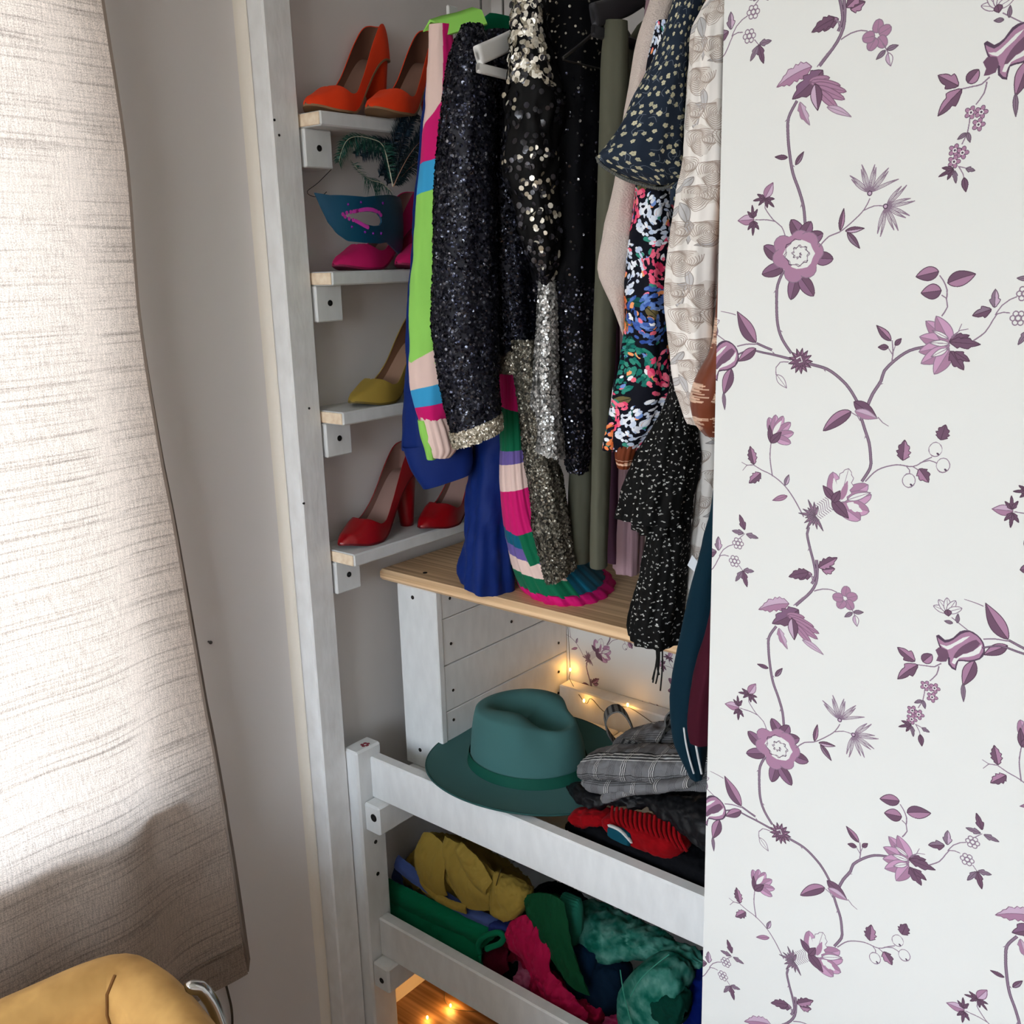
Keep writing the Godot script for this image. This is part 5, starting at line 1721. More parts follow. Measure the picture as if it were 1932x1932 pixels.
	L = loft([[Vector3(0.659, 1.306, -0.088), Vector3(0.013, 0, -0.008), 0.02], [Vector3(0.656, 1.291, -0.086), Vector3(0.012, 0, -0.007), 0.022], [Vector3(0.655, 1.273, -0.086), Vector3(0.008, 0, -0.005), 0.015]], 48, 0.006, {"fold": 0.09, "k": 11.0})
	part("cuff", L.mesh, printed(paint_satin(), Vector3(5, 5, 1), 0.7), g, "russet lined gathered cuff")
	L = loft(slab_body(0.695, 1.87, 1.36, -0.17, -0.46, 0.013), 40, 0.03, {"noise": 0.004, "seed": 67})
	part("body", L.mesh, blossom, g)
	hanger("hanger", "", Vector3(0.695, hooktop, -0.295), 0.14, 0.05, M.frame, 0.014, 0.008, true, g)

	# 11 slate blouse with bell sleeve
	var daisies := printed(paint_daisies(), Vector3(1.0 / 0.125, 1.0 / 0.125, 1), 0.8)
	g = thing("bell_sleeve_blouse", "slate navy blouse with small cream flowers and a wide bell sleeve", "blouse")
	L = loft([[Vector3(0.749, 1.869, -0.088), Vector3(0.012, -0.001, -0.007), 0.014], [Vector3(0.744, 1.844, -0.086), Vector3(0.015, -0.001, -0.009), 0.02], [Vector3(0.736, 1.81, -0.081), Vector3(0.016, -0.001, -0.01), 0.028], [Vector3(0.726, 1.769, -0.075), Vector3(0.021, -0.001, -0.013), 0.036], [Vector3(0.717, 1.734, -0.069), Vector3(0.029, -0.002, -0.017), 0.044], [Vector3(0.709, 1.706, -0.065), Vector3(0.035, -0.002, -0.021), 0.05], [Vector3(0.701, 1.682, -0.06), Vector3(0.042, -0.002, -0.025), 0.056], [Vector3(0.697, 1.67, -0.058), Vector3(0.046, -0.004, -0.027), 0.058], [Vector3(0.701, 1.659, -0.06), Vector3(0.042, -0.004, -0.025), 0.056], [Vector3(0.711, 1.647, -0.066), Vector3(0.03, -0.002, -0.018), 0.05], [Vector3(0.718, 1.638, -0.07), Vector3(0.012, -0.001, -0.007), 0.035]], 56, 0.010, {"noise": 0.005, "nscale": 12.0, "seed": 71, "fold": 0.03, "fold2": 0.06, "k": 5.0})
	part("sleeve", L.mesh, daisies, g)
	part("hem_roll", tube(smooth3([Vector3(0.661, 1.674, -0.015), Vector3(0.664, 1.667, -0.016), Vector3(0.671, 1.66, -0.02), Vector3(0.692, 1.646, -0.033), Vector3(0.715, 1.637, -0.046), Vector3(0.731, 1.634, -0.056), Vector3(0.744, 1.643, -0.063), Vector3(0.749, 1.654, -0.066)], 0.008), 0.0022, 8), daisies, g)
	L = loft([[Vector3(0.74, 1.657, -0.069), Vector3(0.007, 0, -0.004), 0.008], [Vector3(0.74, 1.64, -0.069), Vector3(0.006, 0, -0.003), 0.008], [Vector3(0.737, 1.615, -0.067), Vector3(0.003, 0, -0.002), 0.003]], 20, 0.008, {"noise": 0.002, "seed": 72})
	part("hem_point", L.mesh, daisies, g, "hanging point of the sleeve hem")
	L = loft(slab_body(0.736, 1.88, 1.44, -0.16, -0.46, 0.011), 40, 0.03, {"noise": 0.004, "seed": 73})
	part("body", L.mesh, daisies, g)
	hanger("hanger", "", Vector3(0.745, hooktop, -0.295), 0.15, 0.05, M.hole, 0.012, 0.008, true, g)

	# 12 black tiered dress with white specks, and its tassel ties
	var specks := printed(paint_specks(), Vector3(1.0 / 0.115, 1.0 / 0.115, 1), 0.8)
	g = thing("tiered_dress", "black tiered dress with small white petals, hanging past the pine shelf edge", "dress")
	L = loft([[Vector3(0.723, 1.412, -0.118), Vector3(0.013, 0, -0.007), 0.03], [Vector3(0.722, 1.374, -0.118), Vector3(0.015, 0, -0.009), 0.034], [Vector3(0.716, 1.334, -0.114), Vector3(0.025, 0, -0.014), 0.038], [Vector3(0.709, 1.292, -0.11), Vector3(0.036, 0, -0.02), 0.042], [Vector3(0.702, 1.258, -0.106), Vector3(0.04, 0, -0.023), 0.046], [Vector3(0.697, 1.228, -0.103), Vector3(0.042, 0.001, -0.024), 0.05], [Vector3(0.694, 1.205, -0.101), Vector3(0.044, -0.001, -0.025), 0.052]], 72, 0.010, {"noise": 0.006, "nscale": 16.0, "seed": 81, "fold": 0.06, "fold2": 0.10, "k": 7.0})
	part("upper_tier", L.mesh, specks, g)
	L = loft([[Vector3(0.7, 1.213, -0.107), Vector3(0.034, 0.001, -0.019), 0.044], [Vector3(0.7, 1.2, -0.107), Vector3(0.033, 0.001, -0.019), 0.046], [Vector3(0.701, 1.187, -0.108), Vector3(0.033, -0.001, -0.018), 0.046]], 72, 0.006, {"fold": 0.12, "k": 9.0, "seed": 83})
	part("ruffle", L.mesh, specks, g)
	L = loft([[Vector3(0.711, 1.205, -0.114), Vector3(0.023, 0, -0.013), 0.036], [Vector3(0.707, 1.159, -0.112), Vector3(0.025, 0.001, -0.014), 0.04], [Vector3(0.702, 1.12, -0.109), Vector3(0.027, 0.001, -0.015), 0.042], [Vector3(0.697, 1.085, -0.107), Vector3(0.029, 0.001, -0.017), 0.044], [Vector3(0.693, 1.053, -0.104), Vector3(0.032, 0.001, -0.018), 0.046], [Vector3(0.693, 1.026, -0.104), Vector3(0.031, -0.001, -0.018), 0.046]], 72, 0.010, {"noise": 0.006, "nscale": 15.0, "seed": 84, "fold": 0.07, "fold2": 0.12, "k": 6.0, "phase": 0.6})
	part("lower_tier", L.mesh, specks, g)
	L = loft(slab_body(0.765, 1.87, 1.30, -0.18, -0.45, 0.009), 40, 0.03, {"noise": 0.004, "seed": 85})
	part("bodice", L.mesh, specks, g)
	var cordm := mat(Color(0.03, 0.03, 0.03), 0.8)
	for l in [[Vector3(0.717, 1.048, -0.074), Vector3(0.717, 1.032, -0.075), Vector3(0.716, 1.008, -0.074), Vector3(0.713, 0.984, -0.072), Vector3(0.712, 0.974, -0.071)], [Vector3(0.719, 1.048, -0.074), Vector3(0.72, 1.029, -0.074), Vector3(0.72, 1.005, -0.074), Vector3(0.718, 0.984, -0.073), Vector3(0.716, 0.973, -0.072)], [Vector3(0.723, 1.047, -0.073), Vector3(0.725, 1.026, -0.074), Vector3(0.725, 0.997, -0.074), Vector3(0.724, 0.975, -0.073), Vector3(0.723, 0.964, -0.073)], [Vector3(0.716, 1.048, -0.073), Vector3(0.716, 1.028, -0.073), Vector3(0.717, 1.005, -0.073), Vector3(0.714, 0.99, -0.071), Vector3(0.712, 0.979, -0.07)], [Vector3(0.72, 1.045, -0.072), Vector3(0.72, 1.022, -0.072), Vector3(0.719, 0.996, -0.072), Vector3(0.721, 0.988, -0.073), Vector3(0.719, 0.987, -0.072)]]:
		part("tie_cord", tube(smooth3(l, 0.006), 0.0012, 6), cordm, g)
	part("tie_loop", tube(smooth3([Vector3(0.707, 1.039, -0.065), Vector3(0.709, 1.032, -0.067), Vector3(0.714, 1.028, -0.07), Vector3(0.719, 1.031, -0.073), Vector3(0.724, 1.029, -0.076), Vector3(0.727, 1.037, -0.077)], 0.004), 0.0009, 6), cordm, g)
	hanger("hanger", "", Vector3(0.765, hooktop, -0.295), 0.13, 0.05, M.hole, 0.012, 0.006, true, g)

	# 13 swirl-printed blouse
	var swirls := printed(paint_swirls(), Vector3(1.0 / 0.20, 1.0 / 0.20, 1), 0.75)
	g = thing("swirl_blouse", "off white blouse with taupe swirl print and full sleeve, beside the papered door", "blouse")
	L = loft([[Vector3(0.804, 1.861, -0.07), Vector3(0.011, -0.001, -0.006), 0.014], [Vector3(0.802, 1.834, -0.069), Vector3(0.017, -0.001, -0.009), 0.024], [Vector3(0.794, 1.81, -0.065), Vector3(0.023, -0.002, -0.012), 0.032], [Vector3(0.791, 1.776, -0.063), Vector3(0.025, -0.002, -0.013), 0.038], [Vector3(0.789, 1.702, -0.062), Vector3(0.026, -0.002, -0.014), 0.042], [Vector3(0.787, 1.652, -0.061), Vector3(0.027, -0.001, -0.015), 0.044], [Vector3(0.783, 1.601, -0.058), Vector3(0.031, -0.001, -0.017), 0.046], [Vector3(0.78, 1.539, -0.057), Vector3(0.033, -0.001, -0.018), 0.048], [Vector3(0.779, 1.497, -0.056), Vector3(0.033, -0.001, -0.018), 0.048], [Vector3(0.78, 1.447, -0.057), Vector3(0.029, 0, -0.016), 0.046], [Vector3(0.782, 1.401, -0.058), Vector3(0.026, 0, -0.014), 0.04], [Vector3(0.785, 1.368, -0.059), Vector3(0.019, 0, -0.01), 0.032], [Vector3(0.784, 1.349, -0.059), Vector3(0.013, 0, -0.007), 0.02]], 56, 0.010, {"noise": 0.006, "nscale": 14.0, "seed": 91, "fold": 0.10, "fold2": 0.13, "k": 5.0, "phase": 0.4})
	part("sleeve", L.mesh, swirls, g)
	L = loft([[Vector3(0.748, 1.672, -0.151), Vector3(0.016, -0.001, -0.008), 0.016], [Vector3(0.75, 1.473, -0.152), Vector3(0.017, 0, -0.008), 0.018], [Vector3(0.75, 1.332, -0.152), Vector3(0.017, 0, -0.008), 0.018], [Vector3(0.749, 1.251, -0.152), Vector3(0.016, 0, -0.008), 0.018], [Vector3(0.745, 1.175, -0.15), Vector3(0.017, 0.001, -0.008), 0.018], [Vector3(0.741, 1.121, -0.148), Vector3(0.016, 0.001, -0.008), 0.016], [Vector3(0.735, 1.074, -0.145), Vector3(0.016, 0.001, -0.008), 0.012]], 40, 0.014, {"noise": 0.006, "seed": 92, "fold": 0.10, "k": 4.0})
	part("shirt_tail", L.mesh, swirls, g)
	L = loft(slab_body(0.796, 1.88, 1.30, -0.17, -0.45, 0.011), 40, 0.03, {"noise": 0.004, "seed": 93})
	part("body", L.mesh, swirls, g)
	var lab := [Vector3(0.763, 1.166, -0.085), Vector3(0.779, 1.143, -0.094), Vector3(0.773, 1.135, -0.091), Vector3(0.757, 1.151, -0.083)]
	part("care_label", slab([PackedVector3Array([lab[0], lab[0].lerp(lab[1], 0.5) + Vector3(0.002, 0, 0.002), lab[1]]), PackedVector3Array([lab[3], lab[3].lerp(lab[2], 0.5), lab[2]])], 0.0008), mat(Color(0.82, 0.84, 0.86), 0.6), g, "white care label")
	hanger("black_hanger", "black hanger whose end shows behind the swirl blouse beside the door", Vector3(0.805, hooktop, -0.295), 0.15, 0.05, M.hole, 0.014, 0.008)

	# 14 russet satin sleeve
	g = thing("russet_blouse", "russet satin garment with cream brushed checks, sleeve end at the door edge", "blouse")
	L = loft([[Vector3(0.834, 1.658, -0.039), Vector3(0.013, -0.001, -0.006), 0.02], [Vector3(0.835, 1.541, -0.04), Vector3(0.013, 0, -0.007), 0.026], [Vector3(0.832, 1.468, -0.038), Vector3(0.016, 0, -0.008), 0.03], [Vector3(0.827, 1.436, -0.036), Vector3(0.018, 0, -0.009), 0.034], [Vector3(0.821, 1.418, -0.033), Vector3(0.021, 0, -0.011), 0.036], [Vector3(0.817, 1.394, -0.031), Vector3(0.023, 0, -0.012), 0.036], [Vector3(0.815, 1.376, -0.03), Vector3(0.022, 0, -0.011), 0.034], [Vector3(0.817, 1.356, -0.031), Vector3(0.018, 0, -0.009), 0.03], [Vector3(0.82, 1.341, -0.032), Vector3(0.01, 0, -0.005), 0.02]], 40, 0.010, {"noise": 0.004, "nscale": 16.0, "seed": 95, "fold": 0.06, "k": 4.0, "unit": true})
	part("sleeve", L.mesh, printed(paint_satin(), Vector3(2.0, 1.0, 1), 0.42, {"sheen": 0.4}), g)
	L = loft(slab_body(0.832, 1.87, 1.40, -0.15, -0.45, 0.011), 40, 0.03, {"noise": 0.004, "seed": 96})
	part("body", L.mesh, printed(paint_satin(), Vector3(7, 7, 1), 0.42), g)
	hanger("hanger", "", Vector3(0.845, hooktop, -0.295), 0.14, 0.05, M.hole, 0.014, 0.008, true, g)

	# 15 teal trousers with white piping, 16 burgundy trousers, folded over hangers at the door
	g = thing("teal_trousers", "dark teal trousers with white piping hanging lowest beside the door", "trousers")
	L = loft([[Vector3(0.866, 1.541, -0.001), Vector3(0.011, 0, -0.006), 0.012], [Vector3(0.863, 1.386, -0.004), Vector3(0.012, 0, -0.006), 0.014], [Vector3(0.845, 1.267, -0.022), Vector3(0.015, 0, -0.007), 0.02], [Vector3(0.824, 1.2, -0.037), Vector3(0.017, 0.001, -0.009), 0.026], [Vector3(0.813, 1.141, -0.041), Vector3(0.02, 0.001, -0.01), 0.03], [Vector3(0.806, 1.083, -0.037), Vector3(0.023, 0.001, -0.012), 0.032], [Vector3(0.799, 1.027, -0.034), Vector3(0.025, 0.002, -0.013), 0.032], [Vector3(0.795, 0.974, -0.032), Vector3(0.024, 0.002, -0.013), 0.03], [Vector3(0.795, 0.936, -0.032), Vector3(0.02, 0.002, -0.011), 0.028], [Vector3(0.799, 0.905, -0.034), Vector3(0.015, 0.001, -0.008), 0.025], [Vector3(0.803, 0.877, -0.036), Vector3(0.009, 0.001, -0.005), 0.022]], 40, 0.012, {"noise": 0.005, "nscale": 11.0, "seed": 98, "fold": 0.08, "k": 3.0})
	part("leg", L.mesh, cloth(Color(0.03, 0.135, 0.185), {"rough": 0.85, "sheen": 0.35}), g)
	part("piping", tube(smooth3([Vector3(0.802, 0.959, -0.002), Vector3(0.804, 0.938, -0.004), Vector3(0.809, 0.914, -0.006), Vector3(0.814, 0.894, -0.009)], 0.01), 0.0014, 6), mat(Color(0.75, 0.76, 0.76), 0.7), g, "white piping")
	part("piping", tube(smooth3([Vector3(0.819, 0.944, -0.002), Vector3(0.823, 0.923, -0.003), Vector3(0.827, 0.899, -0.006)], 0.01), 0.0016, 6), mat(Color(0.75, 0.76, 0.76), 0.7), g, "white piping")
	L = loft([[Vector3(0.86, 1.905, -0.28), Vector3(0, 0, -0.14), 0.010], [Vector3(0.86, 1.80, -0.22), Vector3(0, 0, -0.16), 0.018], [Vector3(0.86, 1.45, -0.18), Vector3(0, 0, -0.13), 0.02]], 30, 0.03, {"noise": 0.003})
	part("waist", L.mesh, cloth(Color(0.03, 0.135, 0.185)), g)
	hanger("hanger", "", Vector3(0.86, hooktop, -0.295), 0.15, 0.02, M.hole, 0.014, 0.008, true, g)
	g = thing("burgundy_trousers", "burgundy trousers folded against the teal ones at the door edge", "trousers")
	L = loft([[Vector3(0.881, 1.426, 0.013), Vector3(0.009, 0, -0.005), 0.01], [Vector3(0.875, 1.24, 0.016), Vector3(0.011, 0, -0.005), 0.014], [Vector3(0.865, 1.141, 0.021), Vector3(0.013, 0.001, -0.007), 0.024], [Vector3(0.859, 1.096, 0.024), Vector3(0.015, 0.001, -0.007), 0.026], [Vector3(0.853, 1.061, 0.027), Vector3(0.016, 0.001, -0.008), 0.028], [Vector3(0.849, 1.03, 0.029), Vector3(0.017, 0.001, -0.008), 0.028], [Vector3(0.846, 0.995, 0.03), Vector3(0.017, 0.002, -0.008), 0.026], [Vector3(0.846, 0.968, 0.031), Vector3(0.014, 0.001, -0.007), 0.02]], 40, 0.012, {"noise": 0.005, "nscale": 12.0, "seed": 99, "fold": 0.07, "k": 3.0})
	part("leg", L.mesh, cloth(Color(0.23, 0.065, 0.115), {"rough": 0.85}), g)
	L = loft([[Vector3(0.90, 1.905, -0.28), Vector3(0, 0, -0.14), 0.010], [Vector3(0.895, 1.80, -0.20), Vector3(0, 0, -0.15), 0.018], [Vector3(0.89, 1.45, -0.12), Vector3(0, 0, -0.10), 0.02]], 30, 0.03, {"noise": 0.003})
	part("waist", L.mesh, cloth(Color(0.23, 0.065, 0.115)), g)
	hanger("hanger", "", Vector3(0.90, hooktop, -0.295), 0.15, 0.02, M.hole, 0.014, 0.008, true, g)


func sprinkle(parent: Node3D, L: Dictionary, dish: Mesh, m: Material, count: int, size: float, tilt: float, lo: Color, hi: Color, bright: float, keep: Array) -> void:   # sequins sewn all over a piece; «bright» is the share of the palest ones
	var where := sequins(L, count, size, 0.0012, tilt, keep)
	var tints := []
	for i in where.size():
		tints.append(hi.lerp(lo, 0.15 * rng.randf()) if rng.randf() < bright else lo.lerp(hi, pow(rng.randf(), 3.0) * 0.4))
	stuff("sequins", dish, m, parent, where, tints)


# ------------------------------------------------------------------ shoes, mask, hat

func table(t: Array, s: float) -> float:                                                  # smooth look-up in [s, value] pairs
	for i in t.size() - 1:
		if s <= t[i + 1][0]:
			var f: float = clampf((s - t[i][0]) / (t[i + 1][0] - t[i][0]), 0.0, 1.0)
			return cr(t[maxi(i - 1, 0)][1], t[i][1], t[i + 1][1], t[mini(i + 2, t.size() - 1)][1], f)
	return t[t.size() - 1][1]


const HALF_WIDTH := [[0.0, 0.003], [0.015, 0.014], [0.05, 0.022], [0.12, 0.026], [0.25, 0.0255], [0.42, 0.027], [0.58, 0.034], [0.70, 0.0375], [0.80, 0.033], [0.90, 0.022], [0.96, 0.0125], [0.99, 0.006], [1.0, 0.001]]
const DOME := [[0.0, 0.064], [0.1, 0.064], [0.25, 0.060], [0.45, 0.056], [0.62, 0.050], [0.72, 0.043], [0.82, 0.031], [0.92, 0.018], [0.97, 0.009], [1.0, 0.003]]
const COVER := [[0.0, 0.74], [0.08, 0.72], [0.22, 0.50], [0.42, 0.30], [0.56, 0.30], [0.64, 0.40], [0.69, 0.58], [0.72, 0.80], [0.735, 1.0], [1.0, 1.0]]


func sole_y(s: float, H: float) -> float:
	return 0.0035 + H * (1.0 - smoothstep(0.10, 0.66, s)) + 0.007 * smoothstep(0.78, 1.0, s)


func shoe_strip(side: float, inset: float, H: float, L: float, hollow: bool) -> Array:
	var P := []
	for i in 91:
		var s := i / 90.0
		if hollow and s > 0.77:
			break
		var w := maxf(table(HALF_WIDTH, s) - inset, 0.0012)
		var h := table(DOME, s) - inset
		var c := clampf(table(COVER, s), 0.3, 1.0)
		var row := PackedVector3Array()
		for j in 13:
			var a := c * PI / 2.0 * j / 12.0
			row.append(Vector3(side * w * pow(maxf(cos(a), 0.0), 0.62), sole_y(s, H) + h * pow(sin(a), 0.92), (s - 0.5) * L))
		P.append(row)
	return P


func make_pump(called: String, label: String, group: String, c: Color, lining: Color, H: float, rough: float, at: Vector3, yaw: float, coat := 0.0) -> Node3D:
	var L := 0.222
	var t := thing(called, label, "shoe", group, at)
	t.rotation.y = yaw
	var o := {"spec": 0.4, "sheen": 0.25 if coat == 0.0 else 0.0}
	if coat > 0.0:
		o.coat = coat
	else:
		o.merge({"bump": M.fine, "depth": 0.02, "tri": 14.0})
	var um := mat(c, rough, o)
	var lm := mat(lining, 0.7, {"spec": 0.25})
	var st := SurfaceTool.new()
	st.begin(Mesh.PRIMITIVE_TRIANGLES)
	for s in [-1.0, 1.0]:
		st.append_from(grid_mesh(shoe_strip(s, 0.0, H, L, false), false, [], s < 0.0), 0, Transform3D())
	# the folded top edge between leather and lining
	for s in [-1.0, 1.0]:
		var a := shoe_strip(s, 0.0, H, L, true)
		var b := shoe_strip(s, 0.0016, H, L, true)
		var e := []
		for i in a.size():
			e.append(PackedVector3Array([a[i][12], (a[i][12] + b[i][12]) * 0.5 + Vector3(0, 0.0006, 0), b[i][12]]))
		st.append_from(grid_mesh(e, false, [], s > 0.0), 0, Transform3D())
	part("upper", st.commit(), um, t)
	st = SurfaceTool.new()
	st.begin(Mesh.PRIMITIVE_TRIANGLES)
	for s in [-1.0, 1.0]:
		st.append_from(grid_mesh(shoe_strip(s, 0.0016, H, L, true), false, [], s > 0.0), 0, Transform3D())
	part("lining", st.commit(), lm, t)
	var ins := []
	var sol := []
	for i in 41:
		var s := i / 40.0
		var w := table(HALF_WIDTH, s)
		var r := PackedVector3Array()
		var q := PackedVector3Array()
		for j in 9:
			var x := (j / 4.0 - 1.0)
			r.append(Vector3(x * maxf(w - 0.0018, 0.001), sole_y(s, H) + 0.0022 + 0.003 * x * x * (1.0 if s < 0.6 else 0.3), (s - 0.5) * L))
			q.append(Vector3(x * (w + 0.0008), sole_y(s, H) - 0.0006, (s - 0.5) * L))
		ins.append(r)
		sol.append(q)
	part("insole", grid_mesh(ins, false, [], true), mat(lining.lightened(0.08), 0.6), t)
	part("sole", slab(sol, 0.0034), mat(Color(0.55, 0.42, 0.30) if c.r > 0.8 and c.g > 0.2 else c.darkened(0.35), 0.6), t)
	# heel: from the seat down to the tip
	var P := []
	for i in 13:
		var f := i / 12.0
		var y := lerpf(H + 0.002, 0.0, f)
		var hw := lerpf(0.0245, 0.0125, pow(f, 0.8))
		var zf := lerpf(-0.5 * L + 0.068, -0.5 * L + 0.040, pow(f, 0.6))
		var zb := lerpf(-0.5 * L + 0.002, -0.5 * L + 0.012, pow(f, 0.8))
		var row := PackedVector3Array()
		for j in 19:
			var a := -TAU * j / 18.0
			var z := lerpf(zb, zf, 0.5 + 0.5 * sin(a) * (1.0 if sin(a) < 0 else 0.9))
			row.append(Vector3(cos(a) * hw, minf(y, sole_y(z / L + 0.5, H) - 0.001), z))
		P.append(row)
	var tip := PackedVector3Array()
	for j in 19:
		tip.append(Vector3(0, 0, -0.5 * L + 0.022))
	P.append(tip)
	part("heel", grid_mesh(P, true), um, t)
	return t


func build_shoes() -> void:
	var tan_ := Color(0.50, 0.34, 0.25)
	var pairs := [
		["orange_pump", "bright orange suede pump", "orange pumps on the top shoe shelf", Color(0.90, 0.23, 0.035), Color(0.45, 0.31, 0.25), 0.100, 0.75, 0.0, [Vector3(0.050, 1.7942, -0.163), 0.20, Vector3(0.092, 1.7942, -0.256), 0.22]],
		["magenta_pump", "magenta suede pump", "magenta pumps under the mask", Color(0.72, 0.035, 0.34), Color(0.45, 0.30, 0.28), 0.075, 0.8, 0.0, [Vector3(0.050, 1.5452, -0.213), 0.06, Vector3(0.090, 1.5452, -0.318), 0.10]],
		["mustard_pump", "mustard yellow suede pump", "mustard pumps on the third shoe shelf", Color(0.58, 0.48, 0.19), Color(0.56, 0.42, 0.33), 0.092, 0.8, 0.0, [Vector3(0.058, 1.3122, -0.218), 0.10, Vector3(0.088, 1.3122, -0.355), 0.10]],
		["red_pump", "glossy crimson pump", "crimson pumps on the lowest shoe shelf", Color(0.55, 0.015, 0.06), Color(0.55, 0.42, 0.38), 0.100, 0.35, 0.5, [Vector3(0.046, 1.0612, -0.178), 0.14, Vector3(0.080, 1.0612, -0.345), 0.16]],
	]
	var tails := ["nearest the room on its shelf, toe towards the upright", "standing behind its twin, partly hidden by the hanging clothes"]
	for p in pairs:
		for k in 2:
			var q: Array = p[8]
			var made := make_pump(p[0], p[1] + " " + tails[k], p[2], p[3], p[4], p[5], p[6], q[k * 2], q[k * 2 + 1], p[7])
			if p[0] == "mustard_pump":                                                       # small black maker's patch on the insole
				var patch := part("insole_label", box(Vector3(0.013, 0.0006, 0.024), 0.0002), mat(Color(0.06, 0.06, 0.06), 0.6), made, "small black label on the insole")
				patch.position = Vector3(0.0, sole_y(0.22, p[5]) + 0.0036, (0.22 - 0.5) * 0.222)
				patch.rotation.x = atan2(sole_y(0.17, p[5]) - sole_y(0.27, p[5]), 0.1 * 0.222)


func feather(P: PackedVector3Array, barb: float, side: Vector3, c: Color, quill: Color, parent: Node3D, droop := 0.3) -> void:   # a quill with a fringe of barbs on both sides
	var q := part("feather", tube(P, 0.0011, 6, 0.3), mat(quill, 0.5), parent)
	var st := SurfaceTool.new()
	st.begin(Mesh.PRIMITIVE_TRIANGLES)
	for i in range(2, P.size()):
		for e in [-1.0, 1.0]:
			for sub in 5:
				var f := float(i) / P.size()
				var d := (P[i] - P[i - 1]).normalized()
				var base := P[i].lerp(P[i - 1], sub * 0.2)
				var l := barb * (0.35 + 0.65 * sin(PI * clampf(f * 0.9 + 0.08, 0.0, 1.0))) * rng.randf_range(0.75, 1.1)
				var out: Vector3 = (side * e + d * 0.75 + Vector3(rng.randf_range(-0.2, 0.2), rng.randf_range(-0.15, 0.1), rng.randf_range(-0.2, 0.2))).normalized()
				var mid: Vector3 = base + out * l * 0.55
				var tip: Vector3 = base + out * l + Vector3(0, -droop * l * 0.6, 0)
				var wv := d * 0.0008
				for tri in [[base - wv, base + wv, mid + wv * 0.8], [base - wv, mid + wv * 0.8, mid - wv * 0.8], [mid - wv * 0.8, mid + wv * 0.8, tip]]:
					for v in tri:
						st.add_vertex(v)
	st.generate_normals()
	var o := MeshInstance3D.new()
	o.name = "barbs"
	o.mesh = st.commit()
	o.material_override = mat(c, 0.55, {"spec": 0.5, "sheen": 0.4})
	q.add_child(o, true)


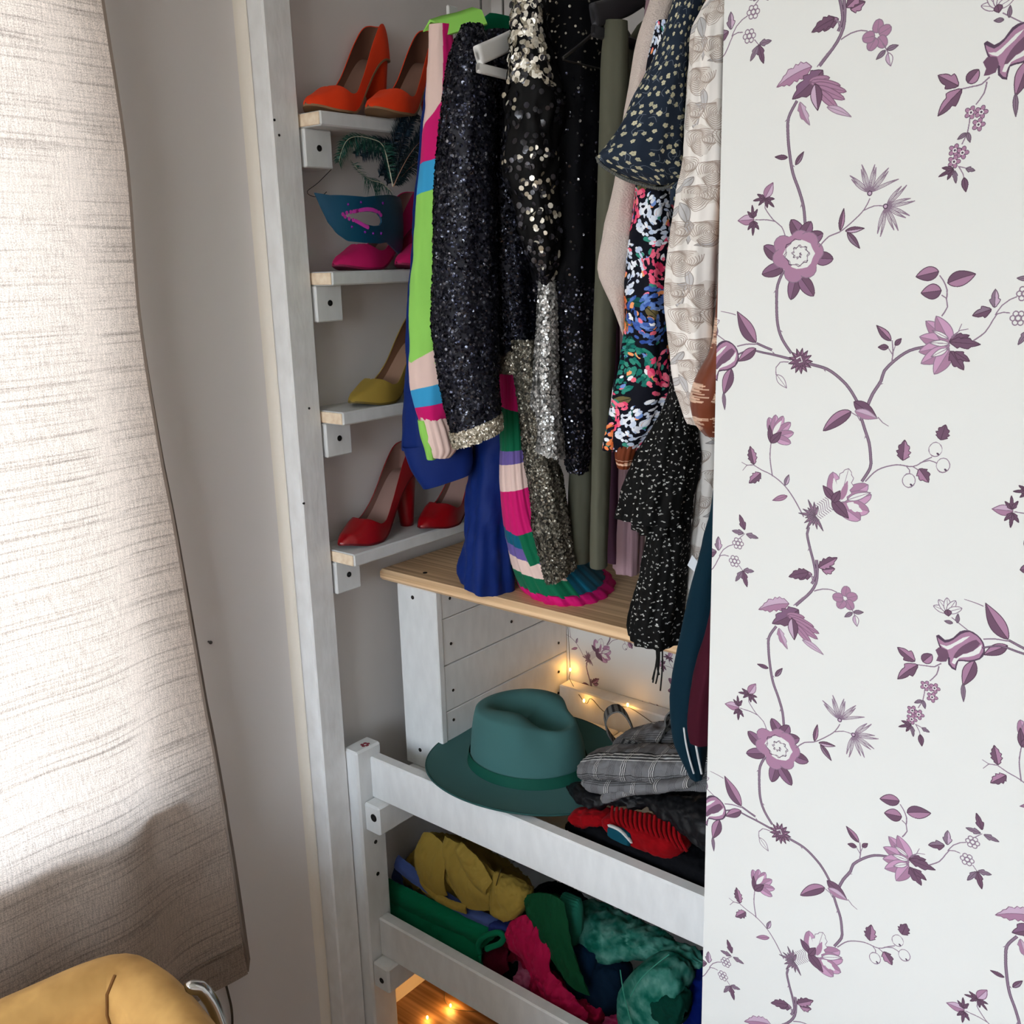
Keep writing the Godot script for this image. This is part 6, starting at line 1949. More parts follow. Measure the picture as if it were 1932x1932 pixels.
func build_mask() -> void:
	var m := thing("masquerade_mask", "teal half mask with pink sequin eye and peacock feathers, propped on magenta pumps", "mask")
	var cx := 0.118
	# outline in the mask's plane (z to the room negative = right in view)
	var rim := [Vector3(0.118, 1.67, -0.044), Vector3(0.118, 1.665, -0.059), Vector3(0.118, 1.665, -0.083), Vector3(0.118, 1.663, -0.129), Vector3(0.118, 1.667, -0.165), Vector3(0.118, 1.67, -0.202), Vector3(0.118, 1.669, -0.234), Vector3(0.118, 1.667, -0.266), Vector3(0.118, 1.642, -0.272), Vector3(0.118, 1.606, -0.264), Vector3(0.118, 1.579, -0.247), Vector3(0.118, 1.57, -0.223), Vector3(0.118, 1.585, -0.204), Vector3(0.118, 1.592, -0.19), Vector3(0.118, 1.589, -0.159), Vector3(0.118, 1.59, -0.123), Vector3(0.118, 1.593, -0.09), Vector3(0.118, 1.605, -0.072), Vector3(0.118, 1.623, -0.059), Vector3(0.118, 1.644, -0.051)]
	var hole := [Vector3(0.118, 1.634, -0.084), Vector3(0.118, 1.637, -0.094), Vector3(0.118, 1.639, -0.115), Vector3(0.118, 1.64, -0.139), Vector3(0.118, 1.638, -0.153), Vector3(0.118, 1.631, -0.163), Vector3(0.118, 1.624, -0.165), Vector3(0.118, 1.618, -0.159), Vector3(0.118, 1.617, -0.144), Vector3(0.118, 1.619, -0.127), Vector3(0.118, 1.625, -0.109), Vector3(0.118, 1.629, -0.093)]
	var mid := Vector3.ZERO
	for h in hole:
		mid += h / hole.size()
	var N := 72
	var P := []
	for ring in 7:
		var row := PackedVector3Array()
		for j in N + 1:
			var a := TAU * (j % N) / N
			var dir := Vector3(0, sin(a), -cos(a))
			var r0 := ray_out(hole, mid, dir)
			var r1 := ray_out(rim, mid, dir)
			var p := mid + dir * lerpf(r0, r1, ring / 6.0)
			var bend := (p.z - mid.z)
			p.x = cx - 0.9 * bend * bend * 4.0 - 0.25 * absf(p.y - mid.y) * absf(p.y - mid.y) * 9.0 + 0.006 * smoothstep(-0.05, -0.12, bend) * 2.0
			row.append(p)
		P.append(row)
	part("face", slab(P, 0.003), mat(Color(0.015, 0.27, 0.39), 0.45, {"spec": 0.5, "sheen": 0.4, "bump": M.fine, "depth": 0.03, "tri": 10.0}), m)
	var dish := disc(8)
	var pink := mat(Color(0.95, 0.32, 0.80), 0.25, {"metal": 0.2, "spec": 0.8})
	for j in 44:
		var f := j / 43.0
		var a := lerpf(0.42, 0.94, f) * TAU
		if f > 0.62:
			a = lerpf(0.02, 0.42, (f - 0.62) / 0.38) * TAU
		var dir := Vector3(0, sin(a), -cos(a))
		var p := mid + dir * (ray_out(hole, mid, dir) + 0.004)
		var o := part("eye_sequin", dish, pink, m)
		p.x = cx - 0.9 * (p.z - mid.z) * (p.z - mid.z) * 4.0 + 0.0025
		o.transform = Transform3D(Basis(Vector3(0, 0, 1), Vector3(1, 0.1, 0.1).normalized(), Vector3(0, 1, 0)).scaled(Vector3.ONE * 0.0034), p)
	var gem := lathe([Vector2(0.0001, 0.002), Vector2(0.0018, 0.0014), Vector2(0.0026, 0.0), Vector2(0.0001, -0.0004)], 8)
	for q in [Vector3(0.12, 1.65, -0.087), Vector3(0.12, 1.654, -0.115), Vector3(0.12, 1.615, -0.092), Vector3(0.12, 1.607, -0.12), Vector3(0.12, 1.605, -0.138), Vector3(0.12, 1.605, -0.156), Vector3(0.12, 1.654, -0.164)]:
		var o := part("gem", gem, mat(Color(0.50, 0.16, 0.62), 0.2, {"metal": 0.3}), m)
		o.transform = Transform3D(Basis(Vector3(0, 0, 1), Vector3(1, 0, 0), Vector3(0, 1, 0)), q + Vector3(0.001, 0, 0))
	# the frame of feathers rising from the brow
	var root := Vector3(0.115, 1.679, -0.193)
	for l in [[Vector3(0.118, 1.682, -0.192), Vector3(0.118, 1.709, -0.186), Vector3(0.118, 1.746, -0.174), Vector3(0.118, 1.755, -0.148), Vector3(0.118, 1.756, -0.116), Vector3(0.118, 1.749, -0.096), Vector3(0.118, 1.732, -0.083), Vector3(0.118, 1.715, -0.076)], [Vector3(0.113, 1.675, -0.192), Vector3(0.113, 1.687, -0.171), Vector3(0.113, 1.691, -0.147), Vector3(0.113, 1.702, -0.125), Vector3(0.113, 1.714, -0.112)]]:
		feather(smooth3(l, 0.006), 0.028, Vector3(0, 0.55, 0.83), Color(0.06, 0.30, 0.25), Color(0.80, 0.78, 0.70), m)
	for l in [[Vector3(0.122, 1.681, -0.189), Vector3(0.122, 1.701, -0.203), Vector3(0.122, 1.728, -0.225), Vector3(0.122, 1.75, -0.248), Vector3(0.122, 1.763, -0.269)], [Vector3(0.117, 1.684, -0.198), Vector3(0.117, 1.711, -0.231), Vector3(0.117, 1.73, -0.265), Vector3(0.117, 1.741, -0.292)]]:
		feather(smooth3(l, 0.006), 0.024, Vector3(0.1, 0.7, 0.7), Color(0.02, 0.16, 0.18), Color(0.70, 0.53, 0.45), m)
	for l in [[Vector3(0.105, 1.684, -0.191), Vector3(0.105, 1.719, -0.2), Vector3(0.105, 1.763, -0.215), Vector3(0.105, 1.802, -0.237), Vector3(0.105, 1.819, -0.232), Vector3(0.105, 1.827, -0.208)], [Vector3(0.108, 1.689, -0.207), Vector3(0.108, 1.737, -0.223), Vector3(0.108, 1.782, -0.245), Vector3(0.108, 1.805, -0.266), Vector3(0.108, 1.793, -0.278)], [Vector3(0.1, 1.693, -0.19), Vector3(0.1, 1.728, -0.205), Vector3(0.1, 1.754, -0.211), Vector3(0.1, 1.759, -0.183), Vector3(0.1, 1.749, -0.152), Vector3(0.1, 1.732, -0.128)], [Vector3(0.104, 1.697, -0.174), Vector3(0.104, 1.727, -0.193), Vector3(0.104, 1.739, -0.184), Vector3(0.104, 1.738, -0.16), Vector3(0.104, 1.728, -0.14)], [Vector3(0.106, 1.685, -0.215), Vector3(0.106, 1.73, -0.243), Vector3(0.106, 1.767, -0.272), Vector3(0.106, 1.794, -0.287)]]:
		feather(smooth3(l, 0.005), 0.021, Vector3(0, 0.6, 0.8), Color(0.01, 0.14, 0.21), Color(0.02, 0.10, 0.14), m, 0.1)
	part("elastic", tube(smooth3([Vector3(0.09, 1.671, -0.07), Vector3(0.09, 1.664, -0.058), Vector3(0.09, 1.663, -0.04), Vector3(0.09, 1.67, -0.03), Vector3(0.09, 1.684, -0.053), Vector3(0.09, 1.706, -0.083)], 0.006), 0.0006, 5), mat(Color(0.08, 0.08, 0.09), 0.8), m)


func ray_out(poly: Array, c: Vector3, d: Vector3) -> float:                                # how far from c, in the plane x = const, the outline lies along d
	var best := 0.0
	for i in poly.size():
		var a := Vector2(poly[i].z - c.z, poly[i].y - c.y)
		var b := Vector2(poly[(i + 1) % poly.size()].z - c.z, poly[(i + 1) % poly.size()].y - c.y)
		var e := b - a
		var dd := Vector2(d.z, d.y)
		var det := dd.cross(e)
		if absf(det) < 1e-9:
			continue
		var t := a.cross(e) / det
		var u := a.cross(dd) / det
		if u >= -0.001 and u <= 1.001 and t > best:
			best = t
	return best


func build_hat() -> void:
	var felt := mat(Color(0.255, 0.41, 0.405), 0.95, {"spec": 0.12, "sheen": 0.5, "bump": M.fine, "depth": 0.03, "tri": 16.0})
	var h := thing("fedora", "teal green felt fedora with wide brim and pinched crown, lying on the rail", "hat", "", Vector3(0.342, 0.655, -0.240))
	h.rotation = Vector3(0.0, 0.12, 0.0)
	var n := 96
	var a0 := 0.112                                                                        # crown half length along x, half width along z
	var b0 := 0.094
	var P := []
	for i in 26:
		var row := PackedVector3Array()
		for j in n + 1:
			var t := -TAU * j / n
			var c := cos(t)
			var s := sin(t)
			var ta := absf(t + TAU if t < -PI else t)                                         # angle from the front, on either side
			var f := minf(i / 12.0, 1.0)                                                      # up the side
			var k := 1.0 - maxf(0.0, (i - 12) / 13.0)                                         # over the top, towards its middle
			var r := 1.0 - 0.07 * f - 0.06 * f * f * f * f
			r -= 0.13 * smoothstep(0.30, 0.95, f) * exp(-pow((ta - 0.80) / 0.38, 2.0))
			r *= pow(k, 0.85) if i > 12 else 1.0
			var p := Vector3(c * a0 * r, f * 0.108, s * b0 * r)
			if f < 0.15:
				p += Vector3(c, 0, s) * 0.004 * (1.0 - f / 0.15)
			var lift := smoothstep(0.55, 1.0, f)
			p.y += lift * (0.006 * s * s - 0.012 * smoothstep(0.2, 1.0, c))                     # the top slopes down to the front
			if i > 12:
				p.y += 0.014 * (1.0 - pow(k, 3.0))
				p.y -= 0.036 * exp(-pow(p.z / 0.030, 2.0)) * smoothstep(-0.082, -0.035, p.x) * (1.0 - 0.75 * smoothstep(0.045, 0.095, p.x)) * smoothstep(1.0, 0.72, k)
			row.append(p)
		P.push_front(row)
	part("crown", grid_mesh(P, true), felt, h)
	var B := []
	for i in 16:
		var f := i / 15.0
		var row := PackedVector3Array()
		for j in n + 1:
			var t := -TAU * j / n
			var r0 := Vector2(cos(t) * (a0 + 0.003), sin(t) * (b0 + 0.003))
			var r1 := Vector2(cos(t) * 0.188, sin(t) * 0.183)
			var q := r0.lerp(r1, f)
			row.append(Vector3(q.x, 0.004 + f * f * (0.016 * sin(t) * sin(t) - 0.006 * cos(t)) - 0.004 * f, q.y))
		B.append(row)
	part("brim", slab(B, 0.0032), felt, h)
	var R := []
	for i in 5:
		var row := PackedVector3Array()
		for j in n + 1:
			var t := -TAU * j / n
			var k := 1.015 + (0.012 if i == 1 or i == 2 or i == 3 else 0.0) - 0.022 * i / 4.0
			row.append(Vector3(cos(t) * a0 * k, 0.027 - i * 0.0055, sin(t) * b0 * k + 0.0))
		R.append(row)
	for i in 5:                                                                            # the band widens downwards with the crown
		for j in n + 1:
			var t := -TAU * j / n
			var k := 1.012 + 0.013 * i / 4.0 - 0.035 * (1.0 - i / 4.0) * 0.6
			R[i][j] = Vector3(cos(t) * (a0 * k + 0.0022), 0.026 - i * 0.0050, sin(t) * (b0 * k + 0.0016))
	part("band", grid_mesh(R, true), cloth(Color(0.09, 0.30, 0.25), {"rough": 0.6}), h, "darker green ribbon round the crown")
	var E := PackedVector3Array()
	for j in n + 1:
		E.append(B[15][j])
	part("brim_edge", tube(E, 0.0020, 6), mat(Color(0.14, 0.30, 0.29), 0.9), h)


# ------------------------------------------------------------------ folded clothes, fairy lights and small things

func roll(called: String, rows: Array, m: Material, parent: Node3D, o := {}, label := "") -> MeshInstance3D:   # a bundle lying along the frame: rows run from left to right, each [middle, half height upwards, half depth]
	var d := {"axis": (rows[0][0] - rows[rows.size() - 1][0]).normalized(), "noise": 0.007, "nscale": 18.0, "ystretch": 1.0, "power": 0.75, "round": 0.10, "ridge": 0.75}
	d.merge(o, true)
	var L := loft(rows, d.get("n", 72), d.get("step", 0.005), d)
	return part(called, L.mesh, m, parent, label)


# A sheet of cloth between an upper and a lower edge, bulging towards the room, with rolled-over thickness.
func flap(called: String, top: Array, bottom: Array, m: Material, parent: Node3D, bulge: float, seed_: int, na := 0.003, thick := 0.004) -> MeshInstance3D:
	var noise := FastNoiseLite.new()
	noise.seed = seed_
	noise.frequency = 1.0
	var a := smooth3(top, 0.004)
	var b := smooth3(bottom, 0.004)
	var P := []
	var UVs := []
	for i in 15:
		var f := i / 14.0
		var row := PackedVector3Array()
		var uv := PackedVector2Array()
		for j in 41:
			var u := j / 40.0
			var p: Vector3 = a[int(u * (a.size() - 1))].lerp(b[int(u * (b.size() - 1))], f)
			p += Vector3(0.1, 0.35, 1.0) * bulge * (sin(PI * f) - 0.5 * pow(absf(u - 0.5) * 2.0, 4.0))
			p += Vector3(0.2, 0.6, 1.0) * na * (0.6 - 2.4 * absf(noise.get_noise_3d(p.x * 26.0, p.y * 26.0, seed_)))
			row.append(p)
			uv.append(Vector2(u * 0.2, f * 0.1))
		P.append(row)
		UVs.append(uv)
	return part(called, slab(P, thick, UVs), m, parent)


func build_folded() -> void:
	# ---- the stack on the upper deck, from the bottom
	var g := thing("dark_jeans", "near black denim folded at the bottom of the pile beside the fedora", "jeans")
	var jean := cloth(Color(0.035, 0.04, 0.055), {"rough": 0.85})
	roll("lower_fold", [[Vector3(0.496, 0.613, -0.165), Vector3(0, 0.011, 0), 0.017], [Vector3(0.531, 0.622, -0.165), Vector3(0, 0.016, 0), 0.027], [Vector3(0.584, 0.625, -0.165), Vector3(0, 0.019, 0), 0.031], [Vector3(0.645, 0.629, -0.165), Vector3(0, 0.021, 0), 0.035], [Vector3(0.703, 0.631, -0.165), Vector3(0, 0.022, 0), 0.037], [Vector3(0.759, 0.632, -0.165), Vector3(-0.001, 0.023, 0), 0.038], [Vector3(0.812, 0.632, -0.165), Vector3(-0.001, 0.023, 0), 0.039]], jean, g, {"seed": 201, "noise": 0.005})
	roll("upper_fold", [[Vector3(0.487, 0.622, -0.165), Vector3(0, 0.011, 0), 0.018], [Vector3(0.526, 0.637, -0.165), Vector3(0, 0.016, 0), 0.028], [Vector3(0.584, 0.645, -0.165), Vector3(0, 0.021, 0), 0.036], [Vector3(0.645, 0.647, -0.165), Vector3(0, 0.024, 0), 0.041], [Vector3(0.703, 0.651, -0.165), Vector3(0, 0.024, 0), 0.041], [Vector3(0.758, 0.65, -0.165), Vector3(-0.001, 0.025, 0), 0.042], [Vector3(0.811, 0.651, -0.165), Vector3(-0.001, 0.025, 0), 0.042]], jean, g, {"seed": 202, "noise": 0.006})
	roll("back_label", [[Vector3(0.602, 0.678, -0.118), Vector3(0, 0.008, 0), 0.006], [Vector3(0.626, 0.678, -0.118), Vector3(0, 0.013, 0), 0.006], [Vector3(0.647, 0.676, -0.118), Vector3(0, 0.01, 0), 0.006]], cloth(Color(0.05, 0.25, 0.31)), g, {"seed": 203, "noise": 0.001}, "teal patch")
	roll("label_edge", [[Vector3(0.605, 0.691, -0.113), Vector3(0, 0.002, 0), 0.003], [Vector3(0.629, 0.69, -0.113), Vector3(0, 0.002, 0), 0.003], [Vector3(0.652, 0.676, -0.113), Vector3(0, 0.002, 0), 0.003]], mat(Color(0.75, 0.75, 0.74), 0.7), g, {"noise": 0.0}, "white edge")
	g = thing("red_jumper", "scarlet cable knit jumper folded between black garments in the pile", "jumper")
	var cable := toned(noise_image(128, 128, 0.03, 77, 3), Color(0.85, 0.8, 0.8), Color(1, 1, 1), 1.2)
	var red := cloth(Color(0.53, 0.012, 0.05), {"rough": 0.85, "sheen": 0.3, "tex": cable, "tri": 9.0})
	roll("sleeve", [[Vector3(0.503, 0.65, -0.155), Vector3(0, 0.006, 0), 0.01], [Vector3(0.519, 0.655, -0.155), Vector3(0, 0.012, 0), 0.021], [Vector3(0.544, 0.664, -0.155), Vector3(0, 0.015, 0), 0.025], [Vector3(0.57, 0.672, -0.155), Vector3(0, 0.012, 0), 0.021], [Vector3(0.583, 0.672, -0.155), Vector3(0, 0.009, 0), 0.015]], red, g, {"seed": 211, "noise": 0.006})
	roll("body", [[Vector3(0.57, 0.67, -0.152), Vector3(0, 0.01, 0), 0.016], [Vector3(0.598, 0.675, -0.152), Vector3(0, 0.015, 0), 0.026], [Vector3(0.633, 0.677, -0.152), Vector3(0, 0.019, 0), 0.033], [Vector3(0.677, 0.68, -0.152), Vector3(0, 0.022, 0), 0.038], [Vector3(0.71, 0.681, -0.152), Vector3(0, 0.019, 0), 0.033], [Vector3(0.73, 0.685, -0.152), Vector3(0, 0.011, 0), 0.02]], red, g, {"seed": 212, "noise": 0.004})
	for k in 15:                                                                           # raised cables across the front fold
		var f := k / 14.0
		var a: Vector3 = Vector3(0.606, 0.706, -0.126).lerp(Vector3(0.728, 0.725, -0.126), f)
		var b: Vector3 = Vector3(0.616, 0.68, -0.124).lerp(Vector3(0.735, 0.689, -0.124), f)
		part("cable", tube(smooth3([a + Vector3(-0.008, 0.003, -0.012), a.lerp(b, 0.4) + Vector3(-0.003, 0, 0.001), b + Vector3(0.004, 0, -0.003)], 0.004), 0.0026, 8), red, g)
	g = thing("black_garment", "soft black garment with a slight sheen, folded under the plaid trousers", "garment")
	var hide := mat(Color(0.045, 0.05, 0.065), 0.5, {"spec": 0.35})
	roll("fold", [[Vector3(0.484, 0.69, -0.17), Vector3(0, 0.007, 0), 0.013], [Vector3(0.506, 0.691, -0.17), Vector3(0, 0.014, 0), 0.024], [Vector3(0.549, 0.695, -0.17), Vector3(0, 0.015, 0), 0.028], [Vector3(0.601, 0.712, -0.17), Vector3(0, 0.012, 0), 0.022], [Vector3(0.661, 0.728, -0.17), Vector3(0, 0.015, 0), 0.027], [Vector3(0.717, 0.736, -0.17), Vector3(0, 0.024, 0), 0.046], [Vector3(0.771, 0.738, -0.17), Vector3(-0.001, 0.035, 0), 0.066], [Vector3(0.823, 0.739, -0.17), Vector3(-0.001, 0.04, 0), 0.075]], hide, g, {"seed": 221, "noise": 0.010, "nscale": 13.0})
	g = thing("plaid_trousers", "grey plaid trousers with striped tie belt folded on top of the pile", "trousers")
	var plaid := printed(paint_plaid(), Vector3(1.0 / 0.055, 1.0 / 0.055, 1), 0.9)
	roll("lower_fold", [[Vector3(0.563, 0.704, -0.16), Vector3(0, 0.006, 0), 0.011], [Vector3(0.577, 0.712, -0.16), Vector3(0, 0.012, 0), 0.022], [Vector3(0.618, 0.737, -0.16), Vector3(0, 0.011, 0), 0.02], [Vector3(0.666, 0.763, -0.16), Vector3(0, 0.009, 0), 0.017], [Vector3(0.722, 0.783, -0.16), Vector3(0, 0.008, 0), 0.016], [Vector3(0.766, 0.79, -0.16), Vector3(0, 0.009, 0), 0.017]], plaid, g, {"seed": 231, "noise": 0.003})
	roll("middle_fold", [[Vector3(0.519, 0.715, -0.168), Vector3(0, 0.008, 0), 0.014], [Vector3(0.536, 0.72, -0.168), Vector3(0, 0.013, 0), 0.025], [Vector3(0.582, 0.73, -0.168), Vector3(0, 0.014, 0), 0.026], [Vector3(0.632, 0.749, -0.168), Vector3(0, 0.015, 0), 0.028], [Vector3(0.681, 0.767, -0.168), Vector3(0, 0.014, 0), 0.028], [Vector3(0.727, 0.784, -0.168), Vector3(0, 0.012, 0), 0.023], [Vector3(0.771, 0.795, -0.168), Vector3(0, 0.011, 0), 0.022]], plaid, g, {"seed": 232, "noise": 0.003})
	roll("upper_fold", [[Vector3(0.506, 0.732, -0.18), Vector3(0, 0.011, 0), 0.021], [Vector3(0.524, 0.741, -0.18), Vector3(0, 0.019, 0), 0.036], [Vector3(0.564, 0.758, -0.18), Vector3(0, 0.022, 0), 0.043], [Vector3(0.615, 0.773, -0.18), Vector3(0, 0.023, 0), 0.046], [Vector3(0.664, 0.787, -0.18), Vector3(0, 0.023, 0), 0.046], [Vector3(0.71, 0.802, -0.18), Vector3(0, 0.02, 0), 0.041], [Vector3(0.764, 0.818, -0.18), Vector3(0, 0.017, 0), 0.035]], plaid, g, {"seed": 233, "noise": 0.005})
	roll("rolled_cuff", [[Vector3(0.676, 0.775, -0.138), Vector3(-0.003, 0.008, 0), 0.012], [Vector3(0.684, 0.777, -0.138), Vector3(-0.003, 0.009, 0), 0.018], [Vector3(0.697, 0.78, -0.138), Vector3(-0.002, 0.009, 0), 0.018], [Vector3(0.719, 0.791, -0.138), Vector3(-0.002, 0.008, 0), 0.016], [Vector3(0.745, 0.804, -0.138), Vector3(-0.001, 0.008, 0), 0.015]], plaid, g, {"seed": 234, "noise": 0.002})
	roll("waist", [[Vector3(0.514, 0.738, -0.27), Vector3(0, 0.007, 0), 0.015], [Vector3(0.536, 0.753, -0.27), Vector3(0, 0.014, 0), 0.03], [Vector3(0.573, 0.769, -0.27), Vector3(0, 0.017, 0), 0.037], [Vector3(0.609, 0.783, -0.27), Vector3(0, 0.018, 0), 0.038], [Vector3(0.659, 0.796, -0.27), Vector3(0, 0.016, 0), 0.035], [Vector3(0.697, 0.804, -0.27), Vector3(0, 0.013, 0), 0.03]], plaid, g, {"seed": 235, "noise": 0.005})
	var stripe := printed(paint_waist(), Vector3(12, 1, 1), 0.85)
	var strips := [
		[Vector3(0.522, 0.72, -0.287), Vector3(0.509, 0.736, -0.278), Vector3(0.498, 0.758, -0.27), Vector3(0.495, 0.78, -0.268), Vector3(0.501, 0.795, -0.272), Vector3(0.513, 0.8, -0.281), Vector3(0.523, 0.79, -0.288), Vector3(0.531, 0.77, -0.294), Vector3(0.535, 0.752, -0.297), Vector3(0.529, 0.74, -0.293), Vector3(0.521, 0.732, -0.286)],
		[Vector3(0.568, 0.783, -0.207), Vector3(0.588, 0.776, -0.221), Vector3(0.608, 0.77, -0.235), Vector3(0.619, 0.776, -0.243), Vector3(0.626, 0.792, -0.248), Vector3(0.633, 0.807, -0.253), Vector3(0.644, 0.816, -0.261)],
		[Vector3(0.618, 0.777, -0.232), Vector3(0.625, 0.792, -0.237), Vector3(0.632, 0.815, -0.241), Vector3(0.636, 0.83, -0.244), Vector3(0.643, 0.838, -0.249)],
	]
	for k in 3:
		var p := smooth3(strips[k], 0.004)
		var T := []
		var U := []
		var run := 0.0
		for i in p.size():
			var d := (p[mini(i + 1, p.size() - 1)] - p[maxi(i - 1, 0)]).normalized()
			var across := Vector3(0.62, 0.1, 0.78) * 0.019 if k == 0 else Vector3(0.35, 0.72, 0.4).slide(d).normalized() * 0.017
			run += p[i].distance_to(p[maxi(i - 1, 0)])
			T.append(PackedVector3Array([p[i] - across, p[i] - across * 0.33, p[i] + across * 0.33, p[i] + across]))
			U.append(PackedVector2Array([Vector2(run, 0.02), Vector2(run, 0.34), Vector2(run, 0.66), Vector2(run, 0.98)]))
		part("tie_belt", slab(T, 0.0026, U), stripe, g, "striped tie belt")
	# ---- the lower deck
	g = thing("navy_top", "dark navy top tucked behind the blue and mustard ones on the lower shelf", "top")
	var navy := cloth(Color(0.025, 0.04, 0.12))
	roll("fold", [[Vector3(-0.212, 0.228, -0.382), Vector3(0, 0.007, 0), 0.009], [Vector3(-0.174, 0.228, -0.382), Vector3(0, 0.007, 0), 0.009], [Vector3(-0.11, 0.234, -0.382), Vector3(0.001, 0.01, 0), 0.014], [Vector3(-0.008, 0.247, -0.382), Vector3(0.001, 0.019, 0), 0.026], [Vector3(0.103, 0.255, -0.382), Vector3(0.001, 0.025, 0), 0.034], [Vector3(0.193, 0.254, -0.382), Vector3(0.001, 0.024, 0), 0.033]], navy, g, {"seed": 240})
	g = thing("green_jumper", "emerald green knitted jumper folded lowest on the left of the lower shelf", "jumper")
	var green := cloth(Color(0.02, 0.41, 0.275), {"sheen": 0.3})
	roll("lower_fold", [[Vector3(-0.067, 0.228, -0.227), Vector3(0, 0.007, 0), 0.008], [Vector3(-0.045, 0.228, -0.227), Vector3(0, 0.007, 0), 0.008], [Vector3(0.026, 0.228, -0.227), Vector3(0, 0.007, 0), 0.008], [Vector3(0.104, 0.228, -0.227), Vector3(0, 0.007, 0), 0.008], [Vector3(0.179, 0.228, -0.227), Vector3(0, 0.007, 0), 0.008], [Vector3(0.229, 0.228, -0.227), Vector3(0, 0.007, 0), 0.008], [Vector3(0.25, 0.228, -0.227), Vector3(0, 0.007, 0), 0.008]], green, g, {"seed": 241, "noise": 0.005})
	roll("upper_fold", [[Vector3(-0.069, 0.228, -0.227), Vector3(0, 0.007, 0), 0.008], [Vector3(-0.046, 0.243, -0.227), Vector3(0.001, 0.016, 0), 0.02], [Vector3(-0.009, 0.254, -0.227), Vector3(0.002, 0.024, 0), 0.03], [Vector3(0.06, 0.252, -0.227), Vector3(0.002, 0.023, 0), 0.028], [Vector3(0.137, 0.251, -0.227), Vector3(0.001, 0.022, 0), 0.027], [Vector3(0.209, 0.251, -0.227), Vector3(0.001, 0.022, 0), 0.027], [Vector3(0.265, 0.252, -0.227), Vector3(0.001, 0.02, 0), 0.024], [Vector3(0.285, 0.259, -0.227), Vector3(0, 0.013, 0), 0.016]], green, g, {"seed": 242, "noise": 0.006})
	flap("front_layer", [Vector3(0.032, 0.334, -0.157), Vector3(0.135, 0.339, -0.157), Vector3(0.249, 0.343, -0.157), Vector3(0.336, 0.346, -0.157)], [Vector3(0.025, 0.292, -0.148), Vector3(0.141, 0.296, -0.148), Vector3(0.255, 0.305, -0.148), Vector3(0.289, 0.293, -0.148)], green, g, 0.008, 15, 0.003, 0.006)
	flap("lower_layer", [Vector3(0.02, 0.296, -0.15), Vector3(0.139, 0.299, -0.15), Vector3(0.253, 0.305, -0.15), Vector3(0.29, 0.294, -0.15)], [Vector3(0.012, 0.217, -0.142), Vector3(0.142, 0.222, -0.142), Vector3(0.256, 0.229, -0.142), Vector3(0.306, 0.239, -0.142)], green, g, 0.008, 21, 0.003, 0.006)
	part("rolled_edge", tube(smooth3([Vector3(0.302, 0.298, -0.134), Vector3(0.298, 0.314, -0.134), Vector3(0.309, 0.336, -0.134), Vector3(0.331, 0.355, -0.134), Vector3(0.352, 0.367, -0.134), Vector3(0.362, 0.362, -0.134), Vector3(0.353, 0.345, -0.134), Vector3(0.332, 0.328, -0.134), Vector3(0.319, 0.317, -0.134)], 0.004), 0.0055, 10), green, g)
	g = thing("periwinkle_jumper", "periwinkle blue jumper folded between the green and mustard ones", "jumper")
	var peri := cloth(Color(0.27, 0.33, 0.53), {"sheen": 0.3})
	roll("fold", [[Vector3(-0.038, 0.267, -0.237), Vector3(0.001, 0.012, 0), 0.016], [Vector3(-0.017, 0.29, -0.237), Vector3(0.003, 0.033, 0), 0.042], [Vector3(0.038, 0.294, -0.237), Vector3(0.002, 0.034, 0), 0.044], [Vector3(0.114, 0.283, -0.237), Vector3(0.002, 0.026, 0), 0.034], [Vector3(0.187, 0.279, -0.237), Vector3(0.001, 0.021, 0), 0.027], [Vector3(0.258, 0.285, -0.237), Vector3(0.001, 0.015, 0), 0.02], [Vector3(0.305, 0.293, -0.237), Vector3(0, 0.011, 0), 0.014], [Vector3(0.318, 0.299, -0.237), Vector3(0, 0.008, 0), 0.01]], peri, g, {"seed": 251, "noise": 0.006})
	roll("hem", [[Vector3(0.311, 0.351, -0.157), Vector3(0, 0.01, 0), 0.013], [Vector3(0.336, 0.358, -0.157), Vector3(0, 0.011, 0), 0.015], [Vector3(0.37, 0.366, -0.157), Vector3(0, 0.009, 0), 0.012], [Vector3(0.383, 0.371, -0.157), Vector3(0, 0.005, 0), 0.007]], cloth(Color(0.15, 0.20, 0.42)), g, {"seed": 252, "noise": 0.003})
	flap("front_layer", [Vector3(0.062, 0.397, -0.162), Vector3(0.133, 0.383, -0.162), Vector3(0.232, 0.365, -0.162), Vector3(0.325, 0.367, -0.162)], [Vector3(0.061, 0.371, -0.152), Vector3(0.136, 0.358, -0.152), Vector3(0.237, 0.348, -0.152), Vector3(0.32, 0.351, -0.152)], peri, g, 0.006, 16, 0.003, 0.005)
	g = thing("mustard_shirt", "mustard yellow shirt bundled on top of the left pile on the lower shelf", "shirt")
	var must := cloth(Color(0.57, 0.475, 0.21), {"rough": 0.75, "sheen": 0.2})
	roll("body_fold", [[Vector3(0.009, 0.322, -0.252), Vector3(0.001, 0.017, 0), 0.023], [Vector3(0.028, 0.325, -0.252), Vector3(0.003, 0.042, 0), 0.056], [Vector3(0.088, 0.34, -0.252), Vector3(0.003, 0.051, 0), 0.069], [Vector3(0.163, 0.342, -0.252), Vector3(0.003, 0.052, 0), 0.071], [Vector3(0.234, 0.34, -0.252), Vector3(0.002, 0.048, 0), 0.065], [Vector3(0.289, 0.342, -0.252), Vector3(0.001, 0.036, 0), 0.048], [Vector3(0.326, 0.355, -0.252), Vector3(0.001, 0.023, 0), 0.032]], must, g, {"seed": 261, "noise": 0.010, "nscale": 14.0})
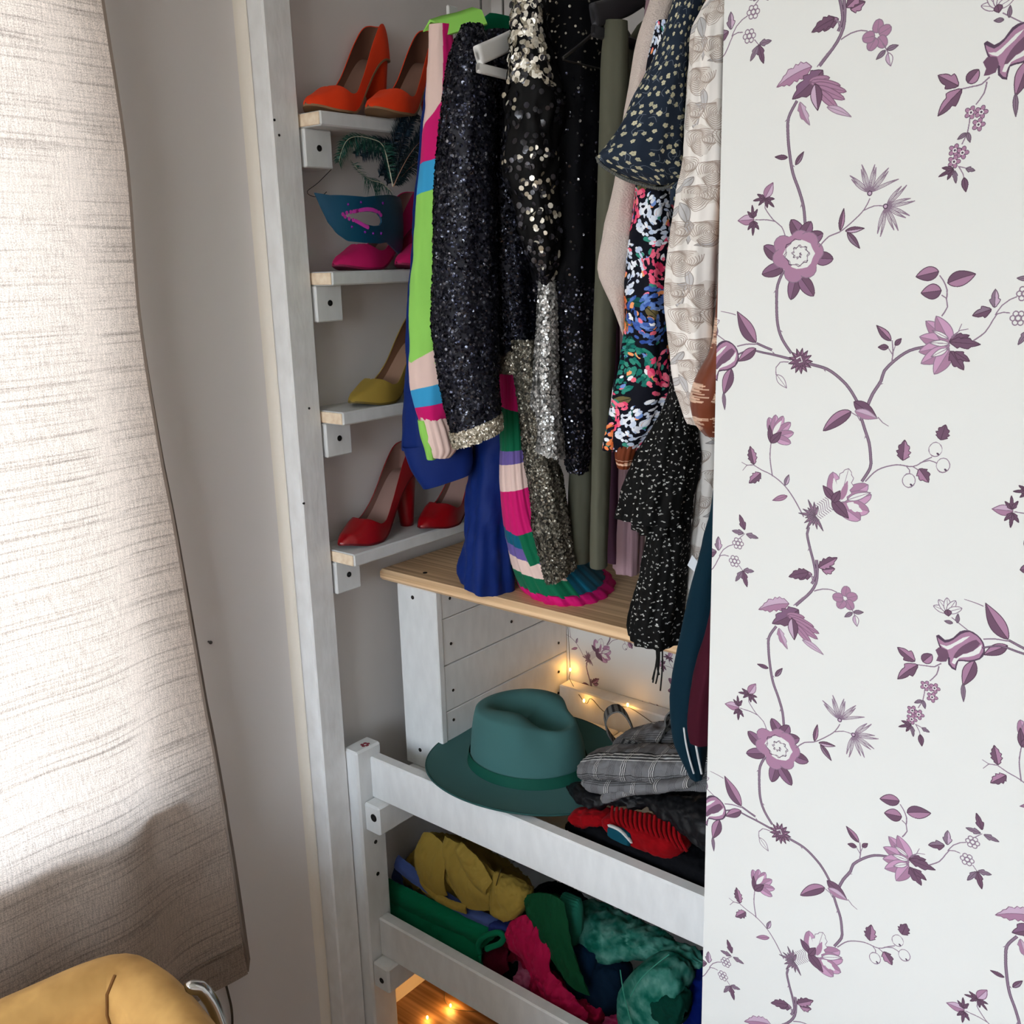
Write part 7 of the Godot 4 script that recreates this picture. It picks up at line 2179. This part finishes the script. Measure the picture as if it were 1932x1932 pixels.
	roll("sleeve", [[Vector3(0.105, 0.435, -0.187), Vector3(0.008, 0.018, 0), 0.012], [Vector3(0.117, 0.416, -0.187), Vector3(0.008, 0.038, 0), 0.03], [Vector3(0.142, 0.397, -0.187), Vector3(0.015, 0.066, 0), 0.036], [Vector3(0.175, 0.395, -0.187), Vector3(0.013, 0.068, 0), 0.036], [Vector3(0.199, 0.388, -0.187), Vector3(0.012, 0.066, 0), 0.03], [Vector3(0.213, 0.389, -0.187), Vector3(0.008, 0.047, 0), 0.016]], must, g, {"seed": 262, "noise": 0.009, "nscale": 17.0})
	roll("collar", [[Vector3(0.194, 0.463, -0.167), Vector3(0.001, 0.019, 0), 0.012], [Vector3(0.213, 0.441, -0.167), Vector3(0.008, 0.039, 0), 0.024], [Vector3(0.248, 0.429, -0.167), Vector3(0.011, 0.048, 0), 0.028], [Vector3(0.28, 0.42, -0.167), Vector3(0.011, 0.043, 0), 0.026], [Vector3(0.302, 0.421, -0.167), Vector3(0.007, 0.017, 0), 0.014]], must, g, {"seed": 263, "noise": 0.009, "nscale": 17.0})
	roll("placket", [[Vector3(0.32, 0.46, -0.157), Vector3(0.005, 0.014, 0), 0.01], [Vector3(0.336, 0.429, -0.157), Vector3(0.012, 0.043, 0), 0.022], [Vector3(0.363, 0.426, -0.157), Vector3(0.013, 0.043, 0), 0.026], [Vector3(0.388, 0.431, -0.157), Vector3(0.011, 0.034, 0), 0.022], [Vector3(0.405, 0.439, -0.157), Vector3(0.007, 0.015, 0), 0.012]], must, g, {"seed": 264, "noise": 0.006})
	flap("front_panel", [Vector3(0.206, 0.501, -0.15), Vector3(0.247, 0.501, -0.15), Vector3(0.292, 0.492, -0.15), Vector3(0.332, 0.471, -0.15)], [Vector3(0.219, 0.427, -0.144), Vector3(0.236, 0.396, -0.144), Vector3(0.268, 0.377, -0.144), Vector3(0.318, 0.393, -0.144)], must, g, 0.012, 5)
	flap("sleeve_fold", [Vector3(0.153, 0.49, -0.146), Vector3(0.177, 0.499, -0.146), Vector3(0.201, 0.492, -0.146), Vector3(0.22, 0.477, -0.146)], [Vector3(0.132, 0.415, -0.14), Vector3(0.151, 0.383, -0.14), Vector3(0.183, 0.368, -0.14), Vector3(0.211, 0.381, -0.14)], must, g, 0.014, 6)
	flap("hem_fold", [Vector3(0.143, 0.402, -0.142), Vector3(0.179, 0.382, -0.142), Vector3(0.223, 0.375, -0.142), Vector3(0.267, 0.383, -0.142)], [Vector3(0.154, 0.373, -0.14), Vector3(0.191, 0.36, -0.14), Vector3(0.23, 0.361, -0.14), Vector3(0.265, 0.365, -0.14)], must, g, 0.006, 8)
	flap("collar_fold", [Vector3(0.262, 0.515, -0.138), Vector3(0.293, 0.505, -0.138), Vector3(0.318, 0.489, -0.138), Vector3(0.334, 0.463, -0.138)], [Vector3(0.253, 0.489, -0.134), Vector3(0.271, 0.465, -0.134), Vector3(0.293, 0.443, -0.134), Vector3(0.321, 0.431, -0.134)], must, g, 0.008, 9)
	part("seam", tube(smooth3([Vector3(0.358, 0.499, -0.138), Vector3(0.347, 0.468, -0.138), Vector3(0.338, 0.436, -0.138), Vector3(0.34, 0.408, -0.138)], 0.006), 0.0009, 6), mat(Color(0.20, 0.16, 0.05), 0.8), g)
	part("pocket_flap", tube(smooth3([Vector3(0.278, 0.502, -0.142), Vector3(0.298, 0.476, -0.142), Vector3(0.315, 0.457, -0.142), Vector3(0.327, 0.438, -0.142), Vector3(0.309, 0.43, -0.142)], 0.006), 0.0016, 6), mat(Color(0.30, 0.24, 0.08), 0.8), g)
	g = thing("crimson_top", "crimson top showing a sliver under the green jumper's rolled end", "top")
	roll("fold", [[Vector3(0.203, 0.228, -0.182), Vector3(0, 0.007, 0), 0.008], [Vector3(0.234, 0.23, -0.182), Vector3(0, 0.008, 0), 0.009], [Vector3(0.276, 0.242, -0.182), Vector3(0.001, 0.016, 0), 0.019], [Vector3(0.315, 0.267, -0.182), Vector3(0.001, 0.019, 0), 0.023], [Vector3(0.331, 0.284, -0.182), Vector3(0, 0.01, 0), 0.012]], cloth(Color(0.33, 0.04, 0.13)), g, {"seed": 271})
	flap("front_fold", [Vector3(0.256, 0.26, -0.16), Vector3(0.291, 0.284, -0.16), Vector3(0.325, 0.309, -0.16), Vector3(0.348, 0.315, -0.16)], [Vector3(0.249, 0.215, -0.15), Vector3(0.283, 0.223, -0.15), Vector3(0.324, 0.246, -0.15), Vector3(0.358, 0.281, -0.15)], cloth(Color(0.33, 0.04, 0.13)), g, 0.006, 22)
	g = thing("bottle_green_top", "bottle green top at the lower rail under the crimson sliver", "top")
	roll("fold", [[Vector3(0.256, 0.228, -0.172), Vector3(0, 0.007, 0), 0.008], [Vector3(0.291, 0.229, -0.172), Vector3(0, 0.007, 0), 0.008], [Vector3(0.332, 0.247, -0.172), Vector3(0.001, 0.019, 0), 0.022], [Vector3(0.358, 0.253, -0.172), Vector3(0.001, 0.025, 0), 0.02]], cloth(Color(0.02, 0.11, 0.09)), g, {"seed": 272})
	g = thing("tie_dye_top", "pale pink tie dye top low behind the rail, under the pink blouse", "top")
	var dye := cloth(Color(1, 1, 1), {"tex": toned(noise_image(128, 128, 0.02, 81, 3), Color(0.62, 0.16, 0.34), Color(0.80, 0.45, 0.58), 2.0), "tri": 6.0})
	roll("fold", [[Vector3(0.312, 0.234, -0.187), Vector3(0, 0.01, 0), 0.012], [Vector3(0.332, 0.246, -0.187), Vector3(0.001, 0.018, 0), 0.022], [Vector3(0.371, 0.247, -0.187), Vector3(0.001, 0.019, 0), 0.023], [Vector3(0.428, 0.243, -0.187), Vector3(0, 0.017, 0), 0.02], [Vector3(0.488, 0.242, -0.187), Vector3(0, 0.016, 0), 0.019], [Vector3(0.557, 0.246, -0.187), Vector3(0, 0.018, 0), 0.022], [Vector3(0.612, 0.252, -0.187), Vector3(0, 0.023, 0), 0.027]], dye, g, {"seed": 273, "noise": 0.009})
	g = thing("pink_blouse", "bright raspberry pink blouse crumpled in the middle of the lower shelf", "blouse")
	var rasp := cloth(Color(0.63, 0.055, 0.24), {"rough": 0.65, "sheen": 0.3})
	roll("body", [[Vector3(0.284, 0.277, -0.242), Vector3(0.012, 0.025, 0), 0.036], [Vector3(0.316, 0.281, -0.242), Vector3(0.014, 0.042, 0), 0.056], [Vector3(0.361, 0.288, -0.242), Vector3(0.01, 0.046, 0), 0.06], [Vector3(0.408, 0.281, -0.242), Vector3(0.007, 0.042, 0), 0.054], [Vector3(0.458, 0.27, -0.242), Vector3(0.006, 0.034, 0), 0.044], [Vector3(0.502, 0.257, -0.242), Vector3(0.004, 0.026, 0), 0.033], [Vector3(0.534, 0.236, -0.242), Vector3(0.002, 0.012, 0), 0.015]], rasp, g, {"seed": 281, "noise": 0.016, "nscale": 15.0})
	roll("ruffle", [[Vector3(0.363, 0.328, -0.187), Vector3(0.003, 0.01, 0), 0.012], [Vector3(0.381, 0.33, -0.187), Vector3(0.004, 0.024, 0), 0.02], [Vector3(0.398, 0.321, -0.187), Vector3(0.006, 0.038, 0), 0.024], [Vector3(0.414, 0.315, -0.187), Vector3(0.007, 0.028, 0), 0.022], [Vector3(0.427, 0.315, -0.187), Vector3(0.004, 0.014, 0), 0.012]], rasp, g, {"seed": 282, "noise": 0.011, "nscale": 24.0})
	roll("sleeve", [[Vector3(0.402, 0.288, -0.172), Vector3(0.003, 0.01, 0), 0.013], [Vector3(0.421, 0.274, -0.172), Vector3(0.005, 0.024, 0), 0.029], [Vector3(0.455, 0.257, -0.172), Vector3(0.006, 0.026, 0), 0.032], [Vector3(0.491, 0.247, -0.172), Vector3(0.005, 0.019, 0), 0.023], [Vector3(0.52, 0.238, -0.172), Vector3(0.003, 0.013, 0), 0.016]], rasp, g, {"seed": 283, "noise": 0.013, "nscale": 18.0})
	flap("front_fold", [Vector3(0.369, 0.389, -0.144), Vector3(0.405, 0.422, -0.144), Vector3(0.441, 0.436, -0.144), Vector3(0.469, 0.414, -0.144)], [Vector3(0.365, 0.341, -0.138), Vector3(0.4, 0.331, -0.138), Vector3(0.43, 0.302, -0.138), Vector3(0.461, 0.284, -0.138)], rasp, g, 0.010, 17, 0.007)
	flap("lower_fold", [Vector3(0.447, 0.346, -0.14), Vector3(0.479, 0.329, -0.14), Vector3(0.514, 0.31, -0.14), Vector3(0.545, 0.287, -0.14)], [Vector3(0.434, 0.306, -0.134), Vector3(0.457, 0.273, -0.134), Vector3(0.487, 0.252, -0.134), Vector3(0.529, 0.245, -0.134)], rasp, g, 0.010, 18, 0.007)
	roll("cuff", [[Vector3(0.478, 0.247, -0.172), Vector3(0.002, 0.009, 0), 0.011], [Vector3(0.499, 0.256, -0.172), Vector3(0.004, 0.019, 0), 0.023], [Vector3(0.525, 0.258, -0.172), Vector3(0.006, 0.023, 0), 0.028], [Vector3(0.555, 0.258, -0.172), Vector3(0.005, 0.02, 0), 0.02]], rasp, g, {"seed": 284, "noise": 0.012, "nscale": 20.0})
	g = thing("green_shirt", "leaf green shirt hanging over the pink blouse, collar towards the mustard shirt", "shirt")
	var leafg := cloth(Color(0.045, 0.24, 0.14), {"rough": 0.75})
	roll("front", [[Vector3(0.343, 0.383, -0.222), Vector3(0.007, 0.008, 0), 0.015], [Vector3(0.363, 0.373, -0.222), Vector3(0.007, 0.024, 0), 0.034], [Vector3(0.397, 0.361, -0.222), Vector3(0.008, 0.047, 0), 0.04], [Vector3(0.431, 0.342, -0.222), Vector3(0.009, 0.065, 0), 0.04], [Vector3(0.463, 0.315, -0.222), Vector3(0.01, 0.071, 0), 0.036], [Vector3(0.492, 0.292, -0.222), Vector3(0.009, 0.051, 0), 0.03], [Vector3(0.513, 0.279, -0.222), Vector3(0.004, 0.023, 0), 0.016]], leafg, g, {"seed": 291, "noise": 0.008})
	flap("placket_edge", [Vector3(0.396, 0.452, -0.15), Vector3(0.433, 0.476, -0.15), Vector3(0.468, 0.485, -0.15), Vector3(0.486, 0.478, -0.15)], [Vector3(0.432, 0.411, -0.14), Vector3(0.466, 0.368, -0.14), Vector3(0.507, 0.33, -0.14), Vector3(0.545, 0.326, -0.14)], leafg, g, 0.010, 19, 0.004)
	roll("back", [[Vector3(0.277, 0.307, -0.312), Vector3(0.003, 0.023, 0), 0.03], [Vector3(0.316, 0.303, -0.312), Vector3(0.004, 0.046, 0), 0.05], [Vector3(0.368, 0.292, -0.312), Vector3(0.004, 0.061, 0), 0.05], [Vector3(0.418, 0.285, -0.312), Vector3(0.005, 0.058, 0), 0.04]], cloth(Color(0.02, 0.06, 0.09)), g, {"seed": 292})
	g = thing("denim_skirt", "dark blue denim skirt fold between green shirt and washed teal jacket", "skirt")
	var denim := cloth(Color(0.035, 0.115, 0.185), {"rough": 0.85})
	roll("fold", [[Vector3(0.436, 0.406, -0.217), Vector3(0, 0.018, 0), 0.025], [Vector3(0.455, 0.358, -0.217), Vector3(0.002, 0.065, 0), 0.04], [Vector3(0.48, 0.319, -0.217), Vector3(0.006, 0.071, 0), 0.045], [Vector3(0.508, 0.296, -0.217), Vector3(0.005, 0.067, 0), 0.045], [Vector3(0.543, 0.291, -0.217), Vector3(0.004, 0.061, 0), 0.045], [Vector3(0.575, 0.283, -0.217), Vector3(0.006, 0.057, 0), 0.035]], denim, g, {"seed": 301, "noise": 0.008, "nscale": 13.0})
	roll("flap", [[Vector3(0.487, 0.369, -0.187), Vector3(-0.001, 0.01, 0), 0.012], [Vector3(0.498, 0.344, -0.187), Vector3(0.003, 0.037, 0), 0.022], [Vector3(0.513, 0.328, -0.187), Vector3(0.008, 0.049, 0), 0.022], [Vector3(0.526, 0.33, -0.187), Vector3(0.005, 0.03, 0), 0.012]], cloth(Color(0.05, 0.15, 0.24)), g, {"seed": 302, "noise": 0.006})
	g = thing("teal_denim_jacket", "washed teal denim jacket with gathered ruffle, right end of the lower shelf", "jacket")
	var wash := cloth(Color(1, 1, 1), {"tex": toned(noise_image(256, 256, 0.03, 82, 5), Color(0.05, 0.34, 0.28), Color(0.36, 0.56, 0.51), 1.5), "tri": 3.4, "rough": 0.9})
	roll("yoke", [[Vector3(0.44, 0.396, -0.237), Vector3(-0.001, 0.018, 0), 0.026], [Vector3(0.458, 0.38, -0.237), Vector3(0.002, 0.033, 0), 0.046], [Vector3(0.496, 0.375, -0.237), Vector3(0.003, 0.038, 0), 0.053], [Vector3(0.55, 0.382, -0.237), Vector3(0.005, 0.034, 0), 0.048], [Vector3(0.603, 0.397, -0.237), Vector3(0.006, 0.024, 0), 0.034], [Vector3(0.659, 0.409, -0.237), Vector3(0.003, 0.015, 0), 0.022], [Vector3(0.713, 0.412, -0.237), Vector3(0.001, 0.013, 0), 0.018]], wash, g, {"seed": 311, "noise": 0.008, "nscale": 14.0})
	roll("ruffle", [[Vector3(0.451, 0.417, -0.19), Vector3(0.001, 0.038, 0), 0.006], [Vector3(0.455, 0.414, -0.19), Vector3(0.001, 0.048, 0), 0.014], [Vector3(0.469, 0.413, -0.19), Vector3(0.001, 0.05, 0), 0.018], [Vector3(0.486, 0.415, -0.19), Vector3(0.001, 0.049, 0), 0.016], [Vector3(0.497, 0.418, -0.19), Vector3(0.001, 0.046, 0), 0.008]], mat(Color(0.10, 0.42, 0.34), 0.9, {"sheen": 0.2}), g, {"seed": 312, "noise": 0.001, "n": 90, "fold": 0.05, "k": 26.0, "step": 0.004}, "gathered green ruffle")
	roll("sleeve", [[Vector3(0.605, 0.377, -0.192), Vector3(0.023, 0.032, 0), 0.025], [Vector3(0.62, 0.36, -0.192), Vector3(0.036, 0.066, 0), 0.04], [Vector3(0.636, 0.338, -0.192), Vector3(0.043, 0.093, 0), 0.045], [Vector3(0.661, 0.324, -0.192), Vector3(0.039, 0.1, 0), 0.045], [Vector3(0.687, 0.314, -0.192), Vector3(0.029, 0.09, 0), 0.04]], wash, g, {"seed": 313, "noise": 0.009, "nscale": 13.0})
	roll("cuff", [[Vector3(0.654, 0.367, -0.172), Vector3(0.003, 0.009, 0), 0.013], [Vector3(0.671, 0.363, -0.172), Vector3(0.006, 0.025, 0), 0.028], [Vector3(0.695, 0.362, -0.172), Vector3(0.007, 0.034, 0), 0.03], [Vector3(0.72, 0.364, -0.172), Vector3(0.005, 0.028, 0), 0.022]], cloth(Color(0.02, 0.21, 0.17)), g, {"seed": 314, "noise": 0.010})
	part("stitching", tube(smooth3([Vector3(0.611, 0.411, -0.14), Vector3(0.617, 0.373, -0.14), Vector3(0.627, 0.337, -0.14), Vector3(0.638, 0.306, -0.14)], 0.008), 0.0010, 5), mat(Color(0.22, 0.55, 0.46), 0.8), g)
	part("stitching", tube(smooth3([Vector3(0.63, 0.368, -0.142), Vector3(0.647, 0.407, -0.142), Vector3(0.673, 0.446, -0.142), Vector3(0.702, 0.483, -0.142)], 0.008), 0.0010, 5), mat(Color(0.22, 0.55, 0.46), 0.8), g)
	g = thing("cobalt_top", "cobalt blue top at the door edge behind the teal jacket", "top")
	roll("fold", [[Vector3(0.655, 0.385, -0.252), Vector3(0.002, 0.016, 0), 0.023], [Vector3(0.672, 0.364, -0.252), Vector3(0.003, 0.033, 0), 0.046], [Vector3(0.701, 0.346, -0.252), Vector3(0.004, 0.051, 0), 0.06], [Vector3(0.74, 0.346, -0.252), Vector3(0.004, 0.057, 0), 0.05]], cloth(Color(0.01, 0.09, 0.36)), g, {"seed": 321})


func build_lights() -> void:
	var s := thing("fairy_lights", "string of small warm fairy lights on thin wire along the white back rail", "lights")
	var wire := mat(Color(0.35, 0.33, 0.28), 0.5)
	part("wire", tube(smooth3([Vector3(0.176, 0.93, -0.590), Vector3(0.178, 0.80, -0.588), Vector3(0.185, 0.679, -0.585), Vector3(0.185, 0.664, -0.582), Vector3(0.253, 0.64, -0.545), Vector3(0.287, 0.668, -0.52), Vector3(0.312, 0.635, -0.54), Vector3(0.355, 0.656, -0.552), Vector3(0.45, 0.63, -0.552), Vector3(0.60, 0.625, -0.552), Vector3(0.80, 0.625, -0.552)], 0.01), 0.0008, 5), wire, s)
	bulb(s, Vector3(0.185, 0.685, -0.585), 0.0011)
	bulb(s, Vector3(0.25, 0.644, -0.545), 0.0008)
	bulb(s, Vector3(0.357, 0.662, -0.55), 0.0012)
	bulb(s, Vector3(0.62, 0.628, -0.548), 0.0010)
	var d := thing("floor_fairy_lights", "warm fairy light glowing on the floor under the lowest rail", "lights")
	var q := Vector3(0.106, 0.008, -0.245)
	part("wire", tube(smooth3([q + Vector3(-0.16, -0.005, -0.22), q + Vector3(-0.06, -0.006, -0.05), q + Vector3(0.0, -0.005, 0.0), q + Vector3(0.10, -0.006, -0.04), q + Vector3(0.24, -0.006, 0.03)], 0.01), 0.0008, 5), wire, d)
	bulb(d, q, 0.006)
	bulb(d, Vector3(0.091, 0.008, -0.189), 0.0015)


func bulb(parent: Node3D, at: Vector3, energy: float) -> void:
	var o := part("bulb", lathe([Vector2(0.0001, 0.0042), Vector2(0.0018, 0.0036), Vector2(0.0025, 0.0015), Vector2(0.0025, -0.001), Vector2(0.0016, -0.0036), Vector2(0.0001, -0.0042)], 12), mat(Color(1.0, 0.85, 0.55), 0.3, {"glow": Color(1.0, 0.76, 0.36), "power": 12.0}), parent, "warm white bulb")
	o.position = at
	var l := OmniLight3D.new()
	l.name = "bulb_light"
	l.light_color = Color(1.0, 0.72, 0.36)
	l.light_energy = energy
	l.light_size = 0.002
	l.omni_range = 8.0
	l.omni_attenuation = 2.0
	l.shadow_enabled = true
	l.position = at
	parent.add_child(l)


func build_small() -> void:
	var w := part("wall_screw", lathe([Vector2(0.0001, 0.009), Vector2(0.0030, 0.008), Vector2(0.0032, 0.006), Vector2(0.0016, 0.0055), Vector2(0.0016, -0.006)], 12), M.steel, self)
	w.transform = Transform3D(Basis(Vector3(0, 1, 0), Vector3(1, 0, 0), Vector3(0, 0, -1)), Vector3(0, 0.951, 0.176))
	tag(w, "small metal screw left sticking out of the bare wall beside the curtain", "screw")
	var c := part("power_cable", tube(smooth3([Vector3(0.012, 0.326, 0.223), Vector3(0.012, 0.294, 0.219), Vector3(0.012, 0.26, 0.216), Vector3(0.012, 0.223, 0.219), Vector3(0.012, 0.152, 0.232), Vector3(0.012, 0.058, 0.247)], 0.01), 0.0022, 6), mat(Color(0.30, 0.27, 0.22), 0.6), self)
	tag(c, "thin dark cable hanging down the wall from behind the curtain hem", "cable")
